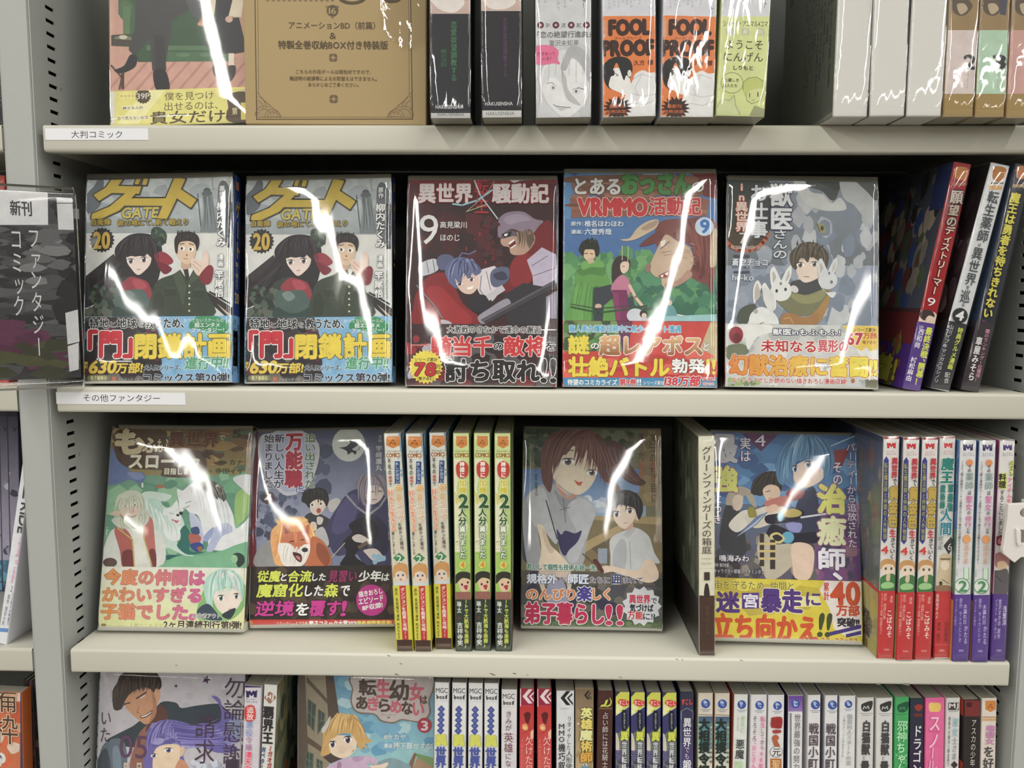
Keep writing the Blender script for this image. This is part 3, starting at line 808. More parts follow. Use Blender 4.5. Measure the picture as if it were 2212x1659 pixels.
# yellow-green
p = Panel('T3', (1838, 0), (2232, 0), (2182, 924), (1795, 934), Z1, D=0.128, H=0.235)
b = Book(p, 'spine', 'thick pale yellow-green volume with line drawings, right of the orange pair', (206, 214, 140), wrap=2, seed=16, amp=.0004)
a = b.art
a.R((208, 208, 214), 1780, -1000, 2300, 132); a.R((206, 214, 140), 1780, 130, 2300, 960)
for k, x in enumerate((1870, 1920, 1975, 2010, 2045, 2085)): a.Vt('ありがと', x - 9, -60, x + 9, [50, 20, 18, 20, 14, 22][k], (120, 120, 124), off=0)
a.Vt('ト', 2172, 0, 2200, 60, (90, 90, 96))
a.H('シュール・アニマル4コマ', 1852, 168, 2206, 212, (88, 84, 60), off=.012)
for x, ch in ((1905, '新'), (2028, '連'), (2150, '載')): a.R((180, 180, 160), x - 30, 226, x + 30, 280); a.H(ch, x - 24, 232, x + 24, 275, (206, 212, 168))
a.H('ようこそ', 1874, 322, 2166, 392, (80, 76, 50), off=.012); a.H('にんげん', 1858, 418, 2168, 492, (80, 76, 50), off=.012); a.H('しりもと', 1934, 525, 2088, 558, (66, 62, 44), off=.04)
G_ = (128, 134, 80)
a.L(G_, 4, *[v for k in range(21) for v in (1922 + 88 * math.cos(k * .314), 660 + 82 * math.sin(k * .314))]); a.H('心優しき', 1860, 624, 1975, 652, (90, 88, 56)); a.H('友人たち', 1848, 668, 1962, 696, (90, 88, 56))
a.S((190, 198, 108), 2010, 700, 2020, 640, 2090, 615, 2170, 640, 2195, 720, 2150, 700, 2060, 720, 2030, 770)
a.L(G_, 5, 2010, 720, 2010, 660, 2050, 622, 2120, 615, 2190, 660); a.L(G_, 4, 2030, 740, 2040, 800, 2080, 826, 2150, 800, 2175, 740); a.R((70, 66, 44), 2058, 742, 2064, 775); a.R((70, 66, 44), 2124, 734, 2132, 770); a.L(G_, 3, 2080, 800, 2100, 795)
a.S((200, 208, 150), 1800, 860, 1830, 790, 1900, 800, 1940, 760, 1950, 830, 1990, 900, 1800, 920); a.L(G_, 4, 1800, 860, 1840, 790, 1900, 800, 1940, 760, 1950, 840, 1985, 915)
a.P((150, 156, 110), 2060, 920, 2100, 840, 2180, 870, 2190, 924)
b.done()
# white boxes
lab = ['plain white thick volume at the start of the white row, right of the dark gap', 'plain white thick volume, middle one of the three white ones', 'plain white thick volume touching the brown ones, glare on its edge']
for k, (tl, tr, br, bl) in enumerate((((655, 0), (945, 0), (906, 974), (612, 980)), ((960, 0), (1252, 0), (1215, 972), (916, 975)), ((1272, 0), (1575, 0), (1520, 972), (1228, 975)))):
    p = Panel('T4', tl, tr, br, bl, Z1, D=0.134, H=0.235)
    if k == 0:
        b = Book(p, 'spine', lab[k], (207, 205, 200), wrap=2, seed=21, amp=.0005, group='plain white thick volumes', name='boxed_volume', cat='book', solid=True)
        b.lside.dim = .45; b.lside.R((150, 152, 150), 0, 0, 1, 1)  # shade of the side face put into its print colour
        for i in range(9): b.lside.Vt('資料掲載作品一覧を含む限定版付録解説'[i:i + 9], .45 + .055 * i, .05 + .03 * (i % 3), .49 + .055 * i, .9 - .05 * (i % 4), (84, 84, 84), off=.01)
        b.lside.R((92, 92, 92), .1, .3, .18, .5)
        b.done(); wb = b
    else: wb.clone(p, lab[k], newwrap=21 + k)
BR = (150, 124, 74)
for k, (tl, tr, br, bl, c, l) in enumerate((((1590, 0), (1832, 0), (1792, 975), (1528, 978), (206, 190, 186), 'thick brown volume with a pale pink panel, glare across it'),
        ((1845, 0), (2095, 0), (2046, 984), (1797, 978), (168, 198, 172), 'thick brown volume with a mint green panel numbered 3'), ((2110, 0), (2362, 0), (2310, 990), (2056, 984), (196, 150, 142), 'thick brown volume with a dusty pink panel at the frame edge'))):
    p = Panel('T4', tl, tr, br, bl, Z1, D=0.134, H=0.235)
    b = Book(p, 'spine', l, BR, wrap=2, seed=31 + k, amp=.0007, group='thick brown volumes')
    a = b.art; x0, x1 = bl[0] - 40, tr[0] + 40; xc = (tl[0] + tr[0]) / 2 - 20
    a.R((146, 120, 78), x0, -800, x1, 255); a.S((90, 74, 60), xc - 90, 20, xc - 20, -40, xc + 60, 0, xc + 90, 60, xc + 20, 130, xc - 60, 110); a.S((178, 158, 130), xc - 40, 40, xc + 20, 30, xc + 50, 80, xc - 10, 120)
    if k == 1: a.P((70, 68, 84), 2000, -50, 2080, -50, 2060, 130, 2010, 120)
    a.R(c, x0, 252, x1, 784)
    if k < 2: a.H('3' if k else '2', 1950 - 240 * (1 - k), 462, 2056 - 250 * (1 - k), 578, (44, 44, 44), off=.06); a.Vt('オリエント', 1985 - 255 * (1 - k), 610, 2006 - 255 * (1 - k), 740, (120, 128, 116) if k else (120, 110, 108), off=0)
    b.done()

# ================================================================== second shelf
WH, BK = (238, 238, 236), (24, 24, 28)
# soldier-and-girl comic, two copies
p = Panel('G2', (98, 95), (1108, 100), (1108, 1530), (92, 1530), Z2, lean=8.5, D=0.016)
b = Book(p, 'cover', 'second copy of the yellow-titled soldier comic, beside the dark red comic', (60, 70, 120), band=(120, 172, 212), bandloc=(600, 1068), wrap=1, seed=41, bulge=0.0006, amp=.0010,
         group='two copies of the yellow-titled soldier comic')
a, t, n = b.art, b.ttl, b.bp
a.R([(206, 214, 212), (150, 158, 162), 'y'], 60, 60, 1150, 500); a.R([(214, 212, 208), (206, 214, 212), 'y'], 60, 500, 1150, 1100)
a.N([(170, 178, 182), (186, 194, 196), (160, 168, 175)], 40, 100, 100, 1100, 420, 70, 5, 1.8)
a.S((96, 104, 112), 100, 240, 150, 180, 185, 120, 215, 135, 215, 190, 190, 240, 200, 300, 140, 360, 100, 350)
a.L((70, 76, 80), 7, 862, 230, 890, 490); a.L((120, 126, 126), 4, 958, 110, 968, 200)
a.S((104, 112, 118), 1000, 210, 1030, 140, 1070, 170, 1090, 260, 1080, 520, 1050, 560, 1010, 480); a.S((96, 104, 110), 905, 290, 940, 260, 970, 300, 960, 400, 930, 420)
# title strokes
def kat(c, g, dx=0, dy=0, sc_=1.0):
    for q in ((290, 112, 352, 128, 318, 178, 478, 182, 462, 232, 275, 226, 188, 280, 150, 240, 232, 190), (372, 226, 442, 228, 330, 345, 205, 402, 135, 402, 142, 368, 262, 318),
              (450, 112, 478, 112, 458, 168, 430, 165), (496, 118, 526, 120, 512, 172, 482, 170), (362, 262, 645, 262, 628, 314, 350, 312),
              (705, 118, 780, 130, 748, 200, 856, 272, 818, 328, 722, 262, 655, 402, 588, 400)):
        if g: t.L(c, g, *q, q[0], q[1], q[2], q[3])
        else: t.P(c, *q)
kat((66, 60, 48), 18, 0); kat((198, 170, 44), 0)
t.H('GATE', 348, 326, 592, 396, (196, 178, 70), (50, 54, 58), .04, .05, .15)
t.H('自衛隊', 138, 405, 270, 446, (176, 150, 42), (46, 48, 40), .06, .03); t.H('彼の地にて、斯く戦えり', 318, 405, 798, 448, (176, 150, 42), (46, 48, 40), .06, .03, .1)
a.B((44, 44, 46), 208, 546, 88, 76, 20); t.H('20', 155, 495, 262, 605, (200, 166, 60), None, off=.05)
a.P((120, 128, 132), 895, 240, 955, 235, 985, 330, 1000, 490, 950, 495, 880, 490, 905, 330); a.locks([(96, 104, 110), (150, 158, 160), (110, 118, 122)], 14, (900, 250, 900, 360, 880, 490), (960, 240, 985, 360, 1000, 490), 12, 5); a.E((74, 80, 86), 926, 212, 24, 22); a.P((96, 104, 110), 890, 225, 925, 195, 962, 222, 958, 240, 893, 242)
# girl
a.S((40, 36, 42), 380, 520, 470, 500, 570, 520, 620, 600, 610, 760, 560, 900, 500, 820, 360, 830, 300, 880, 200, 960, 90, 1010, 90, 920, 250, 820, 300, 700, 300, 600)
a.P((54, 48, 52), 90, 800, 290, 640, 330, 720, 180, 900, 90, 960); a.hair((30, 28, 34), 16, 100, 800, 260, 900, -90, 70, 16, 5)
a.P((48, 42, 46), 900, 880, 1000, 940, 1108, 1010, 1108, 1068, 1060, 1068, 960, 980); a.L((30, 28, 34), 12, 950, 900, 1090, 980); a.P((190, 176, 160), 1000, 980, 1100, 1060, 1080, 1066)
a.S((52, 72, 60), 550, 470, 600, 458, 650, 500, 645, 560, 600, 590, 550, 540); a.N([(80, 104, 84), (36, 52, 44)], 12, 560, 480, 640, 560, 22, 4)
a.S((150, 44, 62), 570, 640, 640, 630, 700, 690, 650, 720, 590, 700); a.S((120, 30, 50), 600, 690, 690, 740, 640, 780, 590, 720)
a.S((228, 208, 198), 375, 600, 400, 560, 500, 555, 545, 600, 545, 700, 500, 760, 455, 785, 410, 740, 380, 690)
a.P((44, 38, 44), 350, 640, 360, 540, 440, 505, 530, 520, 570, 600, 560, 680, 520, 640, 500, 660, 470, 655, 440, 660, 410, 655, 380, 665)
a.hair((62, 54, 62), 10, 380, 540, 520, 560, 6, 100, 10, 2)
a.locks([(70, 62, 70), (28, 24, 30), (52, 46, 52)], 26, (400, 530, 330, 560, 310, 720), (560, 530, 620, 600, 600, 800), 12, 4, .62)
a.locks([(66, 58, 66), (24, 20, 26), (44, 38, 44)], 24, (330, 620, 260, 760, 95, 830), (340, 760, 260, 860, 95, 990), 16, 8); a.locks([(60, 54, 62), (30, 26, 32)], 9, (400, 520, 372, 580, 366, 640), (420, 520, 400, 580, 396, 640), 12, 3)
a.eye(408, 690, 26, 20, (110, 96, 100)); a.eye(498, 680, 26, 22, (110, 92, 96)); a.L((170, 110, 110), 4, 452, 748, 472, 746)
a.P((52, 62, 56), 90, 1068, 110, 1040, 250, 900, 300, 830, 360, 800, 420, 790, 560, 880, 560, 1068); a.N([(74, 92, 78), (38, 46, 42), (92, 100, 88)], 46, 120, 860, 330, 1060, 30, 8)
a.S((74, 96, 92), 300, 930, 340, 880, 440, 860, 540, 900, 560, 980, 540, 1060, 420, 1068, 320, 1060); a.S((48, 68, 66), 310, 1000, 400, 1040, 470, 1035, 550, 1000, 560, 1080, 300, 1080); a.S((120, 138, 132), 350, 910, 400, 890, 440, 930, 390, 960)
a.S((150, 52, 66), 340, 860, 400, 800, 470, 810, 530, 840, 560, 930, 540, 950, 500, 890, 450, 880, 370, 890); a.S((178, 70, 84), 420, 820, 480, 820, 520, 870, 450, 880)
# man
a.S((58, 68, 56), 565, 1068, 560, 900, 600, 820, 700, 780, 760, 745, 830, 750, 900, 800, 930, 900, 975, 1068); a.S((48, 58, 48), 600, 900, 640, 960, 620, 1068, 570, 1068, 565, 950)
a.P((216, 214, 204), 745, 745, 790, 810, 800, 730); a.P((222, 220, 212), 800, 735, 812, 800, 840, 745); a.P((40, 46, 44), 768, 742, 800, 742, 806, 810, 790, 830)
a.P((72, 84, 68), 700, 790, 745, 750, 790, 860, 770, 1000); a.P((72, 84, 68), 900, 790, 838, 752, 800, 860); a.R((50, 60, 50), 840, 880, 915, 940); a.R((68, 78, 64), 842, 876, 912, 892); a.R((50, 60, 50), 640, 870, 720, 930); a.R((68, 78, 64), 642, 868, 718, 882)
for y in (860, 905, 945, 985, 1030): a.E((206, 200, 176), 812, y, 7)
a.P((196, 160, 134), 755, 690, 820, 690, 815, 735, 780, 750, 755, 730)
a.S((218, 188, 160), 720, 590, 740, 555, 800, 545, 850, 570, 852, 640, 820, 700, 785, 712, 745, 680, 722, 640)
a.S((38, 34, 36), 712, 620, 708, 540, 740, 500, 800, 488, 860, 510, 878, 560, 862, 620, 850, 580, 820, 556, 760, 556, 735, 580, 728, 640); a.hair((38, 34, 36), 14, 720, 510, 850, 530, 8, -34, 14, 9); a.locks([(60, 54, 54), (26, 22, 24)], 16, (740, 510, 720, 550, 728, 590), (860, 520, 860, 560, 846, 580), 14, 5, .4); a.S((150, 108, 88), 790, 640, 800, 650, 788, 658)
a.E((240, 236, 230), 762, 605, 20, 16); a.E((60, 50, 46), 758, 605, 8, 11); a.E((240, 236, 230), 822, 610, 20, 16); a.E((60, 50, 46), 818, 610, 8, 11); a.L((70, 54, 48), 5, 745, 576, 775, 570); a.L((70, 54, 48), 5, 808, 572, 838, 580); a.L((160, 110, 96), 4, 770, 672, 800, 676)
a.S((226, 200, 184), 820, 690, 850, 670, 900, 690, 905, 630, 935, 632, 945, 700, 920, 780, 870, 790, 835, 740); a.L((180, 140, 126), 4, 840, 690, 890, 730); a.L((180, 140, 126), 4, 832, 710, 880, 760)
a.S((130, 40, 50), 880, 790, 940, 720, 975, 740, 960, 830, 920, 850, 890, 830)
for q, x0, y0, x1, y1, s_ in (('原作', 1012, 178, 1050, 252, 0), ('柳内たくみ', 992, 288, 1062, 590, 1), ('漫画', 1004, 645, 1046, 728, 0), ('竿尾悟', 985, 755, 1048, 935, 1)):
    t.Vt(q, x0, y0, x1, y1, (236, 236, 236), (54, 58, 62), .05, .03)
t.R((44, 50, 56), 1070, 290, 1100, 600); t.Vt('YANAIたくみ'[5:], 1074, 300, 1096, 580, (150, 154, 156), off=0); t.Vt('SATORUSAO', 1058, 750, 1082, 940, (70, 76, 78), off=0)
# band
n.R((74, 76, 74), 60, 1068, 620, 1560); n.P((48, 40, 46), 60, 1120, 200, 1068, 300, 1068, 620, 1300, 640, 1560, 60, 1560)
n.N([(96, 38, 54), (40, 60, 52), (58, 50, 56), (110, 104, 100), (34, 34, 40)], 70, 90, 1080, 600, 1540, 44, 7)
n.P((128, 180, 218), 570, 1068, 1130, 1068, 1130, 1560, 640, 1560, 640, 1300); n.N([(146, 192, 190), (118, 172, 210), (140, 186, 222)], 50, 640, 1090, 1110, 1530, 40, 9)
n.N([(60, 150, 104), (48, 138, 92)], 16, 830, 1090, 1060, 1150, 46, 11, 1.3)
n.H('かつてないスケールの', 775, 1082, 1048, 1108, WH, off=0); n.H('超エンタメ', 850, 1110, 1022, 1142, WH, off=.02); n.H('ファンタジー！', 830, 1146, 1052, 1174, WH, off=.02)
D_ = (44, 48, 54)
n.H('特地', 130, 1082, 262, 1148, D_, WH, .04, .035); n.H('と', 272, 1105, 308, 1142, D_, WH, .05); n.H('地球', 318, 1082, 452, 1148, D_, WH, .04, .035); n.H('を', 462, 1105, 500, 1142, D_, WH, .05); n.H('救うため、', 512, 1080, 775, 1148, D_, WH, .04, .035)
n.H('「門」', 128, 1165, 420, 1348, (200, 34, 52), WH, .03, .05)
n.H('閉鎖計画', 445, 1185, 1090, 1352, (232, 206, 46), (92, 84, 40), .025, .045)
n.H('進行中!!', 790, 1342, 1082, 1426, (84, 160, 120), (214, 232, 226), .04, .04, .15)
n.H('630', 135, 1372, 315, 1455, (226, 196, 60), (70, 60, 40), .04, .06, .18); n.H('万部!', 315, 1385, 495, 1455, (226, 196, 60), (70, 60, 40), .04, .04, .12); n.Vt('累計', 96, 1378, 124, 1424, (220, 190, 60), off=.02)
n.H('大人気シリーズ、', 505, 1400, 758, 1436, D_, (214, 226, 236), .05, .03); n.H('コミックス第20弾!', 502, 1455, 1090, 1520, (38, 46, 66), (226, 234, 240), .035, .035)
n.S((120, 124, 88), 132, 1470, 260, 1470, 262, 1506, 132, 1506); n.H('電子書籍化', 140, 1474, 252, 1502, (214, 208, 150), off=.02); n.H('アルファポリス', 328, 1488, 472, 1510, (190, 190, 186), off=0); n.R((196, 104, 60), 288, 1480, 316, 1510)
# spine side
s_ = b.side; s_.z = 6e-4
s_.R((34, 58, 116), 0, 0, 1, .68); s_.N([(60, 90, 150), (24, 36, 80)], 14, 0, 0, 1, .66, .12, 3); s_.R((104, 156, 204), 0, .68, 1, 1)
s_.Vt('ゲート', .25, .12, .95, .4, (190, 150, 50), off=.03); s_.Vt('斯く戦えり', .3, .42, .7, .55, (196, 176, 90), off=0); s_.H('20', .2, .57, .8, .62, (190, 160, 70)); s_.R((190, 120, 70), .3, .03, .7, .07)
s_.Vt('原作 柳内たくみ', .1, .7, .42, .95, (40, 44, 60), off=.01); s_.Vt('漫画 竿尾悟', .55, .72, .85, .95, (40, 44, 60), off=.01)
b.done(); gate = b
p = Panel('G1', (86, 60), (1100, 62), (1100, 1530), (56, 1530), Z2, lean=8.5, D=0.016)
gate.clone(p, 'first copy of the yellow-titled soldier comic, beside the hanging sign and upright', newwrap=52)

# dark red comic with two fighters
p = Panel('B3', (66, 100), (1126, 108), (1116, 1580), (50, 1575), Z2, lean=8.5, D=0.014)
b = Book(p, 'cover', 'dark red comic with a large white 9 and two fighters in grey armour', (96, 20, 30), band=(50, 28, 34), bandloc=(600, 1140), wrap=1, seed=61, bulge=0.001, amp=.0006)
a, t, n = b.art, b.ttl, b.bp
a.R([(72, 20, 30), (86, 22, 32), 'y'], 40, 80, 1150, 300); a.R((58, 28, 34), 40, 285, 1150, 1160); a.N([(70, 24, 32), (48, 26, 32), (84, 28, 36)], 40, 150, 320, 1050, 800, 90, 3)
a.R((112, 26, 36), 60, 120, 1130, 150)
t.P((206, 194, 194), 70, 108, 780, 112, 815, 92, 860, 112, 1045, 122, 860, 132, 815, 150, 780, 128, 70, 122)
t.H('異世界', 146, 155, 520, 288, (212, 204, 204), (150, 26, 40), .03, .04); t.H('騒動記', 664, 155, 1056, 288, (212, 204, 204), (150, 26, 40), .03, .04)
t.Vt('転生', 535, 120, 640, 360, (172, 34, 42), None, .02, .02)
t.L((196, 200, 206), 9, 520, 90, 580, 240, 700, 400); t.L((180, 130, 120), 6, 700, 90, 640, 200, 540, 300, 480, 350); t.L((150, 196, 206), 12, 385, 296, 450, 305, 560, 270, 660, 200); t.L((160, 170, 130), 7, 480, 350, 540, 330, 620, 300)
t.H('9', 152, 372, 282, 580, (222, 222, 222), off=-.012); t.H('高見梁川', 296, 420, 482, 466, (212, 210, 210), off=.02); t.H('ほのじ', 298, 512, 432, 556, (212, 210, 210), off=.02)
a.N([(150, 30, 40), (130, 26, 36)], 12, 380, 340, 1040, 720, 22, 17, .5)
# red cloak sweeps
a.S((134, 26, 34), 150, 880, 220, 800, 330, 780, 400, 880, 460, 1000, 560, 1080, 620, 1160, 140, 1160, 110, 1000); a.S((160, 34, 42), 200, 900, 300, 880, 420, 1000, 520, 1100, 460, 1150, 260, 1140)
a.S((118, 24, 32), 850, 640, 1000, 440, 1080, 430, 1100, 640, 1000, 720, 950, 830, 860, 880, 740, 920, 720, 880, 800, 700); a.S((140, 32, 40), 800, 700, 900, 640, 960, 700, 930, 840, 800, 870)
# helmeted man
a.S((186, 150, 132), 720, 560, 740, 510, 800, 500, 940, 500, 960, 560, 900, 640, 830, 655, 790, 640, 780, 600, 740, 590)
a.P((110, 30, 36), 772, 572, 818, 538, 830, 580, 790, 612); a.P((236, 232, 226), 774, 570, 816, 540, 820, 552, 782, 582); a.P((236, 232, 226), 788, 604, 828, 576, 826, 588, 792, 610); a.S((96, 86, 100), 700, 490, 800, 480, 860, 520, 860, 560, 820, 520, 720, 540)
a.S((142, 124, 144), 700, 470, 715, 390, 780, 352, 880, 350, 960, 400, 1020, 415, 990, 450, 930, 520, 880, 500, 800, 470, 740, 500, 710, 530); a.S((160, 144, 162), 740, 400, 800, 370, 880, 370, 930, 410, 860, 420, 780, 440); a.P((40, 34, 42), 728, 505, 800, 486, 790, 522, 745, 534); a.P((240, 238, 236), 745, 508, 772, 500, 765, 520, 748, 522); a.S((120, 96, 80), 860, 500, 930, 470, 955, 530, 930, 570, 880, 540); a.locks([(150, 124, 100), (90, 72, 62)], 12, (840, 490, 850, 540, 840, 600), (940, 480, 960, 540, 940, 620), 14, 4)
a.P((96, 80, 70), 900, 520, 950, 500, 960, 550, 920, 610)
# plates at right
a.P((188, 178, 200), 905, 690, 1010, 600, 1110, 650, 1128, 860, 1020, 900, 950, 880, 945, 800); a.L((110, 100, 124), 5, 940, 730, 1050, 660); a.L((110, 100, 124), 5, 950, 800, 1120, 740); a.P((150, 142, 164), 1020, 960, 1128, 900, 1120, 1100, 1030, 1100)
a.P((46, 42, 52), 740, 940, 880, 850, 1040, 880, 1040, 1160, 780, 1160)
# blue haired youth
a.S((196, 196, 204), 150, 720, 260, 680, 280, 760, 160, 800); a.L((96, 98, 120), 5, 200, 700, 215, 780); a.L((96, 98, 120), 5, 245, 690, 258, 770)
a.S((90, 96, 130), 270, 690, 310, 650, 380, 660, 400, 720, 320, 760, 285, 745)
a.S((216, 208, 214), 560, 780, 640, 740, 700, 740, 720, 840, 720, 900, 640, 990, 560, 900); a.L((120, 110, 124), 6, 585, 800, 575, 900, 640, 990); a.L((120, 110, 124), 5, 620, 770, 650, 900)
a.S((90, 98, 128), 650, 780, 700, 740, 775, 745, 775, 830, 700, 880, 655, 860); a.S((58, 60, 84), 670, 790, 740, 770, 770, 820, 700, 830)
a.S((222, 192, 174), 400, 800, 460, 780, 540, 780, 570, 850, 530, 920, 470, 925, 420, 880)
a.S((96, 104, 144), 330, 780, 350, 710, 420, 670, 500, 680, 560, 720, 585, 770, 545, 800, 520, 780, 500, 830, 460, 780, 440, 860, 400, 820, 420, 890, 370, 860); a.hair((116, 124, 166), 16, 370, 700, 540, 760, -20, 70, 16, 6)
a.locks([(124, 132, 176), (72, 78, 116), (140, 148, 190), (92, 98, 138)], 26, (420, 685, 350, 740, 355, 860), (520, 690, 580, 730, 575, 770), 20, 4, .3); a.locks([(110, 118, 160), (66, 72, 108)], 12, (430, 700, 420, 760, 405, 830), (520, 700, 540, 740, 535, 780), 20, 7); a.N([(70, 40, 44), (90, 26, 36), (44, 22, 28)], 26, 600, 400, 720, 720, 30, 31)
a.L((96, 104, 144), 10, 420, 680, 450, 640, 500, 650, 545, 625)
a.eye(432, 855, 24, 15, (90, 76, 110)); a.eye(515, 825, 22, 16, (90, 76, 110)); a.P((245, 240, 240), 480, 885, 535, 868, 520, 895, 490, 900)
a.S((38, 36, 44), 500, 960, 560, 930, 640, 950, 660, 1010, 600, 1060, 520, 1040); a.S((150, 146, 160), 560, 1090, 640, 1030, 760, 960, 790, 1010, 700, 1080, 600, 1140)
a.L((196, 190, 200), 44, 640, 950, 730, 890); a.P((60, 58, 66), 580, 1110, 1100, 830, 1120, 870, 620, 1140); a.P((96, 92, 100), 590, 1112, 1100, 836, 1100, 846, 600, 1122)
a.L((60, 50, 54), 14, 130, 870, 260, 1020, 310, 1100); a.L((150, 140, 146), 6, 130, 866, 260, 1016, 310, 1096); a.S((186, 180, 190), 300, 1110, 360, 1120, 390, 1160, 320, 1160)
n.R((56, 30, 36), 40, 1140, 1150, 1600); n.N([(120, 30, 38), (70, 30, 38), (44, 40, 46), (90, 84, 90), (40, 26, 32)], 90, 60, 1150, 1110, 1580, 60, 21, 1.5); n.N([(150, 40, 46), (176, 170, 180)], 10, 60, 1180, 250, 1580, 60, 5)
n.H('大激戦のさなかで運命の邂逅', 344, 1152, 1004, 1204, (40, 36, 40), WH, .06, .02); n.R((230, 226, 226), 1005, 1176, 1110, 1184)
for ch, x0, x1 in (('一', 92, 218), ('騎', 232, 374), ('当', 388, 508), ('千', 530, 660), ('敵', 748, 884), ('将', 896, 1030)): n.H(ch, x0, 1228 if ch != '一' else 1268, x1, 1362 if ch != '一' else 1306, (206, 44, 50), (246, 226, 224), .03, .04)
n.H('の', 672, 1262, 740, 1322, (40, 36, 40), WH, .06, .03); n.H('を', 1035, 1265, 1105, 1325, (40, 36, 40), WH, .06, .03)
n.H('討ち取れ', 335, 1390, 990, 1545, (38, 34, 38), WH, .028, .05); n.H('!!', 1005, 1385, 1108, 1550, (38, 34, 38), WH, .025, .03)
n.B((232, 212, 60), 195, 1440, 122, 106, 26); n.H('シリーズ累計', 118, 1376, 278, 1402, (60, 52, 40), off=.02); n.H('78', 118, 1415, 262, 1502, (196, 36, 44), (60, 36, 34), .05, .06, .1); n.H('万', 270, 1425, 300, 1455, (60, 50, 40)); n.H('部', 262, 1462, 298, 1492, (60, 50, 40)); n.H('（電子含む）', 135, 1510, 255, 1535, (60, 52, 40), off=.02)
b.side.R((110, 28, 38), 0, 0, 1, 1); b.side.N([(60, 24, 30), (140, 50, 50)], 16, 0, 0, 1, 1, .1, 2)
b.done()

# green field comic with horned beast
p = Panel('B4', (56, 55), (1140, 58), (1132, 1585), (46, 1580), Z2, lean=8.5, D=0.014)
b = Book(p, 'cover', 'comic with a wooden-plank title and a smiling horned beast above a green-cloaked traveller', (90, 150, 190), band=(206, 60, 52), bandloc=(600, 1118), wrap=1, seed=71, bulge=0.0012, amp=.0006)
a, t, n = b.art, b.ttl, b.bp
a.R([(92, 140, 190), (70, 110, 168), 'y'], 40, 30, 1160, 700); a.N([(96, 150, 206), (140, 176, 206), (60, 92, 150)], 12, 80, 60, 900, 110, 60, 4, 2)
a.R([(88, 146, 92), (96, 160, 100), 'y'], 40, 700, 1160, 1130)
a.N([(98, 158, 96), (112, 172, 108), (84, 146, 92), (70, 128, 86)], 90, 60, 640, 700, 860, 62, 6); a.N([(64, 128, 96), (56, 116, 88), (80, 144, 104), (50, 108, 84)], 110, 560, 800, 1130, 1100, 60, 7)
a.R([(92, 140, 190), (96, 150, 196), 'y'], 46, 90, 110, 400)
a.P((138, 98, 76), 112, 100, 480, 88, 1010, 96, 1080, 130, 1060, 225, 1000, 240, 560, 232, 140, 232, 118, 180); a.P((150, 96, 78), 96, 256, 150, 245, 1000, 240, 1080, 270, 1060, 385, 600, 378, 104, 392, 118, 320)
a.N([(120, 80, 62), (164, 114, 92)], 26, 120, 110, 1050, 370, 30, 3, 4.5); a.P((120, 44, 46), 900, 60, 1140, 58, 1140, 260, 1040, 240, 1000, 110)
GR = (74, 142, 66)
t.H('とある', 138, 118, 452, 228, (222, 222, 220), (96, 70, 60), .03, .04); t.H('おっさん', 470, 75, 950, 222, GR, (40, 84, 40), .03, .07, .0); t.H('の', 960, 130, 1040, 215, (214, 214, 212), (110, 60, 56), .05, .03)
t.H('VRMMO', 160, 258, 640, 378, (206, 46, 52), (240, 208, 200), .035, .075); t.H('活動記', 660, 250, 1020, 372, (206, 46, 52), (240, 208, 200), .035, .035)
for s_t, x0, x1, y0, y1 in (('原作：', 108, 195, 420, 450), ('椎名ほわほわ', 204, 476, 414, 456), ('漫画：', 108, 195, 478, 506), ('六堂秀哉', 204, 392, 470, 512)): t.H(s_t, x0, y0, x1, y1, (214, 224, 234), None, off=.03)
# beast
a.S((126, 66, 62), 700, 500, 740, 420, 860, 400, 1100, 400, 1132, 520, 1130, 700, 1100, 920, 1080, 900, 1060, 860, 1000, 840, 940, 780, 960, 600, 820, 560, 720, 600)
a.hair((104, 50, 50), 30, 820, 420, 1080, 800, 30, 60, 34, 5); a.hair((146, 84, 76), 16, 840, 410, 1080, 700, 20, 70, 22, 8); a.locks([(140, 78, 70), (104, 52, 50), (118, 62, 58)], 22, (860, 420, 960, 540, 980, 640), (1120, 420, 1130, 700, 1090, 920), 34, 6)
a.S((206, 184, 156), 455, 545, 520, 535, 570, 470, 640, 420, 720, 405, 710, 460, 650, 500, 560, 545, 490, 556); a.S((176, 150, 124), 600, 470, 660, 430, 718, 410, 700, 450, 640, 480)
a.S((116, 58, 54), 590, 590, 640, 540, 720, 490, 760, 520, 700, 570, 630, 590)
a.S((198, 172, 146), 660, 740, 690, 660, 740, 560, 780, 510, 860, 560, 940, 600, 970, 700, 930, 790, 880, 850, 800, 880, 750, 870, 740, 820, 690, 800)
a.S((178, 140, 122), 760, 860, 860, 830, 930, 760, 960, 800, 880, 860, 800, 885); a.E((150, 116, 104), 650, 745, 20, 36, 15); a.hair((176, 146, 122), 14, 860, 560, 950, 740, 50, 10, 16, 4)
a.P((150, 66, 62), 720, 800, 800, 760, 850, 700, 870, 620, 885, 660, 870, 740, 800, 810, 740, 820); 
for q in ((735, 800, 760, 790, 752, 816), (765, 786, 795, 770, 785, 800), (800, 766, 826, 738, 820, 778), (828, 730, 848, 690, 852, 745), (850, 685, 862, 640, 876, 700)): a.P((240, 238, 228), *q)
a.P((235, 225, 210), 735, 560, 775, 545, 765, 590, 740, 600); a.L((110, 70, 66), 6, 740, 610, 800, 560); a.L((150, 112, 98), 4, 740, 640, 820, 625); a.L((150, 112, 98), 4, 760, 660, 850, 640)
a.S((200, 180, 150), 1100, 500, 1132, 480, 1135, 700, 1090, 740, 1085, 640)
t.E((196, 216, 232), 1045, 455, 66); t.H('9', 1018, 408, 1078, 500, (60, 116, 190), off=.05)
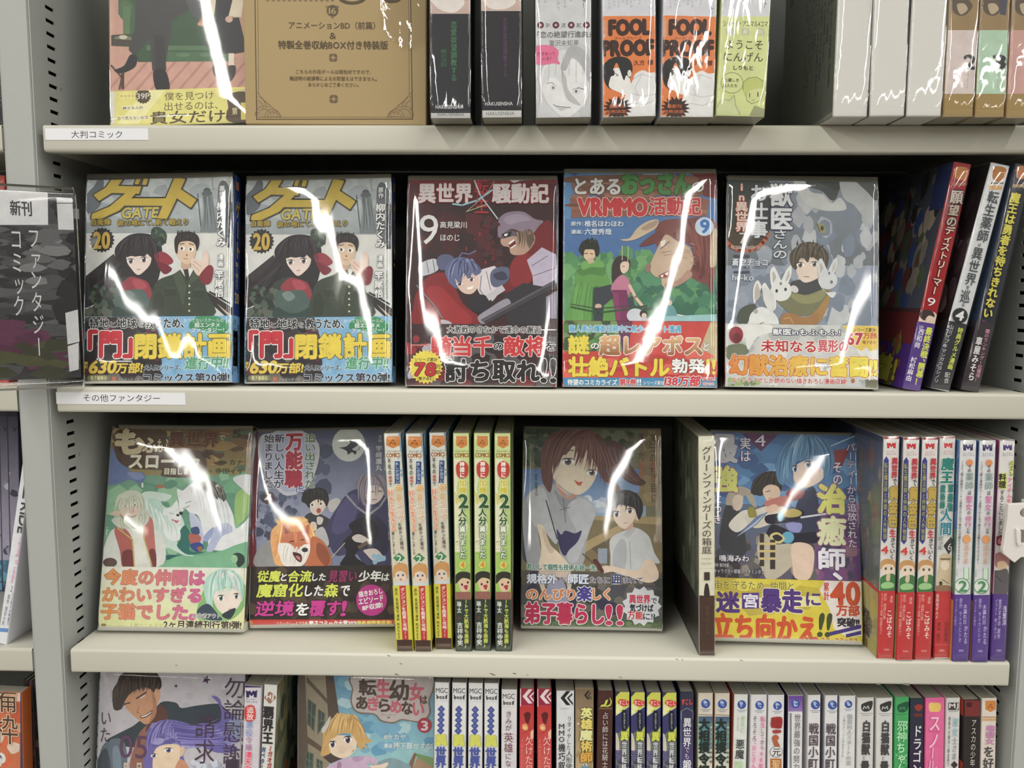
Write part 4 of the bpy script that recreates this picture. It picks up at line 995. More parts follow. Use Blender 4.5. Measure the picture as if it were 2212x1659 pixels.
# cloaked youth
a.S((96, 156, 74), 150, 760, 220, 720, 300, 710, 350, 760, 380, 850, 390, 940, 420, 1130, 90, 1130, 110, 1000, 140, 880); a.S((78, 134, 64), 150, 760, 230, 730, 340, 740, 340, 800, 250, 790, 180, 800); a.P((60, 110, 54), 262, 880, 300, 870, 300, 1130, 250, 1130); a.P((56, 62, 72), 268, 890, 390, 860, 400, 960, 340, 1010, 330, 1130, 270, 1130, 262, 1000); a.E((206, 176, 150), 300, 1015, 24, 18)
a.P((110, 168, 86), 130, 900, 170, 850, 200, 1130, 120, 1130); a.locks([(84, 144, 68), (106, 164, 84)], 7, (170, 830, 130, 950, 110, 1128), (260, 880, 250, 960, 240, 1128), 16, 5); a.S((110, 170, 88), 180, 710, 240, 690, 330, 700, 340, 740, 250, 740, 190, 760)
a.S((222, 192, 160), 195, 640, 215, 610, 270, 610, 280, 660, 245, 700, 205, 680); a.P((206, 176, 146), 225, 680, 265, 670, 270, 710, 230, 715)
a.S((40, 42, 36), 165, 610, 190, 560, 240, 545, 290, 560, 308, 610, 300, 660, 280, 660, 270, 620, 230, 615, 205, 620, 196, 660, 175, 640); a.hair((40, 42, 36), 12, 185, 560, 285, 590, 10, -36, 14, 3); a.locks([(60, 62, 52), (26, 28, 24)], 16, (200, 560, 175, 600, 190, 640), (290, 560, 305, 590, 285, 640), 14, 5, .6); a.L((50, 40, 36), 5, 205, 645, 225, 643); a.L((50, 40, 36), 5, 245, 645, 262, 648)
# girl
a.S((58, 44, 44), 400, 720, 430, 670, 480, 660, 520, 690, 520, 740, 480, 740, 465, 800, 460, 880, 430, 890, 400, 850, 395, 780); a.S((228, 200, 178), 455, 720, 480, 700, 515, 710, 510, 760, 480, 785, 458, 765); a.L((226, 222, 200), 4, 468, 590, 468, 690); a.L((226, 222, 200), 4, 510, 595, 508, 700); a.L((60, 46, 44), 4, 470, 735, 485, 735)
a.S((196, 122, 152), 390, 880, 450, 800, 500, 810, 530, 880, 510, 940, 420, 940); a.P((122, 44, 92), 395, 900, 500, 900, 540, 1130, 425, 1130); a.P((140, 56, 104), 400, 920, 440, 920, 460, 1130, 428, 1130); a.L((222, 190, 168), 22, 520, 870, 560, 950, 615, 1020); a.P((60, 70, 84), 500, 960, 540, 940, 580, 1110, 540, 1110)
a.L((60, 62, 60), 6, 110, 1000, 290, 1030, 560, 1010); a.L((44, 84, 50), 12, 110, 1020, 300, 1060, 480, 1040, 640, 1010); a.L((70, 74, 78), 9, 540, 1010, 800, 1060); a.L((222, 226, 226), 9, 830, 1070, 1080, 1112)
a.L((206, 216, 206), 6, 765, 880, 770, 1000, 800, 1060); a.S((96, 156, 160), 755, 1060, 780, 1010, 830, 1015, 850, 1100, 760, 1118); a.E((86, 134, 140), 798, 975, 26, 26); a.E((222, 200, 180), 800, 990, 18, 20)
a.E((206, 210, 220), 560, 1080, 60, 50); a.E((60, 40, 40), 618, 1068, 28, 28); a.E((222, 196, 180), 622, 1080, 18, 18); a.P((150, 196, 200), 660, 1090, 1130, 1070, 1130, 1120, 660, 1120); a.R((200, 196, 200), 600, 1095, 660, 1120)
n.P((120, 150, 92), 40, 1118, 560, 1118, 540, 1330, 40, 1330); n.P((106, 56, 92), 430, 1118, 540, 1118, 560, 1330, 470, 1330); n.N([(84, 130, 66), (96, 150, 84), (60, 84, 60)], 40, 60, 1130, 400, 1320, 40, 4)
n.R((204, 62, 52), 40, 1330, 1160, 1520); n.P((206, 66, 58), 540, 1118, 1092, 1118, 980, 1400, 500, 1400); n.P((196, 180, 140), 1092, 1118, 1140, 1118, 1140, 1400, 980, 1400); n.N([(226, 100, 84), (190, 50, 44)], 30, 80, 1340, 1100, 1510, 44, 6, 2.4)
n.R((60, 140, 186), 40, 1516, 1160, 1600)
n.H('龍人美女護衛任務中に希少イベント遭遇', 96, 1148, 880, 1198, (74, 170, 214), WH, .05, .03)
n.H('謎', 92, 1222, 234, 1348, (232, 214, 50), (110, 84, 50), .025, .05); n.H('の', 248, 1268, 305, 1315, WH, (90, 70, 60), .05, .04); n.H('超レアボス', 312, 1222, 1028, 1358, [(236, 186, 130), (150, 92, 50), 'y'], WH, .035, .05); n.H('と', 1038, 1272, 1080, 1325, WH, (110, 90, 70), .05, .03)
n.H('壮絶バトル', 92, 1372, 796, 1508, (236, 212, 44), (120, 84, 40), .025, .05); n.H('勃発', 820, 1385, 1045, 1482, WH, (90, 70, 60), .04, .04); n.H('!!', 1060, 1385, 1122, 1490, (236, 212, 44), (120, 84, 40), .03, .03)
n.H('待望のコミカライズ', 84, 1528, 432, 1568, WH, off=.03); n.H('第9巻', 448, 1524, 568, 1572, (206, 46, 56), WH, .05, .04); n.H('!!', 574, 1526, 600, 1570, WH, off=.03); n.H('シリーズ累計', 618, 1538, 762, 1566, WH, off=.01); n.H('138万部', 768, 1505, 1016, 1575, (206, 46, 66), WH, .05, .05, .12); n.H('突破!!', 1030, 1512, 1122, 1538, (206, 46, 66), WH, .06, .03); n.H('電子含む', 1035, 1548, 1115, 1570, (206, 46, 66), WH, .08, .01)
b.side.R((120, 80, 70), 0, 0, 1, .7); b.side.R((200, 190, 160), 0, .7, 1, 1)
b.done()

# grey comic with rabbits
p = Panel('B5', (90, 105), (1120, 102), (1116, 1535), (84, 1530), Z2, lean=8.5, D=0.014)
b = Book(p, 'cover', 'grey-blue comic with a scarfed youth and white rabbits, bright glare at its right side', (120, 126, 130), band=(196, 200, 196), bandloc=(600, 1100), wrap=1, seed=81, bulge=0.001, amp=.0009)
a, t, n = b.art, b.ttl, b.bp
a.R([(136, 148, 164), (104, 110, 116), 'y'], 60, 80, 1150, 700); a.R([(140, 150, 168), (136, 148, 164), 'y'], 60, 700, 1150, 1130)
a.N([(168, 172, 180), (120, 132, 150), (186, 190, 194)], 60, 560, 200, 1110, 1080, 80, 4, .7); a.N([(120, 130, 146), (150, 160, 174)], 30, 100, 620, 560, 1080, 70, 9)
a.S((66, 72, 74), 560, 100, 720, 90, 860, 105, 840, 230, 800, 260, 740, 200, 680, 180, 600, 160); a.S((52, 56, 54), 640, 100, 860, 100, 850, 190, 760, 160)
a.S((196, 198, 198), 540, 105, 610, 110, 660, 200, 740, 220, 800, 280, 860, 240, 900, 320, 760, 330, 640, 290, 580, 220); a.S((176, 180, 182), 860, 100, 980, 110, 1060, 200, 1100, 330, 1060, 420, 960, 300, 880, 240); a.S((80, 86, 84), 960, 110, 1110, 110, 1110, 260, 1040, 200)
a.S((40, 52, 44), 90, 110, 360, 110, 400, 300, 370, 500, 280, 600, 150, 600, 90, 520); a.S((62, 50, 34), 90, 420, 300, 480, 350, 520, 250, 600, 130, 590)
a.L((186, 92, 60), 26, *[v for k in range(13) for v in (218 + 160 * math.cos(.28 + k * .22), 440 + 160 * math.sin(.28 + k * .22))]); t.H('Vacation in Another World', 120, 560, 350, 590, (232, 214, 200), off=0)
t.Vt('in異世界', 150, 150, 235, 470, (226, 208, 196), (176, 84, 56), .07, .03); t.H('7', 178, 480, 228, 552, (216, 206, 190), off=0)
t.Vt('獣医', 382, 150, 540, 452, (220, 222, 226), (54, 60, 84), .045, .035); t.Vt('さんの', 400, 462, 505, 652, (214, 218, 222), (54, 60, 84), .06, .02)
t.Vt('お仕事', 245, 160, 372, 512, (214, 218, 222), (44, 50, 66), .05, .03)
t.R((60, 66, 84), 140, 628, 246, 645); t.H('蒼空チョコ', 128, 655, 366, 702, (220, 224, 228), (96, 106, 130), .04, .02); t.R((60, 66, 84), 140, 738, 246, 752); t.H('hu-ko', 130, 762, 272, 802, (220, 224, 228), (96, 106, 130), .04, .01); t.H('AOZORA CHOCO', 128, 706, 368, 720, (70, 78, 100), off=0)
a.S((150, 146, 96), 702, 420, 740, 418, 765, 460, 750, 482, 712, 470); a.E((54, 60, 50), 738, 448, 10, 16); a.L((48, 54, 44), 5, 702, 418, 722, 470)
# youth
a.S((66, 68, 72), 520, 830, 560, 800, 700, 790, 740, 860, 700, 900, 560, 890)
a.S((226, 206, 190), 560, 690, 600, 650, 700, 650, 740, 700, 755, 730, 700, 790, 620, 815, 575, 770); a.E((214, 190, 172), 755, 735, 18, 26)
a.S((78, 68, 54), 525, 690, 520, 620, 570, 570, 640, 540, 720, 560, 780, 620, 775, 700, 745, 770, 735, 700, 700, 660, 660, 640, 640, 680, 600, 640, 575, 690, 560, 730); a.hair((96, 84, 66), 18, 560, 570, 740, 620, -30, 70, 14, 4); a.hair((60, 52, 44), 10, 560, 560, 740, 590, 10, -36, 16, 5)
a.locks([(112, 98, 76), (58, 50, 42), (92, 80, 62)], 34, (600, 555, 540, 620, 540, 730), (720, 565, 790, 640, 745, 770), 18, 4, .62); a.locks([(100, 88, 68), (62, 54, 44)], 10, (600, 570, 590, 610, 590, 655), (720, 580, 710, 610, 700, 655), 20, 9); a.locks([(150, 150, 104), (104, 106, 74), (130, 128, 88)], 16, (440, 930, 560, 1040, 700, 1000), (560, 880, 660, 930, 770, 860), 16, 6)
a.eye(590, 695, 26, 20, (120, 110, 84)); a.eye(685, 690, 26, 20, (120, 110, 84)); a.L((150, 110, 96), 4, 615, 775, 650, 776)
a.S((118, 118, 84), 430, 930, 520, 880, 620, 900, 740, 860, 780, 850, 760, 940, 680, 1020, 600, 1040, 520, 1020); a.S((142, 140, 96), 520, 890, 640, 900, 760, 860, 740, 930, 640, 960, 560, 940); a.S((168, 128, 70), 640, 1060, 700, 1000, 760, 920, 800, 860, 780, 960, 720, 1080)
a.S((162, 116, 66), 460, 1040, 520, 1020, 620, 1050, 700, 1020, 690, 1110, 480, 1110); a.L((200, 150, 90), 7, 480, 1060, 520, 1050, 540, 1090); a.S((74, 82, 70), 160, 1060, 190, 990, 280, 960, 290, 1020, 240, 1110, 180, 1100)
def rab(x, y, r, c=(222, 224, 222)):
    a.S(c, x - r * .9, y - r * .3, x - r * 1.1, y - r * 1.8, x - r * .7, y - r * 2.4, x - r * .2, y - r * 1.4, x, y - r * .7); a.S(c, x, y - r * .8, x + r * .5, y - r * 2, x + r * 1.0, y - r * 2.5, x + r * 1.0, y - r * 1.5, x + r * .5, y - r * .5)
    a.S((184, 176, 172), x - r * .8, y - r * .8, x - r * .85, y - r * 1.9, x - r * .5, y - r * 1.4); a.S((190, 182, 178), x + r * .4, y - r * .9, x + r * .75, y - r * 2, x + r * .8, y - r * 1.3)
    a.E(c, x, y, r * 1.05, r)
rab(460, 870, 68); a.E((60, 56, 60), 430, 872, 9, 12); a.E((60, 56, 60), 490, 862, 9, 12); a.E((130, 130, 130), 458, 822, 9, 11); a.E((210, 206, 204), 550, 860, 22, 30, -50)
a.S((222, 224, 222), 400, 900, 440, 900, 520, 890, 500, 930, 440, 940); rab(775, 800, 62, (206, 210, 214)); a.E((120, 118, 124), 785, 752, 8, 10); a.E((120, 118, 124), 800, 812, 10, 12); a.S((214, 216, 220), 720, 830, 760, 880, 830, 880, 800, 920)
a.S((222, 224, 222), 240, 1080, 260, 1020, 330, 980, 420, 1030, 430, 1110, 240, 1110); rab(325, 1000, 0.1); a.S((226, 226, 222), 280, 960, 270, 860, 300, 800, 330, 850, 350, 960, 420, 1000, 420, 900, 380, 860, 340, 820); a.S((186, 180, 170), 285, 940, 282, 860, 300, 820, 320, 900); a.S((214, 214, 210), 340, 850, 400, 880, 415, 960, 400, 1020, 350, 960); a.L((110, 104, 100), 5, 305, 1100, 340, 1085); a.E((170, 168, 166), 288, 1010, 16)
n.R([(200, 202, 198), (196, 200, 204), 'y'], 60, 1100, 1150, 1560); n.N([(222, 222, 218), (176, 182, 180), (206, 206, 200)], 50, 100, 1120, 1100, 1520, 60, 5); n.E((150, 40, 56), 156, 1170, 48, 58); n.E((110, 26, 40), 160, 1190, 30, 34); n.S((110, 118, 92), 90, 1250, 200, 1230, 240, 1290, 110, 1340); n.S((224, 224, 220), 210, 1100, 380, 1100, 400, 1150, 300, 1180, 240, 1270, 220, 1200)
n.N([(150, 180, 96), (110, 140, 84)], 14, 110, 1470, 420, 1530, 26, 3); n.R((120, 120, 100), 1030, 1470, 1120, 1540)
n.P((226, 194, 64), 870, 1100, 1120, 1100, 1120, 1260, 1060, 1280, 1040, 1250, 1000, 1280, 960, 1250, 900, 1230, 920, 1160)
n.H('シリーズ累計', 948, 1122, 1100, 1150, (90, 60, 50), off=.02); n.H('67', 905, 1158, 1010, 1235, (190, 40, 70), WH, .05, .06); n.H('万部', 1015, 1155, 1105, 1195, (190, 60, 70), off=.03); n.H('電子含む', 1010, 1208, 1105, 1230, (150, 90, 50), off=.02)
n.H('獣医inもふもふ！', 405, 1130, 860, 1172, (238, 238, 240), (40, 44, 74), .12, .03)
n.H('未知なる', 325, 1205, 692, 1286, (196, 50, 54), (244, 240, 236), .05, .035); n.H('異形の', 710, 1205, 910, 1286, (206, 90, 100), (244, 240, 236), .05, .035)
n.H('幻獣治療に奮闘!!', 112, 1312, 1105, 1446, [(222, 132, 40), (236, 226, 70), 'x'], ((176, 70, 40), (244, 232, 222)), .026, .05)
n.H('コミックスでしか読めない描きおろし漫画収録!', 122, 1462, 905, 1496, (190, 50, 54), (240, 236, 232), .06, .025); n.E((180, 110, 60), 945, 1480, 13, 16); n.H('アルファポリス', 985, 1472, 1100, 1498, (110, 104, 90), off=0)
b.side.R((120, 122, 122), 0, 0, 1, 1)
b.done()

# three leaning spines
p = Panel('L7', (545, 60), (660, 75), (322, 1560), (205, 1552), Z2, Y=0.012, D=0.128)
b = Book(p, 'spine', 'leaning comic with a glossy red spine, leftmost of the three leaning ones', (150, 26, 34), band=(84, 54, 132), bandloc=(360, 1105), wrap=3, seed=91, amp=.0003, bulge=.0007)
a, t, n, l = b.art, b.ttl, b.bp, b.lside
def C3(pr, st, xa, ya, xb, yb, sz, c, out=None, ow=.06, off=.02): pr.T2(st, xa, ya, xb, yb, sz, c, out, ow, off, vertical=True)
a.S((190, 120, 50), 555, 95, 632, 100, 625, 160, 585, 180, 548, 155); a.R((150, 100, 70), 530, 196, 630, 212)
C3(t, '願', 565, 250, 555, 330, 84, (206, 190, 180), (60, 46, 40), .09); C3(t, '望の', 548, 340, 522, 478, 72, (196, 176, 160), (60, 46, 40), .08)
C3(t, 'ディストリーマー', 520, 480, 412, 920, 66, (232, 196, 176), (70, 44, 40), .07); t.H('9', 368, 945, 420, 998, (226, 224, 220), off=0)
a.S((222, 196, 176), 300, 1030, 420, 1040, 430, 1120, 300, 1110); a.S((60, 44, 44), 320, 1060, 340, 1025, 400, 1030, 420, 1070, 380, 1060, 350, 1090); a.L((60, 44, 50), 4, 345, 1090, 365, 1088)
n.R((84, 54, 136), 150, 1090, 460, 1600)
C3(n, '西和尚', 335, 1150, 300, 1270, 40, (226, 222, 232)); C3(n, '村松麻由', 285, 1330, 245, 1485, 40, (226, 222, 232)); C3(n, '最終決戦、開幕！', 385, 1140, 305, 1510, 46, (206, 214, 60), None, off=.04); n.R((150, 140, 170), 316, 1125, 345, 1145)
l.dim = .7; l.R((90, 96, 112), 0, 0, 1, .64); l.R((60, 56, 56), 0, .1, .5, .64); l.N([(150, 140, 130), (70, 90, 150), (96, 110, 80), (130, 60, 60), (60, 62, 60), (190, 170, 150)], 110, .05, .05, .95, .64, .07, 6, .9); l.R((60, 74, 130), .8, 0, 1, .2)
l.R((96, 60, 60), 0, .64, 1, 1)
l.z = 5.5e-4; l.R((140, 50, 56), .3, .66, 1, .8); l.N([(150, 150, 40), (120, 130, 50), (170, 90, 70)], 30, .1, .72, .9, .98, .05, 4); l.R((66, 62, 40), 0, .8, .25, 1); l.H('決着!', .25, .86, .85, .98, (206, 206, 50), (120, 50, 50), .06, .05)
b.done()
p = Panel('L7', (785, 65), (912, 85), (510, 1568), (388, 1550), Z2, Y=0.010, D=0.128)
b = Book(p, 'spine', 'leaning comic with a white spine and black number disc, between red and black leaning ones', (204, 206, 208), band=(46, 46, 50), bandloc=(570, 1105), wrap=3, seed=92, amp=.0003, bulge=.0007)
a, t, n, l = b.art, b.ttl, b.bp, b.lside
a.S((176, 112, 42), 803, 92, 880, 100, 880, 150, 838, 190, 797, 165); a.R((120, 118, 112), 780, 192, 868, 204); a.R((206, 156, 96), 772, 212, 858, 240)
C3(t, '転生薬師', 808, 250, 722, 580, 76, (70, 74, 80), None, off=.012); C3(t, 'は', 712, 590, 706, 610, 24, (90, 94, 98)); C3(t, '異世界', 705, 620, 642, 862, 74, (70, 74, 80), None, off=.01); C3(t, 'を', 636, 865, 630, 890, 26, (90, 94, 98)); C3(t, '巡', 622, 895, 610, 975, 66, (60, 64, 70), None, off=.01); C3(t, 'る', 605, 980, 600, 1000, 26, (90, 94, 98))
t.E((44, 44, 48), 582, 1060, 50); t.H('4', 556, 1030, 606, 1090, (222, 222, 222), off=.05)
n.R((48, 48, 54), 350, 1090, 640, 1620); C3(n, '山川イブキ', 530, 1120, 482, 1270, 36, (214, 214, 216), None, off=0); C3(n, 'マンガカヨシノリ', 480, 1280, 425, 1495, 34, (214, 214, 216), None, off=0); C3(n, '特典グルメ漫画', 590, 1140, 515, 1410, 36, (196, 206, 60), None, off=.03); C3(n, '配合', 502, 1430, 492, 1500, 34, (220, 220, 216), None, off=0); n.P((206, 206, 206), 388, 1530, 510, 1550, 508, 1570, 386, 1552)
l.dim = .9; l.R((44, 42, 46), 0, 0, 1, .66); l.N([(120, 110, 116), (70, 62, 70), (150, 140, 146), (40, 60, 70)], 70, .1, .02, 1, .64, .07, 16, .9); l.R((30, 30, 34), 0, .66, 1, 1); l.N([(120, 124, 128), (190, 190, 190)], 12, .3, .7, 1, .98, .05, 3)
b.done()
p = Panel('L7', (945, 70), (1062, 88), (700, 1568), (588, 1550), Z2, Y=0.008, D=0.128)
b = Book(p, 'spine', 'leaning comic with a black spine and yellow lettering, nearest the right upright', (42, 44, 54), band=(48, 42, 48), bandloc=(750, 1105), wrap=3, seed=93, amp=.0003, bulge=.0007)
a, t, n, l = b.art, b.ttl, b.bp, b.lside
a.S((186, 112, 60), 955, 90, 1020, 98, 1010, 160, 960, 170); a.R((150, 120, 80), 925, 205, 1010, 225)
C3(t, '魔王は勇者を待ちきれない', 948, 262, 758, 1070, 68, (206, 196, 56), (40, 40, 40), .05, off=.04)
a.N([(120, 50, 60), (90, 96, 100), (60, 62, 70)], 14, 690, 1090, 800, 1180, 22, 6)
n.R((52, 44, 50), 550, 1090, 860, 1620); C3(n, '車屋みそら', 712, 1200, 652, 1480, 44, (222, 216, 218), None, off=.03); C3(n, '闇のランキング1位獲得！', 765, 1150, 690, 1490, 30, (206, 140, 160), None, off=.01); C3(n, '原作', 680, 1130, 665, 1180, 24, (206, 100, 120))
l.R((30, 56, 84), 0, 0, 1, .8); l.N([(40, 76, 110), (24, 40, 70), (60, 96, 120)], 40, .2, .05, 1, .8, .07, 6); l.R((130, 110, 40), 0, .8, 1, 1)
b.done()

# ================================================================== third shelf
# watercolour comic with white wolves
p = Panel('M1', (190, 65), (1172, 70), (1135, 1535), (54, 1537), Z3, lean=13.5, D=0.014)
b = Book(p, 'cover', 'watercolour comic with two white wolves and an old man, next to the upright', (150, 170, 140), band=(206, 208, 190), bandloc=(600, 1078), wrap=1, seed=101, bulge=0.001, amp=.0005)
a, t, n = b.art, b.ttl, b.bp
a.R([(104, 152, 128), (112, 168, 132), 'y'], 30, 380, 1250, 1100); a.R([(84, 62, 44), (150, 134, 80), 'y'], 30, 30, 1250, 420)
a.N([(120, 84, 44), (150, 120, 66), (90, 66, 44), (84, 104, 80), (170, 150, 90)], 60, 180, 80, 1180, 380, 44, 5, 3); a.N([(110, 170, 132), (96, 150, 124), (140, 186, 150), (86, 142, 116)], 70, 140, 420, 1180, 1060, 90, 6, 1.4)
a.S((100, 120, 170), 120, 240, 220, 250, 280, 330, 300, 390, 390, 400, 410, 440, 370, 480, 300, 450, 220, 480, 120, 470); a.S((130, 146, 190), 280, 400, 380, 405, 400, 440, 340, 450)
a.R((222, 226, 222), 384, 475, 398, 508); a.S((150, 190, 110), 1060, 560, 1150, 520, 1170, 640, 1120, 740, 1060, 760)
a.S((216, 218, 222), 1040, 440, 1170, 420, 1170, 560, 1110, 520)
a.S((84, 60, 40), 200, 110, 330, 90, 560, 100, 560, 240, 820, 250, 820, 420, 540, 430, 520, 380, 300, 370, 200, 280)
t.H('も', 205, 95, 395, 265, (214, 200, 160), (84, 56, 34), .04, .08, rot=6); t.H('ふ', 395, 155, 500, 255, (214, 200, 160), (84, 56, 34), .05, .06); t.H('もふ', 500, 160, 590, 255, (214, 200, 160), (84, 56, 34), .05, .02); t.H('と', 592, 230, 622, 256, (214, 200, 160))
t.H('異世界', 585, 112, 935, 215, (92, 46, 30), (150, 116, 60), .03, .045); t.H('で', 942, 135, 985, 168, (206, 190, 150)); t.H('5', 1038, 98, 1095, 150, (40, 56, 40), off=.04)
t.H('スロー', 300, 280, 622, 368, (232, 228, 208), (84, 58, 36), .035, .06); t.H('ライフ', 640, 300, 800, 358, (232, 228, 208), (84, 58, 36), .06, .04); t.H('目指します!', 552, 370, 782, 416, (232, 228, 208), (84, 58, 36), .08, .03)
t.H('原作', 932, 312, 985, 340, (70, 84, 74), off=0); t.H('カナデ', 1015, 306, 1165, 346, (60, 74, 64), off=.01); t.H('漫画', 838, 378, 890, 402, (60, 74, 64), off=0); t.H('寺田イサザ', 915, 370, 1165, 410, (60, 74, 64), off=.01)
for x, y, r in ((845, 275, 26), (822, 262, 10), (850, 245, 10), (876, 268, 10), (870, 295, 10)): t.E((62, 48, 36), x, y, r, r * .8)
a.E((160, 110, 84), 520, 500, 36, 14)
# wolves
WW = (222, 226, 226)
a.S((196, 216, 206), 380, 560, 440, 535, 520, 545, 600, 565, 570, 600, 520, 610, 560, 650, 600, 640, 640, 600, 660, 690, 690, 760, 690, 860, 640, 900, 760, 1000, 740, 1020, 640, 970, 560, 940, 500, 1000, 420, 960, 400, 800, 380, 680); a.S(WW, 520, 680, 580, 660, 640, 650, 670, 720, 660, 770, 620, 770, 690, 800, 680, 870, 600, 890, 540, 820); a.S((176, 206, 194), 430, 600, 500, 590, 540, 650, 520, 760, 450, 700)
a.P((222, 228, 224), 610, 640, 640, 595, 652, 670); a.E((50, 50, 56), 645, 706, 12, 9); a.S((190, 110, 120), 600, 735, 640, 745, 655, 740, 640, 762, 615, 760); a.L((120, 130, 126), 4, 585, 690, 615, 698)
a.S((40, 108, 100), 660, 820, 700, 780, 740, 860, 730, 960, 840, 970, 720, 990, 640, 930, 660, 880); a.S((36, 96, 96), 520, 1000, 620, 990, 700, 1010, 560, 1025)
a.S((226, 228, 230), 650, 600, 640, 520, 680, 530, 740, 480, 820, 460, 900, 480, 980, 580, 1040, 700, 1060, 800, 1120, 760, 1170, 720, 1170, 900, 1060, 920, 960, 960, 870, 940, 860, 880, 820, 880, 810, 760, 780, 700, 740, 700, 700, 660, 670, 690, 655, 660)
a.S((190, 196, 220), 730, 690, 800, 740, 830, 880, 790, 960, 760, 900, 740, 800); a.S((176, 184, 214), 900, 800, 1000, 760, 1040, 820, 960, 860, 900, 960, 850, 960, 880, 880); a.S((150, 164, 206), 830, 860, 900, 790, 890, 850, 850, 900)
a.S((88, 86, 80), 790, 470, 850, 445, 930, 480, 990, 560, 975, 610, 920, 590, 860, 560, 820, 510); a.N([(120, 116, 108), (200, 200, 196)], 14, 810, 460, 960, 570, 20, 5); a.locks([(206, 212, 220), (232, 234, 236)], 14, (760, 500, 800, 600, 800, 700), (1000, 620, 1050, 740, 1040, 860), 16, 5); a.locks([(60, 58, 54), (130, 126, 118)], 14, (820, 470, 860, 520, 880, 580), (960, 520, 980, 560, 980, 610), 12, 5); a.locks([(190, 214, 202), (222, 230, 226)], 14, (400, 590, 430, 700, 410, 820), (620, 760, 680, 820, 670, 880), 16, 7); a.P(WW, 640, 515, 700, 540, 660, 580); a.P((210, 212, 214), 720, 500, 760, 510, 745, 560)
a.E((50, 46, 52), 668, 692, 14, 12); a.L((110, 110, 116), 4, 700, 620, 740, 606); a.L((110, 110, 116), 4, 680, 660, 730, 640)
a.S((180, 96, 84), 722, 850, 760, 835, 810, 860, 800, 900, 740, 910); a.S((60, 80, 124), 740, 800, 790, 790, 800, 840, 750, 840); a.S((52, 72, 140), 730, 920, 800, 900, 830, 940, 780, 970); a.S((150, 104, 70), 780, 940, 820, 930, 810, 970)
a.S((120, 180, 140), 500, 1078, 640, 1000, 800, 1000, 960, 960, 1170, 900, 1170, 1100, 500, 1100); a.S((46, 62, 60), 1040, 990, 1080, 975, 1120, 1000, 1120, 1050, 1080, 1080, 1060, 1040); a.E((150, 196, 150), 1050, 1020, 24, 30)
# old man
a.S((214, 216, 210), 100, 1078, 110, 960, 160, 830, 220, 790, 320, 780, 420, 780, 520, 840, 560, 960, 500, 1078); a.S((180, 96, 88), 190, 810, 250, 790, 320, 880, 330, 1078, 250, 1078, 230, 960); a.S((190, 110, 100), 400, 720, 460, 730, 480, 880, 490, 1078, 460, 1078, 430, 960, 400, 840); a.S((120, 56, 58), 250, 970, 320, 960, 330, 1078, 255, 1078); a.S((120, 56, 58), 440, 960, 485, 960, 490, 1078, 455, 1078); a.P((226, 226, 216), 320, 800, 400, 800, 430, 1050, 340, 1060)
a.L((200, 180, 96), 9, 215, 800, 320, 880, 335, 1078); a.L((200, 180, 96), 9, 395, 740, 400, 860, 460, 1070)
a.S((218, 196, 178), 225, 650, 240, 600, 320, 580, 375, 615, 385, 680, 350, 745, 300, 765, 255, 730); a.S((206, 182, 166), 150, 700, 200, 675, 240, 685, 235, 715); a.S((206, 182, 166), 400, 700, 430, 670, 415, 720)
a.S((196, 202, 182), 200, 640, 215, 570, 290, 530, 370, 540, 400, 590, 390, 640, 340, 600, 280, 600, 240, 640); a.S((196, 200, 184), 170, 740, 220, 720, 260, 760, 320, 745, 400, 700, 440, 690, 430, 760, 360, 800, 240, 800, 200, 780); a.L((120, 104, 92), 7, 245, 620, 285, 605); a.L((120, 104, 92), 7, 320, 605, 360, 595); a.E((232, 226, 216), 270, 640, 16, 10); a.E((110, 96, 88), 270, 641, 7); a.E((232, 226, 216), 338, 632, 16, 10); a.E((110, 96, 88), 338, 633, 7); a.S((200, 168, 152), 300, 640, 325, 640, 335, 680, 318, 692, 298, 682); a.L((170, 140, 126), 3, 250, 655, 290, 652); a.L((170, 140, 126), 3, 330, 648, 365, 640); a.locks([(206, 210, 192), (176, 182, 160)], 20, (230, 590, 200, 620, 190, 690), (380, 560, 410, 600, 405, 690), 14, 4); a.locks([(206, 210, 192), (176, 180, 164)], 18, (220, 720, 210, 770, 240, 820), (410, 690, 430, 740, 380, 810), 14, 6); a.L((130, 96, 90), 5, 290, 712, 320, 720, 350, 705); a.L((110, 90, 60), 5, 230, 700, 330, 800, 370, 790); a.E((96, 70, 66), 160, 1045, 50, 34)
n.R([(226, 226, 214), (214, 218, 140), 'y'], 30, 1078, 1250, 1545); n.S((132, 182, 110), 780, 1440, 850, 1200, 960, 1090, 1110, 1180, 1140, 1300, 1080, 1420, 960, 1470)
n.S((176, 212, 200), 850, 1330, 830, 1200, 900, 1110, 1000, 1090, 1100, 1150, 1120, 1250, 1100, 1330, 1060, 1240, 980, 1220, 900, 1290, 900, 1440, 860, 1400); n.S((232, 216, 204), 900, 1300, 940, 1240, 1040, 1230, 1100, 1280, 1080, 1360, 1010, 1420, 940, 1390); n.hair((196, 226, 214), 12, 880, 1120, 1060, 1180, -10, 120, 22, 3); n.locks([(196, 226, 214), (150, 190, 180), (214, 234, 226), (226, 200, 206)], 26, (920, 1110, 850, 1220, 880, 1400), (1060, 1110, 1130, 1200, 1100, 1330), 20, 4, .55); n.locks([(186, 218, 206), (156, 196, 186)], 8, (900, 1150, 900, 1200, 920, 1265), (1060, 1150, 1080, 1200, 1070, 1240), 24, 6)
n.eye(955, 1298, 26, 24, (110, 130, 120)); n.eye(1065, 1285, 22, 24, (110, 130, 120)); n.L((150, 110, 100), 4, 1010, 1380, 1040, 1380); n.S((60, 76, 92), 790, 1380, 860, 1340, 920, 1400, 960, 1460, 800, 1440); n.S((50, 60, 70), 960, 1420, 1060, 1370, 1020, 1450)
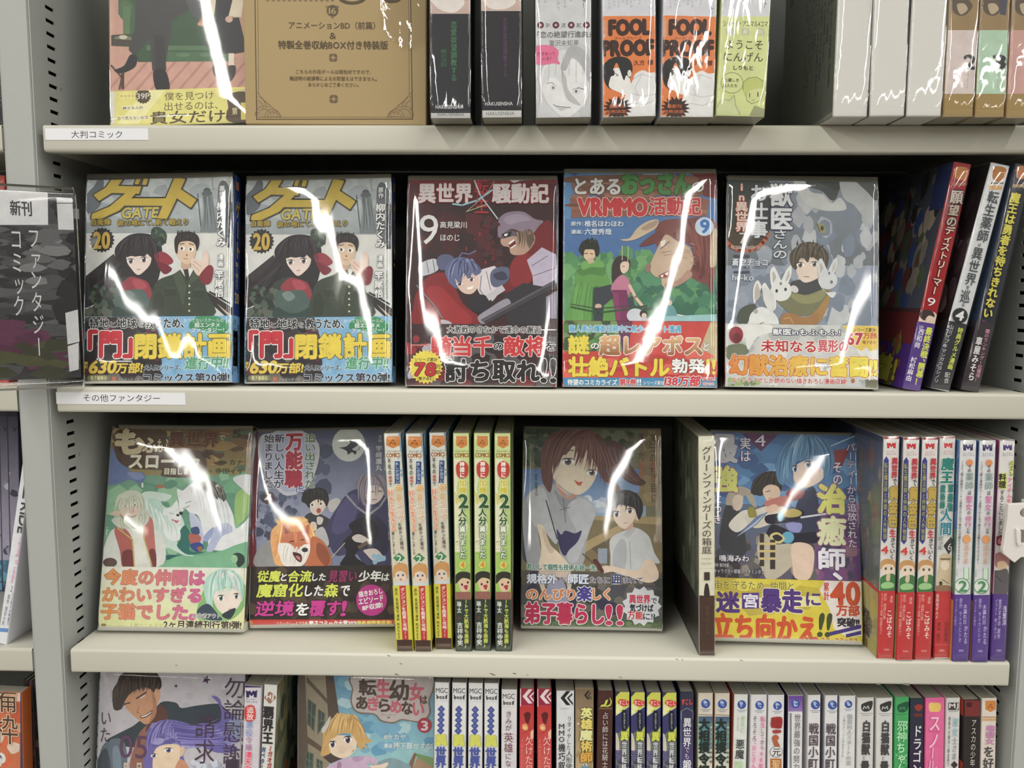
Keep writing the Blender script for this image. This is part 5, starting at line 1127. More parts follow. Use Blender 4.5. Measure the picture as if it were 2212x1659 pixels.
for k, (s_t, x0, y0, x1, y1) in enumerate((('今度の仲間は', 122, 1098, 836, 1205), ('かわいすぎる', 108, 1225, 812, 1325), ('子猫でした。', 98, 1345, 770, 1452))): n.H(s_t, x0, y0, x1, y1, [(226, 148, 62), (206, 96, 150), 'x'], ((156, 92, 70), (240, 236, 226)), .02, .055)
n.H('転生者アウト', 755, 1410, 950, 1444, (90, 80, 60), WH, .06, .01); n.H('人気にこたえて', 295, 1480, 540, 1518, (190, 180, 120), off=0); n.H('2ヶ月連続刊行第1弾!', 545, 1462, 1100, 1522, (70, 60, 44), (236, 232, 200), .05, .04); n.S((140, 110, 50), 100, 1485, 130, 1485, 130, 1505, 115, 1522, 100, 1505); n.H('アルファポリス', 140, 1490, 272, 1512, (190, 180, 110), off=0)
b.side.R((140, 136, 100), 0, 0, 1, 1)
b.done()

# night comic with wolf dog
p = Panel('M2', (137, 84), (1086, 78), (1108, 1460), (77, 1465), Z3, lean=13.5, D=0.014)
b = Book(p, 'cover', 'night-blue comic with a full moon and an orange wolf dog, left of the slim spines', (96, 40, 48), band=(60, 48, 44), bandloc=(600, 1028), wrap=1, seed=108, bulge=0.001, amp=.0006)
a, t, n = b.art, b.ttl, b.bp
a.R((92, 50, 58), 60, 40, 1160, 1040); a.R([(76, 84, 116), (150, 156, 184), 'y'], 152, 85, 1160, 700); a.R([(150, 156, 184), (120, 130, 160), 'y'], 140, 700, 1160, 1040); a.P((116, 34, 46), 60, 200, 150, 200, 135, 1030, 60, 1030)
a.N([(96, 106, 136), (80, 88, 116), (130, 138, 162), (64, 72, 96)], 60, 150, 520, 420, 860, 40, 5); a.N([(84, 92, 120), (70, 78, 104)], 20, 200, 100, 640, 500, 60, 8)
a.S((150, 150, 150), 130, 1030, 160, 900, 240, 850, 320, 900, 380, 1030)
a.E((206, 212, 206), 776, 192, 114, 118); a.S((44, 50, 66), 710, 215, 760, 205, 790, 180, 850, 165, 835, 200, 800, 225, 830, 240, 820, 262, 800, 245, 770, 262, 765, 240, 735, 222); a.P((44, 50, 66), 790, 190, 780, 165, 820, 175); a.L((44, 50, 66), 4, 828, 235, 850, 225, 848, 210)
t.S((196, 196, 206), 168, 140, 260, 110, 340, 66, 460, 100, 572, 190, 556, 360, 480, 500, 350, 545, 260, 470, 160, 300); t.S((170, 178, 206), 190, 160, 300, 110, 340, 90, 440, 120, 545, 200, 530, 350, 460, 480, 350, 520, 270, 450, 190, 300)
t.Vt('始まりました', 190, 122, 262, 490, (66, 66, 96), WH, .04, .035); t.Vt('新しい人生が', 262, 122, 334, 490, (66, 66, 96), WH, .04, .035)
t.Vt('万能職', 338, 122, 462, 488, (176, 40, 66), (238, 220, 222), .035, .05); t.H('に', 425, 480, 465, 520, (232, 232, 236), (60, 70, 150), .14, .04); t.Vt('追い出された', 470, 120, 550, 490, (96, 130, 96), (232, 232, 230), .04, .035)
t.E((84, 60, 56), 225, 560, 42, 46); t.H('4', 200, 535, 246, 590, (224, 222, 218), off=.05)
t.Vt('宇崎鷹丸', 962, 200, 1008, 372, (222, 222, 228), off=.02); t.Vt('漫画', 980, 128, 1006, 176, (206, 206, 214), off=0); t.Vt('大森天音', 1016, 240, 1060, 372, (222, 222, 228), off=.01)
# boy
a.S((60, 58, 66), 470, 700, 520, 660, 600, 680, 680, 740, 700, 840, 640, 900, 560, 880, 500, 800); a.S((186, 186, 190), 540, 800, 600, 760, 640, 860, 620, 900, 560, 860); a.S((196, 190, 190), 630, 600, 690, 560, 720, 590, 660, 660)
a.S((226, 206, 190), 505, 600, 530, 570, 600, 570, 620, 610, 600, 650, 560, 680, 520, 660); a.S((40, 38, 40), 450, 580, 470, 520, 540, 490, 610, 500, 640, 560, 625, 620, 600, 580, 560, 570, 520, 590, 505, 630, 480, 600); a.hair((40, 38, 40), 12, 455, 520, 620, 560, 12, 60, 14, 5); a.locks([(62, 58, 60), (26, 24, 26)], 20, (490, 510, 460, 560, 480, 620), (610, 500, 650, 550, 620, 630), 14, 5, .6); a.E((240, 238, 232), 525, 608, 16, 16); a.E((90, 86, 60), 525, 608, 8, 10); a.E((240, 238, 232), 585, 600, 16, 16); a.E((90, 86, 60), 585, 600, 8, 10); a.E((170, 80, 80), 570, 648, 16, 18)
a.S((210, 204, 200), 560, 690, 600, 700, 590, 740, 560, 740); a.S((222, 200, 180), 515, 730, 550, 730, 555, 780, 520, 785)
# cloaked man
a.S((64, 62, 100), 620, 760, 700, 620, 780, 520, 880, 500, 1040, 560, 1060, 760, 1060, 1030, 900, 1030, 820, 940, 700, 960, 650, 900, 640, 800); a.S((82, 78, 124), 700, 640, 780, 540, 840, 560, 820, 700, 740, 800, 660, 790); a.S((44, 42, 70), 850, 660, 960, 680, 1040, 760, 1060, 900, 960, 1000, 860, 860, 820, 760)
a.S((30, 28, 36), 780, 740, 900, 690, 980, 760, 960, 860, 880, 900, 820, 960, 900, 1030, 720, 1030, 760, 940, 740, 860, 800, 800); a.L((150, 150, 160), 14, 760, 540, 830, 620, 910, 680, 990, 620, 1030, 560); a.L((200, 190, 150), 5, 650, 980, 750, 870)
a.S((222, 206, 198), 895, 540, 920, 480, 990, 470, 1020, 520, 990, 580, 940, 605, 905, 585); a.S((134, 124, 140), 820, 470, 850, 420, 920, 390, 1000, 400, 1045, 460, 1030, 560, 1010, 500, 960, 470, 900, 500, 890, 580, 930, 640, 870, 600, 860, 520); a.hair((160, 150, 166), 12, 860, 410, 1010, 450, 10, 110, 16, 5); a.locks([(160, 150, 166), (110, 102, 118)], 9, (880, 400, 830, 480, 850, 600), (920, 420, 890, 490, 890, 590), 14, 4); a.locks([(160, 150, 166), (110, 102, 118)], 8, (1000, 400, 1040, 450, 1030, 550), (960, 400, 1010, 440, 1010, 500), 12, 5); a.L((80, 70, 86), 6, 920, 520, 950, 516); a.L((80, 70, 86), 6, 980, 512, 1005, 516); a.L((120, 70, 80), 5, 940, 572, 968, 570)
a.S((214, 202, 196), 800, 830, 850, 810, 920, 850, 930, 880, 870, 870, 820, 860); a.S((214, 202, 196), 880, 920, 960, 910, 1010, 960, 990, 1000, 940, 990, 900, 950); a.L((110, 86, 76), 26, 850, 900, 900, 870); a.N([(150, 190, 220)], 8, 950, 960, 1060, 1010, 24, 3)
# orange wolf dog
a.S((236, 176, 110), 240, 800, 290, 740, 350, 700, 440, 690, 510, 740, 560, 860, 540, 980, 300, 1030, 250, 940); a.hair((244, 196, 120), 18, 280, 720, 480, 760, -20, -50, 26, 7); a.hair((226, 150, 84), 12, 240, 800, 300, 960, -30, 20, 30, 3); a.locks([(250, 206, 130), (236, 160, 90), (222, 140, 76)], 34, (300, 760, 270, 850, 250, 980), (520, 740, 560, 860, 560, 980), 18, 5)
a.S((196, 110, 66), 520, 830, 590, 850, 650, 940, 640, 1030, 480, 1030, 500, 940); a.S((150, 80, 52), 560, 870, 620, 900, 650, 980, 620, 1030, 560, 960)
a.S((206, 116, 76), 320, 820, 330, 730, 380, 790, 440, 790, 505, 740, 500, 830, 510, 900, 480, 940, 400, 960, 330, 920, 310, 860); a.P((150, 80, 60), 335, 760, 370, 800, 340, 810); a.P((150, 80, 60), 495, 765, 470, 800, 492, 810)
a.S((236, 232, 226), 290, 880, 340, 870, 380, 880, 420, 920, 470, 880, 510, 890, 500, 960, 450, 1030, 340, 1030, 300, 960); a.E((50, 44, 46), 475, 918, 22, 16); a.S((80, 40, 44), 390, 935, 450, 950, 450, 1000, 420, 990); a.S((210, 120, 120), 410, 960, 440, 965, 440, 992); a.L((60, 40, 36), 7, 370, 862, 400, 858); a.L((60, 40, 36), 7, 450, 850, 480, 846); a.locks([(240, 236, 230), (214, 206, 198)], 16, (320, 890, 300, 950, 320, 1030), (500, 900, 510, 960, 460, 1030), 16, 6); a.E((50, 44, 46), 475, 918, 22, 16); a.S((80, 40, 44), 390, 935, 450, 950, 450, 1000, 420, 990); a.S((210, 120, 120), 410, 960, 440, 965, 440, 992); a.P((226, 140, 96), 395, 800, 425, 800, 420, 870, 405, 870)
n.R((52, 42, 38), 40, 1028, 1160, 1400); n.N([(74, 60, 50), (44, 36, 34), (88, 70, 56)], 60, 80, 1040, 1120, 1390, 50, 5); n.R((198, 46, 38), 40, 1398, 1160, 1500)
YE, PK = (214, 224, 70), (206, 52, 150)
def seg(pr, parts, y0, y1):
    for s_t, x0, x1, c in parts: pr.H(s_t, x0, y0 if len(s_t) > 0 else y0, x1, y1, c, (30, 26, 26), .05, .035, .14)
seg(n, (('従魔', 150, 305, YE), ('合流', 360, 520, YE), ('見習い', 640, 832, (150, 40, 96))), 1062, 1138); seg(n, (('と', 312, 350, WH), ('した', 528, 618, WH), ('は', 1005, 1055, WH)), 1080, 1130); seg(n, (('少年', 848, 1000, WH),), 1062, 1135)
seg(n, (('魔窟化', 148, 462, YE), ('森', 612, 704, YE)), 1152, 1242); seg(n, (('した', 478, 600, WH), ('で', 722, 782, WH)), 1165, 1235); seg(n, (('逆境', 138, 400, PK), ('覆す', 510, 720, PK), ('!', 728, 760, PK)), 1270, 1372); seg(n, (('を', 415, 500, WH),), 1285, 1368)
n.E((190, 44, 140), 934, 1264, 106, 108); n.H('描きおろし', 845, 1192, 1010, 1232, WH, off=.03, rot=9); n.H('エピソード', 845, 1240, 1015, 1282, WH, off=.03, rot=9); n.H('8P収録!', 870, 1288, 1010, 1326, WH, off=.03, rot=9)
n.H('コミックシーモア主催', 280, 1412, 495, 1442, (238, 214, 196), off=.01); n.H('電子コミック大賞2021', 505, 1405, 830, 1446, WH, off=.035); n.H('男性部門賞受賞!', 834, 1405, 1072, 1446, (240, 222, 90), off=.035); n.E((206, 120, 60), 104, 1420, 14, 18)
b.done()

# slim spines: three cream-and-yellow, three lime-green
def shield(a, x, y, w, h, c=(206, 128, 52)): a.P(c, x - w / 2, y - h / 2, x + w / 2, y - h / 2, x + w / 2, y + h * .25, x, y + h / 2, x - w / 2, y + h * .25); a.L((150, 84, 36), w * .06, x - w * .3, y + h * .2, x, y - h * .2, x + w * .2, y + h * .15, x - w * .2, y + h * .05)
p = Panel('M3', (62, 84), (172, 82), (268, 1582), (148, 1586), Z3, D=0.112)
b = Book(p, 'spine', 'slim cream-and-blue spine with yellow foot, leftmost of the three, against the night comic', (206, 204, 190), band=(206, 200, 40), bandloc=(200, 1130), wrap=1, seed=111, amp=.0004, group='slim cream-and-yellow comics')
a, t, n = b.art, b.ttl, b.bp
a.R([(214, 216, 208), (216, 204, 176), 'y'], 30, 60, 300, 1140); a.P((96, 140, 176), 160, 70, 220, 70, 250, 700, 196, 400); a.N([(120, 160, 190), (160, 190, 200), (200, 204, 190)], 24, 130, 100, 215, 460, 16, 5, .6)
shield(a, 124, 145, 92, 84); a.H('アルファポリス', 82, 200, 172, 214, (60, 60, 60), off=.02); a.H('COMICS', 78, 220, 172, 248, (170, 106, 50), off=.05)
C3(t, '不毛の', 98, 258, 104, 368, 24, (70, 66, 70)); C3(t, '領地', 104, 375, 108, 420, 24, (206, 70, 60)); C3(t, 'で', 106, 425, 108, 448, 22, (70, 66, 70)); C3(t, '好きに生きる', 106, 470, 130, 755, 40, (222, 130, 90), (244, 226, 206), .08, .03)
C3(t, '事にしました', 124, 760, 134, 915, 18, (80, 76, 76)); a.R((44, 74, 132), 136, 275, 172, 430); C3(t, '水しか出ない', 150, 280, 158, 425, 26, (190, 206, 224)); a.B((222, 168, 60), 164, 462, 30, 22, 9); C3(t, '神具', 162, 445, 166, 545, 40, (206, 150, 70), (246, 234, 206), .08, .02); C3(t, 'コップ', 164, 555, 182, 690, 40, (214, 150, 110), (246, 238, 220), .1, .03); C3(t, 'を授かった僕は、', 170, 700, 190, 890, 24, (80, 76, 76))
a.P((60, 140, 84), 125, 942, 166, 905, 208, 940, 168, 980); t.H('2', 150, 922, 184, 970, (230, 230, 222), off=.02)
a.S((206, 150, 84), 128, 1080, 125, 1010, 160, 980, 215, 985, 228, 1040, 222, 1090, 210, 1050, 180, 1030, 150, 1040); a.S((228, 206, 188), 140, 1050, 170, 1035, 208, 1050, 205, 1090, 180, 1108, 150, 1096); a.E((60, 80, 110), 160, 1062, 7, 8); a.E((60, 80, 110), 193, 1060, 7, 8); a.E((190, 90, 90), 178, 1090, 8, 6); a.R((206, 212, 220), 130, 1108, 240, 1135)
n.R((214, 208, 44), 60, 1130, 300, 1504); n.P((196, 44, 48), 168, 1130, 212, 1130, 232, 1504, 190, 1504); n.R((66, 38, 30), 60, 1504, 330, 1600)
C3(n, 'ダンジョンを鑑賞と攻略!!', 190, 1145, 212, 1495, 30, (236, 226, 220)); C3(n, '原作 長尾隆生', 146, 1150, 158, 1320, 20, (60, 56, 30), None, off=.02); C3(n, '漫画 荊木ちまき', 158, 1330, 166, 1498, 20, (60, 56, 30), None, off=.02)
n.R((110, 76, 50), 165, 1548, 250, 1556)
s_ = b.side; s_.z = 6e-4; s_.R((70, 110, 150), 0, 0, 1, .7); s_.N([(120, 160, 190), (60, 90, 130), (150, 180, 190)], 20, 0, 0, 1, .68, .06, 4); s_.R((200, 194, 44), 0, .7, 1, .955); s_.R((60, 34, 28), 0, .955, 1, 1)
b.done(); cy = b
cy.clone(Panel('M3', (212, 84), (325, 84), (388, 1584), (280, 1588), Z3, D=0.112), 'slim cream-and-blue spine with yellow foot, middle of the three', newwrap=112)
cy.clone(Panel('M3', (378, 62), (482, 62), (527, 1568), (425, 1571), Z3, D=0.112), 'slim cream-and-blue spine with yellow foot, rightmost and pushed slightly back', newwrap=113)
p = Panel('M3', (535, 82), (650, 82), (665, 1584), (560, 1586), Z3, D=0.112)
b = Book(p, 'spine', 'slim lime-green spine with dark foot, leftmost of the three lime ones', (186, 204, 120), band=(42, 60, 44), bandloc=(600, 1228), wrap=1, seed=121, amp=.0004, group='slim lime-green comics')
a, t, n = b.art, b.ttl, b.bp
a.R([(206, 216, 150), (150, 196, 70), 'y'], 500, 60, 700, 1240); a.P((226, 226, 190), 530, 260, 600, 260, 560, 470, 640, 720, 600, 900, 530, 900); a.P((216, 206, 120), 545, 480, 600, 540, 560, 580)
shield(a, 597, 145, 76, 84); a.H('アルファポリス', 552, 200, 645, 214, (60, 60, 50), off=.02); a.H('COMICS', 550, 220, 646, 248, (160, 106, 40), off=.05)
t.S((196, 56, 50), 562, 300, 600, 272, 640, 300, 638, 370, 600, 392, 566, 370); C3(t, '神様に', 600, 278, 602, 385, 34, (240, 236, 226), None, off=.04); C3(t, '加護', 604, 402, 605, 500, 52, (206, 190, 50), (240, 238, 190), .06, .04)
t.H('2', 580, 505, 640, 595, (44, 90, 50), (222, 230, 190), .05, .06); C3(t, '人分', 602, 600, 604, 712, 58, (44, 90, 50), (222, 230, 190), .05, .04); C3(t, '貰いました', 602, 722, 606, 942, 46, (232, 238, 220), (70, 110, 60), .08, .03)
a.hair((44, 50, 40), 8, 550, 820, 560, 980, 28, -14, 10, 4); t.E((206, 214, 80), 604, 990, 26, 26); t.H('4', 590, 970, 618, 1008, (226, 120, 50), off=.04)
a.S((44, 42, 36), 555, 1120, 556, 1060, 600, 1035, 660, 1050, 668, 1110, 650, 1090, 600, 1080); a.S((226, 190, 160), 575, 1110, 600, 1085, 650, 1090, 660, 1140, 630, 1175, 590, 1165); a.E((60, 50, 40), 600, 1125, 7, 9); a.E((60, 50, 40), 640, 1110, 7, 9); a.S((170, 60, 60), 610, 1135, 640, 1130, 630, 1165); a.R((150, 96, 84), 555, 1175, 665, 1228)
n.R((42, 58, 44), 520, 1225, 700, 1620); C3(n, '琳太', 580, 1240, 582, 1320, 32, (226, 226, 220)); n.R((110, 50, 44), 575, 1345, 590, 1365); C3(n, '吉祥寺笑', 585, 1385, 588, 1545, 40, (226, 226, 220)); C3(n, 'チートで大航海も楽勝♪', 628, 1190, 632, 1560, 30, (200, 204, 70), None, off=.04)
s_ = b.side; s_.z = 6e-4; s_.R((130, 150, 90), 0, 0, 1, .75); s_.R((84, 56, 50), 0, .75, 1, 1)
b.done(); lg = b
lg.clone(Panel('M3', (682, 76), (790, 78), (795, 1582), (693, 1581), Z3, D=0.112), 'slim lime-green spine with dark foot, middle of the three lime ones', newwrap=122)
lg.clone(Panel('M3', (825, 88), (932, 90), (940, 1586), (833, 1583), Z3, D=0.112), 'slim lime-green spine with dark foot, rightmost lime one in puckered film', newwrap=123)

# brown-haired girl comic
p = Panel('M4', (110, 47), (1108, 50), (1130, 1530), (77, 1521), Z3, lean=13.5, D=0.014)
b = Book(p, 'cover', 'comic with a large brown-haired girl in grey and a small dark-haired boy', (140, 134, 116), band=(84, 88, 90), bandloc=(600, 1100), wrap=1, seed=131, bulge=0.0008, amp=.0005)
a, t, n = b.art, b.ttl, b.bp
b.art.ylo = 0; b.ttl.ylo = 0; n.ylo = 0
a.R([(110, 116, 90), (124, 112, 80), 'y'], 50, 20, 1180, 1560); a.R([(84, 122, 176), (150, 176, 206), 'y'], 80, 350, 1000, 720); a.N([(62, 84, 56), (48, 70, 50), (84, 100, 66), (40, 58, 44)], 110, 90, 40, 900, 330, 46, 5)
a.N([(206, 214, 226), (176, 190, 214)], 14, 540, 560, 700, 640, 40, 4, 1.6); a.R((140, 122, 84), 950, 50, 1180, 620); a.N([(156, 136, 96), (128, 110, 76)], 20, 960, 60, 1120, 600, 50, 7)
a.P((168, 146, 100), 580, 690, 1130, 700, 1130, 760, 600, 720); a.P((128, 112, 78), 560, 720, 1130, 760, 1130, 1300, 540, 1300); a.P((176, 154, 108), 560, 880, 860, 730, 900, 760, 600, 930, 555, 960); a.P((100, 90, 66), 600, 930, 900, 780, 900, 820, 640, 970); a.R((150, 160, 176), 650, 930, 720, 1040); a.R((104, 92, 70), 716, 900, 730, 1100); a.P((120, 104, 74), 1080, 300, 1140, 300, 1140, 700, 1100, 700)
a.S((60, 62, 96), 100, 700, 160, 800, 170, 1000, 100, 1000)
# girl body
a.S((166, 168, 176), 100, 620, 150, 520, 240, 460, 360, 470, 480, 540, 560, 560, 630, 640, 600, 760, 560, 900, 540, 1040, 430, 1080, 380, 1000, 350, 860, 300, 780, 210, 750, 240, 1060, 150, 1080, 110, 900); a.S((190, 192, 198), 130, 560, 230, 480, 280, 560, 300, 700, 350, 800, 340, 900, 240, 780, 180, 760); a.S((142, 144, 154), 330, 500, 400, 560, 480, 540, 490, 600, 430, 660, 370, 610)
a.S((184, 186, 194), 420, 640, 520, 560, 630, 640, 610, 740, 560, 860, 490, 1030, 420, 1000, 460, 880, 500, 820); a.S((52, 48, 92), 345, 790, 380, 830, 410, 800, 480, 820, 530, 800, 500, 880, 440, 940, 405, 985, 370, 930)
a.L((104, 104, 112), 6, 395, 560, 412, 740); a.L((104, 104, 112), 6, 370, 650, 440, 630); a.L((40, 40, 48), 8, 270, 580, 310, 720, 350, 860)
a.S((232, 212, 190), 205, 760, 250, 770, 300, 900, 360, 960, 430, 1040, 450, 1100, 330, 1110, 210, 1100, 230, 980, 230, 880); a.S((214, 190, 168), 250, 780, 300, 900, 330, 950, 290, 960, 250, 860)
a.S((196, 140, 120), 340, 430, 400, 520, 430, 560, 470, 520, 500, 540, 440, 570, 380, 540)
a.S((226, 210, 188), 300, 300, 340, 200, 440, 160, 560, 190, 640, 280, 650, 360, 600, 470, 520, 535, 440, 520, 350, 450, 310, 390); a.S((214, 182, 160), 340, 400, 360, 470, 440, 530, 400, 520, 340, 460)
a.S((104, 62, 58), 240, 420, 230, 240, 280, 120, 380, 60, 500, 45, 620, 70, 700, 150, 740, 240, 700, 300, 720, 380, 800, 470, 830, 540, 800, 600, 770, 560, 740, 470, 680, 420, 640, 330, 600, 260, 560, 200, 520, 260, 480, 330, 500, 230, 470, 180, 420, 240, 370, 260, 350, 330, 310, 320, 320, 420, 300, 520, 262, 480)
a.S((90, 52, 50), 700, 170, 760, 140, 840, 190, 880, 300, 950, 400, 1000, 450, 940, 470, 860, 440, 790, 380, 740, 300); a.S((124, 80, 74), 300, 180, 400, 100, 520, 80, 600, 110, 500, 120, 400, 160, 330, 250); a.hair((124, 78, 72), 16, 280, 120, 620, 200, -30, 130, 22, 5); a.hair((84, 48, 48), 10, 560, 100, 720, 220, 40, 120, 18, 8); a.locks([(132, 86, 80), (84, 48, 46), (112, 68, 64), (96, 56, 54)], 34, (420, 60, 240, 160, 270, 480), (560, 60, 420, 120, 360, 330), 20, 4); a.locks([(132, 86, 80), (84, 48, 46), (112, 68, 64)], 30, (560, 60, 560, 180, 490, 320), (640, 90, 780, 240, 790, 560), 20, 6); a.S((130, 92, 88), 760, 200, 820, 260, 900, 390, 940, 440, 860, 400, 790, 310); a.locks([(124, 84, 80), (80, 46, 46), (104, 64, 62)], 20, (730, 180, 760, 360, 930, 465), (850, 190, 860, 340, 990, 450), 18, 7)
a.eye(430, 295, 48, 30, (110, 110, 124)); a.eye(605, 375, 40, 26, (110, 110, 124)); a.P((196, 90, 70), 472, 428, 510, 446, 540, 440, 522, 470, 500, 470); a.L((90, 56, 54), 6, 385, 200, 470, 215)
# boy
a.S((200, 202, 204), 740, 860, 840, 800, 930, 780, 1020, 840, 1060, 960, 1100, 1040, 980, 1030, 960, 1140, 760, 1100, 740, 980); a.S((176, 178, 184), 760, 960, 820, 860, 860, 920, 840, 1100, 770, 1100); a.P((184, 186, 190), 830, 830, 870, 860, 930, 780, 900, 770); a.L((140, 140, 146), 4, 880, 880, 890, 1080)
a.S((226, 202, 180), 980, 1030, 1040, 1010, 1090, 1100, 1080, 1160, 1000, 1180, 860, 1130, 760, 1100, 680, 1110, 680, 1060, 760, 1060, 880, 1090, 960, 1080); a.S((206, 166, 148), 840, 770, 900, 740, 900, 780, 850, 800)
a.S((228, 208, 190), 760, 680, 780, 620, 850, 600, 920, 640, 920, 710, 870, 770, 830, 785, 780, 740); a.E((222, 194, 174), 936, 700, 16, 28)
a.S((42, 38, 42), 710, 640, 720, 560, 790, 510, 880, 505, 960, 560, 978, 650, 950, 720, 930, 680, 915, 640, 870, 620, 820, 610, 770, 620, 765, 690, 730, 690); a.hair((42, 38, 42), 14, 720, 560, 940, 600, -10, 70, 18, 5); a.locks([(66, 60, 66), (26, 24, 28)], 26, (760, 520, 700, 600, 735, 690), (940, 530, 990, 620, 940, 710), 16, 4, .6); a.locks([(60, 54, 60), (30, 28, 32)], 9, (780, 550, 785, 590, 790, 628), (920, 550, 910, 590, 900, 625), 20, 9); a.eye(785, 678, 24, 26, (96, 92, 96)); a.eye(882, 655, 26, 22, (96, 92, 96)); a.L((170, 120, 110), 4, 838, 745, 862, 742)
a.S((90, 40, 40), 610, 1020, 640, 1010, 690, 1090, 680, 1110, 640, 1070); a.L((110, 84, 60), 10, 540, 970, 640, 1060)
n.R((92, 84, 72), 50, 1095, 1180, 1220); n.R([(74, 72, 84), (80, 92, 66), 'y'], 50, 1200, 1180, 1560); n.N([(52, 50, 74), (96, 90, 84), (60, 62, 56), (110, 104, 96)], 60, 90, 1120, 1110, 1450, 60, 5); n.S((206, 186, 170), 220, 1090, 440, 1090, 450, 1230, 430, 1240, 400, 1150, 260, 1150, 270, 1250, 240, 1250); n.S((150, 150, 176), 290, 1180, 400, 1180, 420, 1340, 280, 1330)
n.N([(84, 110, 60), (70, 92, 54), (104, 126, 72)], 60, 90, 1470, 1110, 1530, 26, 8, 1.4); n.hair((110, 132, 80), 50, 100, 1500, 1110, 1530, 8, -34, 9, 5)
a2 = t
n.z = max(n.z, 4.5e-4)
t.H('若くして個性も技術も超一流!', 128, 1046, 636, 1090, (40, 120, 100), (226, 232, 224), .07, .03) if False else None
n2 = n
n2.H('規格外', 130, 1118, 350, 1185, (222, 226, 240), (64, 84, 120), .04, .045); n2.H('な', 368, 1135, 416, 1175, (74, 62, 120), WH, .05); n2.H('師匠', 430, 1118, 580, 1188, (222, 226, 240), (64, 84, 120), .04, .04); n2.H('たちに', 590, 1138, 735, 1182, (74, 62, 120), WH, .05); n2.R((226, 226, 232), 748, 1118, 820, 1192); n2.H('囲', 752, 1122, 816, 1188, (64, 66, 110), off=.04); n2.H('まれて', 832, 1140, 975, 1184, (74, 62, 120), WH, .05)
n2.H('のんびり', 128, 1225, 480, 1304, (214, 130, 80), (244, 236, 220), .05, .05); n2.H('楽', 498, 1210, 600, 1312, (74, 62, 150), (240, 238, 240), .05, .05); n2.H('しく', 612, 1222, 735, 1304, (214, 130, 80), (244, 236, 220), .05, .05)
n2.H('弟子暮らし', 116, 1328, 690, 1480, (190, 30, 80), (244, 236, 238), .03, .05); n2.H('!!', 706, 1345, 830, 1488, (190, 30, 80), (244, 236, 238), .03, .035)
n2.B((206, 208, 214), 968, 1352, 146, 122, 13); n2.H('異世界', 878, 1270, 1030, 1330, (206, 40, 80), off=.04); n2.H('で', 1038, 1295, 1078, 1332, (40, 40, 46), off=.03); n2.H('気づけば', 882, 1338, 1052, 1392, (40, 40, 46), off=.04); n2.H('万能', 866, 1390, 975, 1446, (206, 60, 60), off=.04); n2.H('に!?', 980, 1405, 1066, 1450, (40, 40, 46), off=.03)
t.ylo = b.bh
t.H('若くして個性も技術も超一流!', 128, 1046, 636, 1089, (50, 120, 104), (226, 232, 224), .07, .03)
C3(t, '次元の裂け目に', 1045, 90, 1060, 590, 50, (70, 60, 40), None, off=-.004); C3(t, '裂け目', 1050, 290, 1056, 440, 52, (170, 100, 70), None, off=.0); C3(t, '落ちた', 962, 90, 966, 280, 46, (70, 60, 40), None, off=-.004); C3(t, '転移', 966, 290, 968, 420, 50, (176, 84, 64), None, off=0); C3(t, 'の', 970, 430, 972, 480, 46, (70, 60, 40), None, off=0); C3(t, '先で', 888, 95, 892, 210, 44, (120, 60, 40), None, off=-.004)
C3(t, '漫画 ミト カナキノ 原作 四葉夕日', 190, 150, 200, 545, 20, (40, 46, 56), None, off=0); t.L((30, 34, 34), 10, 165, 95, 205, 80, 210, 130, 170, 118)
b.side.R((120, 108, 80), 0, 0, 1, 1)
b.done()

# cream slim spine standing in front of the blue-haired healer comic
p = Panel('M5', (245, 100), (356, 100), (359, 1585), (250, 1586), Z3, D=0.13)
b = Book(p, 'spine', 'slim cream spine with a dark brown foot standing in front of the blue-haired comic', (216, 212, 190), wrap=1, seed=141, amp=.0004, pages=(170, 165, 150))
a, t, l = b.art, b.ttl, b.lside
a.R((218, 214, 192), 200, 60, 400, 1182); a.R((70, 44, 34), 200, 1178, 400, 1600); a.L((190, 186, 160), 3, 240, 140, 360, 140); a.L((190, 186, 160), 3, 240, 895, 360, 895); a.L((190, 186, 160), 3, 240, 995, 360, 995)
C3(t, 'グリーンフィンガーズの箱庭', 302, 168, 302, 895, 68, (74, 60, 50), None, off=-.004); t.H('1', 286, 1020, 320, 1072, (60, 48, 44), off=.03); t.H('Greenfingers', 262, 920, 340, 935, (180, 176, 150), off=0); t.H('Miniature Garden', 266, 950, 336, 964, (180, 176, 150), off=0)
a.S((50, 36, 32), 285, 1182, 290, 1110, 302, 1095, 314, 1110, 322, 1182); C3(t, '蜂蜜ばさみ', 305, 1240, 303, 1440, 30, (104, 72, 58), None, off=0)
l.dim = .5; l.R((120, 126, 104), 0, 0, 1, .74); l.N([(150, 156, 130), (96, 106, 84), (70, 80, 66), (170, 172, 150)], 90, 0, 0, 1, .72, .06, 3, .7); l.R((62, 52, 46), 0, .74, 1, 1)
b.done()

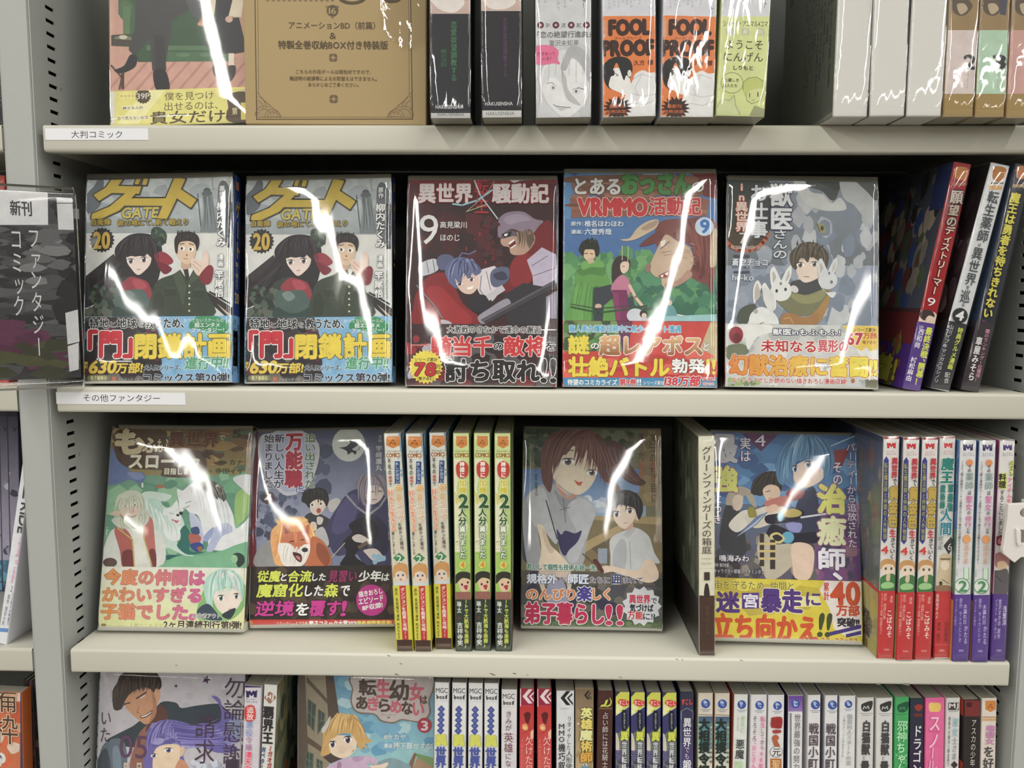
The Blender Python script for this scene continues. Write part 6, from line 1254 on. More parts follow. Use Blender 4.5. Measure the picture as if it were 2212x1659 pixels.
# healer comic
p = Panel('M5', (312, 66), (1334, 80), (1350, 1515), (332, 1488), Z3, lean=12.5, D=0.014)
b = Book(p, 'cover', 'comic with a blue-haired fighter and sword, yellow band, behind the slim cream spine', (70, 110, 160), band=(206, 184, 30), bandloc=(800, 1068), wrap=1, seed=151, bulge=0.001, amp=.0005)
a, t, n = b.art, b.ttl, b.bp
a.R([(66, 104, 160), (90, 150, 196), 'y'], 280, 40, 1400, 620); a.R([(90, 110, 140), (96, 84, 104), 'y'], 280, 560, 1400, 1090); a.N([(110, 160, 206), (80, 130, 184), (60, 96, 150)], 40, 360, 120, 1320, 560, 70, 5, 1.5)
a.P((96, 50, 96), 520, 66, 800, 74, 670, 205); a.R((104, 70, 120), 1040, 640, 1400, 1090); a.N([(130, 80, 130), (110, 84, 120), (150, 110, 130), (74, 70, 96)], 60, 1000, 560, 1330, 1060, 60, 6); a.N([(70, 70, 80), (100, 96, 96), (150, 140, 130), (60, 54, 60)], 60, 360, 800, 1000, 1060, 60, 9); a.L((180, 206, 220), 8, 1300, 100, 760, 330); a.P((150, 50, 50), 1160, 200, 1270, 180, 1220, 300, 1150, 330)
# long grey haired swordsman
a.S((60, 60, 66), 400, 700, 440, 560, 520, 600, 560, 760, 560, 900, 400, 860); a.S((176, 164, 150), 430, 560, 450, 480, 520, 440, 600, 470, 640, 580, 600, 560, 560, 500, 540, 560, 490, 600, 470, 570); a.S((216, 196, 180), 475, 540, 500, 500, 545, 510, 540, 580, 500, 605)
a.S((222, 216, 206), 450, 700, 520, 620, 580, 600, 620, 640, 560, 720, 500, 750)
# dark haired one
a.S((52, 44, 42), 600, 480, 620, 400, 680, 350, 760, 340, 810, 400, 800, 480, 760, 420, 700, 440, 680, 500, 640, 500); a.locks([(76, 66, 60), (34, 28, 28), (52, 44, 42)], 30, (700, 350, 620, 400, 590, 510), (790, 370, 820, 440, 790, 500), 16, 4, .4); a.S((224, 196, 172), 680, 470, 720, 430, 780, 440, 800, 490, 760, 540, 715, 545); a.L((60, 50, 46), 5, 700, 478, 730, 470); a.L((170, 90, 80), 4, 720, 522, 745, 516)
a.S((214, 206, 190), 560, 640, 680, 580, 800, 560, 840, 640, 720, 700, 620, 720); a.S((150, 140, 60), 580, 590, 620, 580, 640, 640, 590, 650); a.S((196, 120, 110), 700, 540, 860, 500, 860, 560, 720, 580); a.S((224, 190, 166), 700, 590, 760, 560, 790, 590, 730, 620)
a.P((110, 130, 170), 505, 780, 640, 640, 720, 610, 640, 700); a.P((190, 200, 214), 505, 782, 620, 690, 700, 620, 640, 690)
# blue haired fighter
a.S((52, 56, 84), 940, 500, 1020, 440, 1060, 560, 1060, 760, 980, 820, 900, 760, 900, 600); a.S((150, 50, 60), 840, 480, 940, 440, 960, 500, 880, 540)
a.S((28, 26, 44), 700, 640, 800, 620, 900, 590, 960, 610, 940, 660, 800, 690, 710, 690); a.S((30, 28, 46), 700, 780, 740, 700, 820, 720, 900, 760, 1040, 750, 1060, 820, 900, 820, 740, 820); a.E((90, 170, 200), 800, 645, 20, 34); a.E((90, 170, 200), 850, 785, 42, 40); a.S((190, 170, 90), 820, 620, 880, 590, 940, 610, 930, 640, 850, 650); a.S((210, 196, 120), 730, 770, 780, 750, 830, 790, 800, 825, 740, 815); a.S((40, 36, 50), 745, 780, 780, 765, 815, 792, 780, 812)
a.L((216, 220, 226), 12, 940, 650, 1110, 625); a.S((150, 150, 206), 840, 690, 940, 690, 930, 750, 860, 740)
a.S((190, 180, 160), 640, 860, 700, 760, 760, 830, 880, 830, 960, 900, 900, 960, 780, 1060, 700, 1060); a.S((226, 198, 176), 880, 830, 990, 830, 1030, 900, 1000, 1060, 900, 1060, 880, 960); a.R((60, 50, 44), 730, 800, 765, 1000); a.R((60, 50, 44), 660, 760, 690, 980)
for y in (820, 870, 920): a.R((206, 186, 120), 655, y, 770, y + 16)
a.S((240, 216, 200), 885, 360, 900, 300, 1000, 260, 1080, 300, 1090, 380, 1030, 430, 960, 450, 905, 420); a.N([(232, 160, 150)], 5, 1000, 320, 1080, 360, 22, 3)
a.S((88, 136, 178), 780, 400, 770, 280, 820, 170, 900, 110, 1000, 90, 1100, 120, 1160, 210, 1160, 320, 1110, 400, 1090, 330, 1040, 280, 960, 250, 900, 290, 880, 380, 920, 440, 950, 470, 860, 440, 840, 380, 820, 430); a.locks([(120, 168, 206), (60, 104, 148), (96, 146, 188), (76, 124, 166), (146, 190, 220)], 46, (920, 105, 780, 200, 800, 430), (960, 95, 880, 170, 880, 400), 18, 4); a.locks([(120, 168, 206), (60, 104, 148), (96, 146, 188), (80, 128, 170)], 30, (960, 95, 950, 160, 920, 258), (1060, 110, 1180, 220, 1120, 400), 18, 6); a.locks([(110, 158, 198), (70, 116, 158)], 8, (860, 180, 830, 330, 850, 430), (890, 180, 850, 330, 890, 440), 14, 8)
a.eye(900, 320, 20, 26, (70, 110, 160)); a.eye(992, 290, 32, 28, (70, 110, 160)); a.L((130, 60, 60), 4, 935, 405, 955, 400)
LW = (232, 228, 238)
t.Vt('最', 330, 95, 510, 275, (190, 192, 200), (110, 90, 140), .03, .05); t.Vt('強', 330, 305, 515, 475, (214, 216, 110), (150, 90, 130), .03, .05); t.Vt('につき', 345, 500, 405, 690, LW, (110, 80, 120), .05, .01); t.Vt('実は', 525, 110, 600, 270, LW, (100, 80, 130), .04, .01); t.H('4', 626, 92, 698, 168, LW, off=.0)
t.Vt('パーティーから追放された', 1248, 150, 1312, 850, LW, (120, 84, 130), .05, .005); t.Vt('その', 1150, 280, 1222, 425, LW, (120, 84, 130), .05, .01)
t.Vt('治', 1045, 430, 1245, 620, (220, 222, 110), (150, 90, 140), .03, .055); t.Vt('癒', 1045, 645, 1245, 835, (226, 228, 180), (150, 90, 140), .03, .04); t.Vt('師、', 1045, 860, 1245, 1068, (236, 234, 240), (110, 70, 140), .03, .055)
t.H('鳴海みわ', 388, 905, 585, 948, LW, (60, 54, 70), .07, .02); t.H('原作 鬱沢色素', 350, 960, 450, 985, LW, off=0); t.H('キャラクター原案：カオミンタン', 350, 1000, 690, 1030, (220, 218, 226), (60, 54, 70), .06, .0)
n.R((214, 196, 36), 280, 1040, 1400, 1540); n.N([(196, 176, 40), (222, 206, 60), (190, 170, 60)], 30, 360, 1080, 1000, 1260, 70, 5, 1.6); n.P((226, 218, 214), 1065, 1140, 1100, 1075, 1345, 1082, 1350, 1450, 1250, 1460, 1160, 1400, 1130, 1260); n.P((226, 220, 150), 360, 1200, 1060, 1180, 1080, 1250, 360, 1270)
n.H('街を守るため、仲間と', 352, 1080, 890, 1138, (90, 84, 40), (226, 216, 110), .04, .0); PU = (84, 52, 130)
n.H('迷', 368, 1155, 522, 1290, PU, off=.05); n.P((84, 52, 130), 540, 1160, 655, 1158, 655, 1265, 540, 1268); n.H('宮', 552, 1168, 645, 1258, (226, 222, 236), off=.035); n.H('暴走', 672, 1135, 945, 1290, PU, (232, 228, 190), .03, .05); n.H('に', 975, 1158, 1070, 1245, PU, off=.04)
OR = (206, 76, 26)
n.H('立ち向かえ', 348, 1308, 1045, 1480, OR, off=.05); n.H('!!', 1060, 1300, 1140, 1455, (66, 76, 40), off=.035, shear=.15)
n.H('40', 1142, 1090, 1332, 1240, (206, 76, 30), off=.06); n.Vt('累計', 1090, 1092, 1130, 1210, (200, 60, 50), off=.03); n.H('万部', 1178, 1245, 1332, 1315, (206, 76, 30), off=.05); n.H('突破!!', 1186, 1330, 1332, 1388, (56, 50, 60), off=.06)
n.P((70, 56, 130), 1130, 1425, 1345, 1375, 1345, 1400, 1135, 1450); n.P((70, 56, 130), 1240, 1440, 1345, 1415, 1345, 1440, 1245, 1462)
n.H('モンスターコミックス', 1012, 1462, 1320, 1502, (176, 70, 40), off=.03); n.P((176, 50, 44), 970, 1500, 968, 1455, 982, 1462, 992, 1475, 1002, 1462, 1012, 1455, 1010, 1500, 998, 1500, 996, 1482, 990, 1492, 984, 1482, 982, 1500)
b.side.R((60, 100, 160), 0, 0, 1, 1)
b.done()

# monster-comics spines at the right end
def imprint(a, x, y, w, c):
    h = w * .72; a.P(c, x - w * .5, y - h * .45, x - w * .3, y - h * .3, x - w * .12, y - h * .42, x, y - h * .1, x + w * .12, y - h * .42, x + w * .3, y - h * .3, x + w * .5, y - h * .5, x + w * .46, y + h * .45, x + w * .2, y + h * .45, x + w * .18, y + h * .05, x, y + h * .32, x - w * .18, y + h * .05, x - w * .2, y + h * .45, x - w * .46, y + h * .45)
RD = (196, 34, 40)
p = Panel('M6', (165, 92), (262, 95), (224, 1445), (127, 1440), Z3, D=0.128)
b = Book(p, 'spine', 'comic spine with golden title and red foot, first of the three, its side showing', (214, 210, 206), band=RD, bandloc=(190, 1030), wrap=1, seed=161, amp=.0003, group='golden-titled red-footed comics')
a, t, n, l = b.art, b.ttl, b.bp, b.lside
a.R((214, 210, 208), 100, 60, 300, 1040); a.R((160, 40, 44), 100, 60, 300, 108); imprint(a, 212, 146, 56, (196, 40, 50)); a.H('モンスター', 186, 178, 238, 188, (190, 90, 90), off=.02); a.H('コミックス', 182, 192, 242, 204, (190, 90, 90), off=.02)
a.P((56, 60, 140), 166, 235, 182, 212, 196, 235, 192, 560, 186, 720, 170, 742, 152, 720, 158, 560); C3(t, '転生魔法師と仲間の人外物語', 178, 250, 170, 715, 22, (150, 150, 90), (40, 44, 110), .1, .03)
C3(t, '異世界', 232, 222, 228, 345, 38, (196, 40, 60), None, off=.04); C3(t, 'で', 232, 350, 232, 385, 26, (60, 50, 50)); C3(t, '黄金色', 228, 395, 218, 640, 56, (190, 160, 60), (120, 96, 40), .05, .06); C3(t, '生', 220, 655, 218, 700, 38, (200, 50, 60), None, off=.04); C3(t, 'きていく', 222, 705, 214, 835, 30, (70, 56, 56), None, off=.02); t.H('4', 148, 758, 190, 802, (206, 50, 40), (240, 236, 230), .05, .06)
a.S((196, 146, 84), 145, 900, 150, 850, 190, 835, 232, 850, 240, 910, 225, 880, 170, 880); a.S((230, 206, 184), 155, 890, 180, 868, 225, 875, 230, 915, 200, 935, 165, 925); a.E((60, 90, 70), 178, 895, 7, 9); a.E((60, 90, 70), 212, 895, 7, 9); a.S((56, 120, 60), 140, 960, 180, 930, 235, 935, 240, 1030, 140, 1030); a.S((150, 200, 130), 150, 990, 185, 975, 225, 985, 220, 1010, 160, 1015); a.S((216, 186, 160), 185, 930, 205, 930, 200, 970, 180, 965)
n.R(RD, 80, 1025, 300, 1460); C3(n, 'こばみそ', 200, 1150, 198, 1310, 32, (236, 214, 206), None, off=.02); C3(n, '漫画', 212, 1060, 210, 1100, 18, (220, 150, 140)); C3(n, '原作 遠野九重', 175, 1045, 168, 1200, 18, (220, 150, 140)); C3(n, 'キャラクター原案 阿倍野ちゃこ', 156, 1045, 146, 1290, 16, (220, 150, 140)); n.H('双葉社', 165, 1380, 200, 1392, (220, 150, 140)); n.R((226, 220, 216), 80, 1438, 300, 1460)
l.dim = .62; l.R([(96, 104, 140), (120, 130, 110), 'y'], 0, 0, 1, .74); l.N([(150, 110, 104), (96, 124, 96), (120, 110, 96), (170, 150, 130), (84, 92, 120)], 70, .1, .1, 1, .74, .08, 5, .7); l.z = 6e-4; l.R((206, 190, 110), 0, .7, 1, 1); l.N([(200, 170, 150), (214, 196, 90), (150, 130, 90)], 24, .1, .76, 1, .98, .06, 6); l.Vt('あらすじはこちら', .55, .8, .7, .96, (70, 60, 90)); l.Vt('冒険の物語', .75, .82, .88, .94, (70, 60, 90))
s_ = b.side; s_.z = 5.5e-4; s_.R((84, 100, 120), 0, 0, 1, 1)
b.done(); rg = b
rg.clone(Panel('M6', (285, 100), (385, 103), (337, 1455), (244, 1450), Z3, D=0.128), 'comic spine with golden title and red foot, middle of the three')
rg.clone(Panel('M6', (402, 98), (495, 100), (448, 1452), (356, 1448), Z3, D=0.128), 'comic spine with golden title and red foot, right one beside the teal-titled spine')
p = Panel('M6', (508, 90), (600, 92), (568, 1445), (465, 1440), Z3, D=0.128)
b = Book(p, 'spine', 'white comic spine with large teal characters and a red foot', (212, 212, 208), band=RD, bandloc=(520, 1032), wrap=1, seed=165, amp=.0003)
a, t, n = b.art, b.ttl, b.bp
a.R((212, 212, 208), 440, 60, 640, 1040); a.R((176, 100, 96), 440, 60, 640, 104); imprint(a, 558, 146, 52, (206, 60, 64)); a.H('モンスター', 530, 178, 586, 188, (190, 90, 90), off=.02); a.H('コミックス', 528, 192, 590, 202, (190, 90, 90), off=.02)
TL = (30, 130, 120)
C3(t, '魔王', 554, 222, 545, 372, 76, TL, (226, 230, 226), .04, .05); C3(t, '軍最強', 572, 385, 565, 545, 34, TL, None, off=.05); C3(t, '魔術師', 524, 385, 520, 530, 30, TL, None, off=.05); C3(t, 'は', 520, 538, 520, 560, 20, TL); C3(t, '人間', 545, 530, 538, 690, 72, (40, 130, 150), (226, 230, 226), .04, .04); C3(t, 'だった', 512, 698, 508, 775, 28, (190, 196, 190), (120, 120, 120), .05)
a.P((56, 52, 54), 528, 756, 575, 700, 600, 750, 560, 810); t.H('6', 552, 740, 578, 782, (206, 206, 204), off=0)
a.S((206, 186, 150), 500, 880, 505, 820, 540, 800, 576, 825, 578, 900, 565, 1010, 495, 1010, 490, 930); a.S((232, 212, 190), 515, 860, 540, 845, 562, 860, 560, 890, 535, 905, 515, 890); a.R((120, 100, 70), 508, 832, 570, 842); a.E((60, 50, 40), 512, 985, 10, 14); a.L((90, 70, 50), 4, 520, 960, 560, 985); a.S((150, 110, 80), 480, 1000, 570, 1000, 560, 1040, 480, 1040)
n.R(RD, 420, 1025, 640, 1436); n.R((222, 218, 212), 420, 1434, 640, 1470); C3(n, '冒険者ギルド', 492, 1050, 486, 1200, 20, (230, 180, 170)); C3(n, '羽田遼亮', 545, 1220, 540, 1340, 26, (120, 26, 30)); C3(n, '漫画 南河', 500, 1220, 494, 1340, 22, (120, 26, 30)); n.H('双葉社', 500, 1385, 535, 1398, (230, 160, 150)); n.L((230, 120, 110), 2, 440, 1356, 570, 1358)
b.side.R((100, 140, 160), 0, 0, 1, 1); b.done()
p = Panel('M6', (632, 115), (728, 117), (682, 1460), (580, 1456), Z3, D=0.128)
b = Book(p, 'spine', 'white comic spine with pink and green title and purple foot, left one of the two', (210, 212, 212), band=(84, 52, 140), bandloc=(640, 1052), wrap=1, seed=166, amp=.0003, group='pink-titled purple-footed comics')
a, t, n = b.art, b.ttl, b.bp
a.R((212, 212, 214), 560, 60, 760, 1070); imprint(a, 678, 158, 62, (54, 44, 96)); a.H('モンスター', 648, 190, 712, 200, (90, 84, 120), off=.02); a.H('コミックス', 644, 202, 714, 212, (90, 84, 120), off=.02)
t.E((226, 140, 80), 686, 250, 20, 20); C3(t, 'その', 688, 262, 684, 308, 22, (80, 74, 80)); C3(t, '薬師', 686, 312, 684, 412, 50, (120, 150, 140), None, off=.0); C3(t, 'は', 686, 420, 684, 445, 22, (80, 74, 80)); C3(t, '聖女', 684, 452, 680, 540, 40, (214, 110, 170), None, off=.01); C3(t, 'の', 682, 545, 680, 565, 20, (80, 74, 80)); C3(t, '修行', 680, 572, 676, 640, 40, (214, 120, 170), None, off=.01); C3(t, 'にも', 680, 645, 676, 680, 22, (80, 74, 80)); t.E((230, 156, 90), 668, 714, 24, 26); C3(t, '活きま', 668, 745, 662, 862, 34, (232, 170, 130), None, off=.01)
C3(t, '～コミュ障の薬師がパーティ追放された先で無双の活躍をするようです～', 642, 240, 618, 865, 16, (80, 76, 84), None, off=.01); C3(t, 'かたる', 606, 895, 604, 940, 16, (150, 150, 150))
a.R((206, 226, 206), 652, 890, 682, 960); a.L((110, 160, 120), 4, 652, 890, 652, 960, 682, 960, 682, 890); a.E((110, 160, 120), 642, 1000, 48); a.E((222, 228, 220), 642, 1000, 41); t.H('2', 620, 968, 668, 1032, (70, 140, 90), off=.03)
n.R((84, 52, 140), 540, 1048, 760, 1470); C3(n, '木漏れ日', 660, 1110, 656, 1230, 22, (190, 176, 216)); C3(n, '原作 サトウとシオ', 634, 1075, 626, 1340, 18, (170, 156, 206)); C3(n, 'かたる', 664, 1240, 660, 1350, 22, (190, 176, 216)); C3(n, 'モンスター文庫刊', 606, 1080, 598, 1240, 14, (150, 136, 190)); n.H('双葉社', 620, 1385, 650, 1398, (170, 156, 206))
b.lside.R((60, 110, 170), 0, 0, 1, .4); b.lside.R((90, 130, 110), 0, .4, 1, 1); b.lside.z = 6e-4; b.lside.R((206, 140, 80), .6, .72, 1, 1); b.side.R((80, 130, 180), 0, 0, 1, .6)
b.done(); pp = b
pp.clone(Panel('M6', (750, 115), (846, 118), (797, 1464), (698, 1458), Z3, D=0.128), 'white comic spine with pink and green title and purple foot, right one of the two')
p = Panel('M6', (870, 112), (965, 116), (902, 1460), (812, 1455), Z3, D=0.128)
b = Book(p, 'spine', 'white comic spine with yellow-edged black characters, half behind the white clip', (216, 212, 208), band=(80, 48, 132), bandloc=(860, 1050), wrap=1, seed=168, amp=.0003)
a, t, n = b.art, b.ttl, b.bp
a.R((216, 212, 210), 780, 60, 1000, 1070); a.R((70, 56, 110), 780, 60, 1000, 118); imprint(a, 918, 158, 56, (66, 54, 120)); a.H('モンスター', 888, 190, 948, 200, (90, 84, 120), off=.02); a.H('コミックス', 884, 202, 950, 212, (90, 84, 120), off=.02)
C3(t, '科理'.replace('科', '料'), 886, 318, 882, 402, 44, (40, 40, 30), (214, 216, 60), .12, .05); C3(t, 'バズレ', 936, 240, 940, 330, 22, (60, 66, 30), (220, 226, 80), .1, .03); C3(t, 'アイテムを', 932, 345, 925, 495, 30, (226, 110, 140)); C3(t, 'することにしました', 884, 418, 868, 690, 30, (70, 56, 60), None, off=.01)
t.S((120, 40, 60), 848, 700, 885, 695, 885, 745, 855, 752, 846, 735); t.H('6', 858, 706, 878, 742, (220, 130, 150))
a.S((176, 110, 110), 835, 860, 840, 810, 880, 795, 925, 820, 925, 880, 900, 850, 860, 860, 855, 890); a.S((224, 190, 150), 855, 880, 860, 855, 900, 850, 918, 880, 890, 905, 865, 905); a.S((90, 84, 90), 830, 920, 870, 905, 920, 905, 915, 1048, 825, 1048); a.L((50, 46, 50), 5, 850, 940, 880, 975)
n.R((80, 48, 132), 760, 1045, 980, 1470); C3(n, '浅葱洋', 900, 1120, 896, 1240, 24, (210, 200, 226)); C3(n, '宮沢まきお 原作', 872, 1080, 862, 1320, 18, (190, 176, 216)); C3(n, 'イラスト 夜ノみつき', 850, 1080, 840, 1320, 16, (170, 156, 206)); n.H('双葉社', 850, 1385, 880, 1398, (170, 156, 206))
b.lside.R((180, 60, 110), 0, 0, 1, 1); b.done()

# ================================================================== fourth shelf (cut by the frame)
p = Panel('N1', (318, 205), (1668, 215), (1627, 1102), (300, 1102), Z4, Y=0.022, lean=7, D=0.014)
b = Book(p, 'cover', 'comic with a grinning dark-haired man and a violet-haired person, stars above', (176, 172, 184), wrap=1, seed=201, bulge=0.0005, amp=.0002)
a, t = b.art, b.ttl
a.R((196, 192, 200), 200, 0, 1800, 3200); a.N([(186, 182, 192), (204, 200, 206)], 20, 340, 260, 1640, 900, 90, 4)
for x, y, r, c, f in ((1300, 290, 44, (84, 40, 90), 1), (1022, 348, 20, (70, 44, 70), 1), (1145, 440, 34, (150, 140, 150), 0), (545, 675, 22, (170, 164, 172), 0), (310, 675, 20, (170, 164, 172), 0)):
    a.B(c, x, y, r, r * .42, 5)
    if not f: a.B((200, 196, 204), x, y, r * .72, r * .3, 5)
a.S((44, 60, 74), 820, 640, 880, 500, 1020, 500, 1070, 550, 1200, 530, 1400, 510, 1480, 560, 1560, 640, 1500, 760, 1300, 800, 1000, 760); a.S((44, 58, 72), 480, 790, 620, 720, 720, 660, 800, 760, 700, 900, 520, 900, 400, 870, 390, 840); a.S((96, 110, 126), 400, 850, 500, 830, 560, 900, 560, 1110, 380, 1200, 310, 1200, 330, 940); a.S((60, 70, 84), 300, 1030, 380, 920, 420, 1120, 300, 1200); a.S((120, 140, 156), 440, 930, 500, 920, 520, 1150, 460, 1200)
a.S((150, 96, 80), 700, 760, 840, 640, 900, 600, 960, 700, 900, 900, 760, 1110, 600, 1110, 640, 900); a.S((96, 56, 48), 820, 600, 880, 520, 950, 600, 930, 660, 840, 720, 740, 760)
a.S((206, 150, 112), 560, 540, 560, 470, 640, 380, 780, 360, 860, 400, 850, 520, 810, 620, 780, 680, 740, 700, 680, 660, 600, 590); a.S((214, 160, 122), 830, 380, 860, 370, 880, 420, 860, 500, 835, 490); a.S((180, 124, 92), 800, 400, 840, 480, 840, 600, 790, 680, 770, 690, 810, 560)
a.S((62, 48, 46), 450, 560, 440, 400, 480, 320, 520, 240, 640, 200, 780, 200, 870, 260, 890, 340, 870, 380, 830, 360, 820, 410, 780, 370, 720, 360, 640, 390, 590, 430, 545, 500, 520, 560); a.hair((56, 42, 40), 20, 450, 330, 560, 520, -30, 40, 24, 5); a.locks([(88, 70, 64), (46, 34, 34), (66, 52, 48)], 50, (560, 210, 440, 330, 460, 560), (840, 220, 930, 300, 850, 400), 26, 8, .3); a.locks([(80, 64, 58), (48, 36, 36)], 18, (560, 260, 560, 340, 560, 440), (850, 260, 860, 330, 830, 385), 26, 5)
a.L((60, 44, 44), 12, 660, 462, 750, 405); a.L((110, 70, 56), 5, 680, 455, 748, 430); a.L((60, 44, 44), 10, 545, 515, 600, 500); a.P((226, 214, 206), 685, 455, 745, 425, 740, 440, 700, 460); a.P((110, 50, 50), 690, 625, 740, 610, 808, 565, 800, 600, 750, 635, 700, 645); a.P((232, 226, 222), 700, 628, 750, 610, 800, 580, 796, 592, 750, 625, 706, 636); a.L((150, 100, 80), 5, 680, 540, 665, 590, 690, 600)
a.S((110, 100, 176), 740, 900, 760, 760, 840, 680, 960, 655, 1100, 680, 1220, 720, 1400, 700, 1440, 620, 1420, 520, 1350, 440, 1420, 460, 1460, 560, 1560, 620, 1630, 700, 1620, 850, 1500, 860, 1600, 940, 1400, 960, 1200, 880, 1080, 930, 1090, 1110, 760, 1110, 720, 1000)
a.N([(140, 132, 200), (96, 88, 160), (160, 156, 210)], 40, 780, 700, 1560, 900, 40, 5, 2.2); a.S((140, 150, 190), 1490, 700, 1560, 640, 1640, 690, 1630, 840, 1540, 800)
a.S((234, 208, 176), 810, 1110, 820, 960, 870, 900, 980, 880, 1060, 900, 1060, 1000, 1020, 1110, 960, 1160, 850, 1160); a.S((226, 190, 160), 1060, 920, 1090, 900, 1105, 940, 1080, 990, 1062, 985); a.S((206, 140, 110), 1010, 1110, 1060, 1020, 1120, 1060, 1140, 1150, 1010, 1200)
a.locks([(140, 130, 204), (88, 80, 154), (116, 108, 184), (160, 154, 216)], 40, (900, 670, 740, 760, 760, 1060), (1040, 690, 1060, 800, 1080, 930), 24, 4, .5); a.locks([(140, 130, 204), (88, 80, 154), (116, 108, 184)], 36, (980, 680, 1240, 760, 1440, 640), (1060, 880, 1300, 900, 1560, 900), 20, 7); a.eye(955, 935, 42, 26, (110, 100, 150)); a.eye(822, 985, 30, 22, (110, 100, 150))
a.N([(206, 212, 226), (170, 176, 196)], 24, 1180, 1040, 1480, 1160, 40, 3); a.R((60, 44, 66), 1480, 1020, 1620, 1200)
t.Vt('勿論慰謝料', 1450, 270, 1660, 1270, (70, 48, 76), off=-.012); t.Vt('請求', 1190, 600, 1390, 1060, (70, 44, 72), off=-.012)
t.Vt('いた', 325, 590, 430, 860, (66, 56, 62), off=-.006); t.H('05', 505, 800, 760, 1010, (96, 52, 96), off=-.018); t.R((206, 190, 180), 545, 1050, 590, 1110); t.R((206, 190, 180), 665, 1050, 710, 1110); t.H('ミ', 555, 1070, 578, 1092, (70, 60, 60)); t.H('楽', 672, 1066, 702, 1096, (70, 60, 60))
b.done()


def S4(zn, x0, x1, yt, xb0, xb1, base, label, group=None, Y=0.010, D=0.112, seed=1, H=None):
    yb = {'N1': 1102, 'N2': 1102, 'N3': 1211, 'N4': 1153, 'N5': 878}[zn]
    p = Panel(zn, (x0, yt), (x1, yt), (xb1, yb), (xb0, yb), Z4, Y=Y, D=D, H=H)
    if label is None: return p
    b = Book(p, 'spine', label, base, group=group, seed=seed); b.art.R(base, x0 - 60, yt - 60, x1 + 60, yb * 3)
    return b


PGREY = (110, 108, 100)
b = S4('N1', 1657, 1806, 345, 1625, 1785, (206, 200, 208), 'white comic spine with a red square seal, right beside the violet-haired cover', D=.12)
a, t = b.art, b.ttl; a.R((60, 44, 96), 1600, 300, 1850, 362); imprint(a, 1716, 420, 104, (50, 40, 90)); a.H('モンスター', 1668, 462, 1758, 478, (80, 70, 110), off=.02); a.H('コミックス', 1664, 484, 1766, 502, (80, 70, 110), off=.03)
t.S((206, 60, 60), 1660, 540, 1740, 530, 1748, 650, 1664, 662); t.Vt('追放', 1672, 535, 1740, 658, (240, 210, 206), off=.02); C3(t, '悪役', 1700, 672, 1694, 808, 68, (130, 150, 206), None, off=.0); C3(t, '令嬢', 1696, 810, 1690, 940, 64, (176, 110, 160), None, off=0); C3(t, '漫天令', 1690, 950, 1680, 1130, 66, (222, 80, 110), (240, 200, 206), .05, .03)
b.done()
b = S4('N1', 1830, 1955, 336, 1800, 1920, (212, 212, 206), 'white comic spine with heavy black characters, before the green-patterned side', D=.12)
a, t = b.art, b.ttl; t.S((150, 110, 90), 1835, 450, 1862, 420, 1886, 398, 1910, 420, 1940, 450, 1910, 480, 1886, 506, 1862, 480); t.H('HJ', 1855, 425, 1918, 475, (226, 214, 206), off=.05); t.S((212, 212, 206), 1858, 430, 1862, 470, 1860, 470)
C3(t, '覇界王', 1876, 538, 1864, 872, 96, (48, 44, 46), None, off=.045); C3(t, '対ベター', 1832, 905, 1812, 1110, 34, (60, 70, 130), None, off=.04); C3(t, '～ガオガイ', 1892, 895, 1876, 1150, 44, (170, 50, 54), None, off=.04)
s_ = b.side; s_.R((84, 90, 70), 0, 0, 1, 1); s_.N([(110, 116, 90), (130, 120, 80), (60, 70, 60), (150, 150, 130)], 60, 0, 0, 1, .6, .09, 4, .8); s_.P((120, 130, 110), .3, .05, .6, 0, .9, .2, .4, .35); s_.P((60, 80, 76), .38, .1, .55, .06, .75, .2, .45, .28); s_.R((110, 70, 44), 0, .55, 1, 1); s_.N([(140, 90, 60), (90, 60, 40)], 20, 0, .5, 1, 1, .1, 3)
b.done()

# blond-haired child comic
p = Panel('N2', (103, 225), (1350, 230), (1350, 1102), (94, 1102), Z4, Y=0.026, lean=5, D=0.014)
b = Book(p, 'cover', 'comic with a blond child in lilac, timbered houses and a pink-lettered plaque', (130, 170, 190), wrap=1, seed=211, bulge=0.0005, amp=.0002)
a, t = b.art, b.ttl
a.R([(84, 140, 186), (140, 196, 210), 'y'], 60, 100, 1400, 900); a.R([(150, 200, 206), (120, 190, 190), 'y'], 60, 900, 1400, 3000); a.N([(120, 176, 206), (176, 210, 220), (96, 160, 196)], 50, 440, 260, 1350, 980, 60, 5, 1.4)
a.P((150, 138, 116), 90, 200, 420, 200, 470, 600, 380, 1100, 90, 1100); a.P((88, 72, 62), 350, 200, 420, 200, 480, 610, 440, 640, 380, 640); a.P((96, 80, 68), 105, 200, 165, 200, 200, 1102, 100, 1102); a.P((96, 80, 68), 180, 260, 380, 480, 370, 510, 180, 310)
for q in ((190, 460, 270, 520, 250, 770, 185, 700), (285, 555, 350, 600, 345, 700, 280, 800), (170, 940, 245, 970, 240, 1102, 165, 1102), (270, 1010, 330, 1040, 330, 1102, 270, 1102)):
    a.P((84, 96, 80), *q); a.P((60, 76, 70), q[0] + 10, q[1] + 16, q[2] - 10, q[3] + 8, q[4] - 12, q[5] - 22, q[6] + 8, q[7] - 14); a.L((130, 136, 116), 4, (q[0] + q[2]) / 2, q[1] + 20, (q[0] + q[4]) / 2, q[5] - 20); a.L((130, 136, 116), 4, q[0] + 8, (q[1] + q[7]) / 2, q[2] - 8, (q[3] + q[5]) / 2 + 10)
a.P((96, 76, 62), 160, 790, 420, 980, 400, 1010, 155, 850); a.P((76, 60, 56), 330, 1000, 420, 960, 520, 1010, 400, 1060)
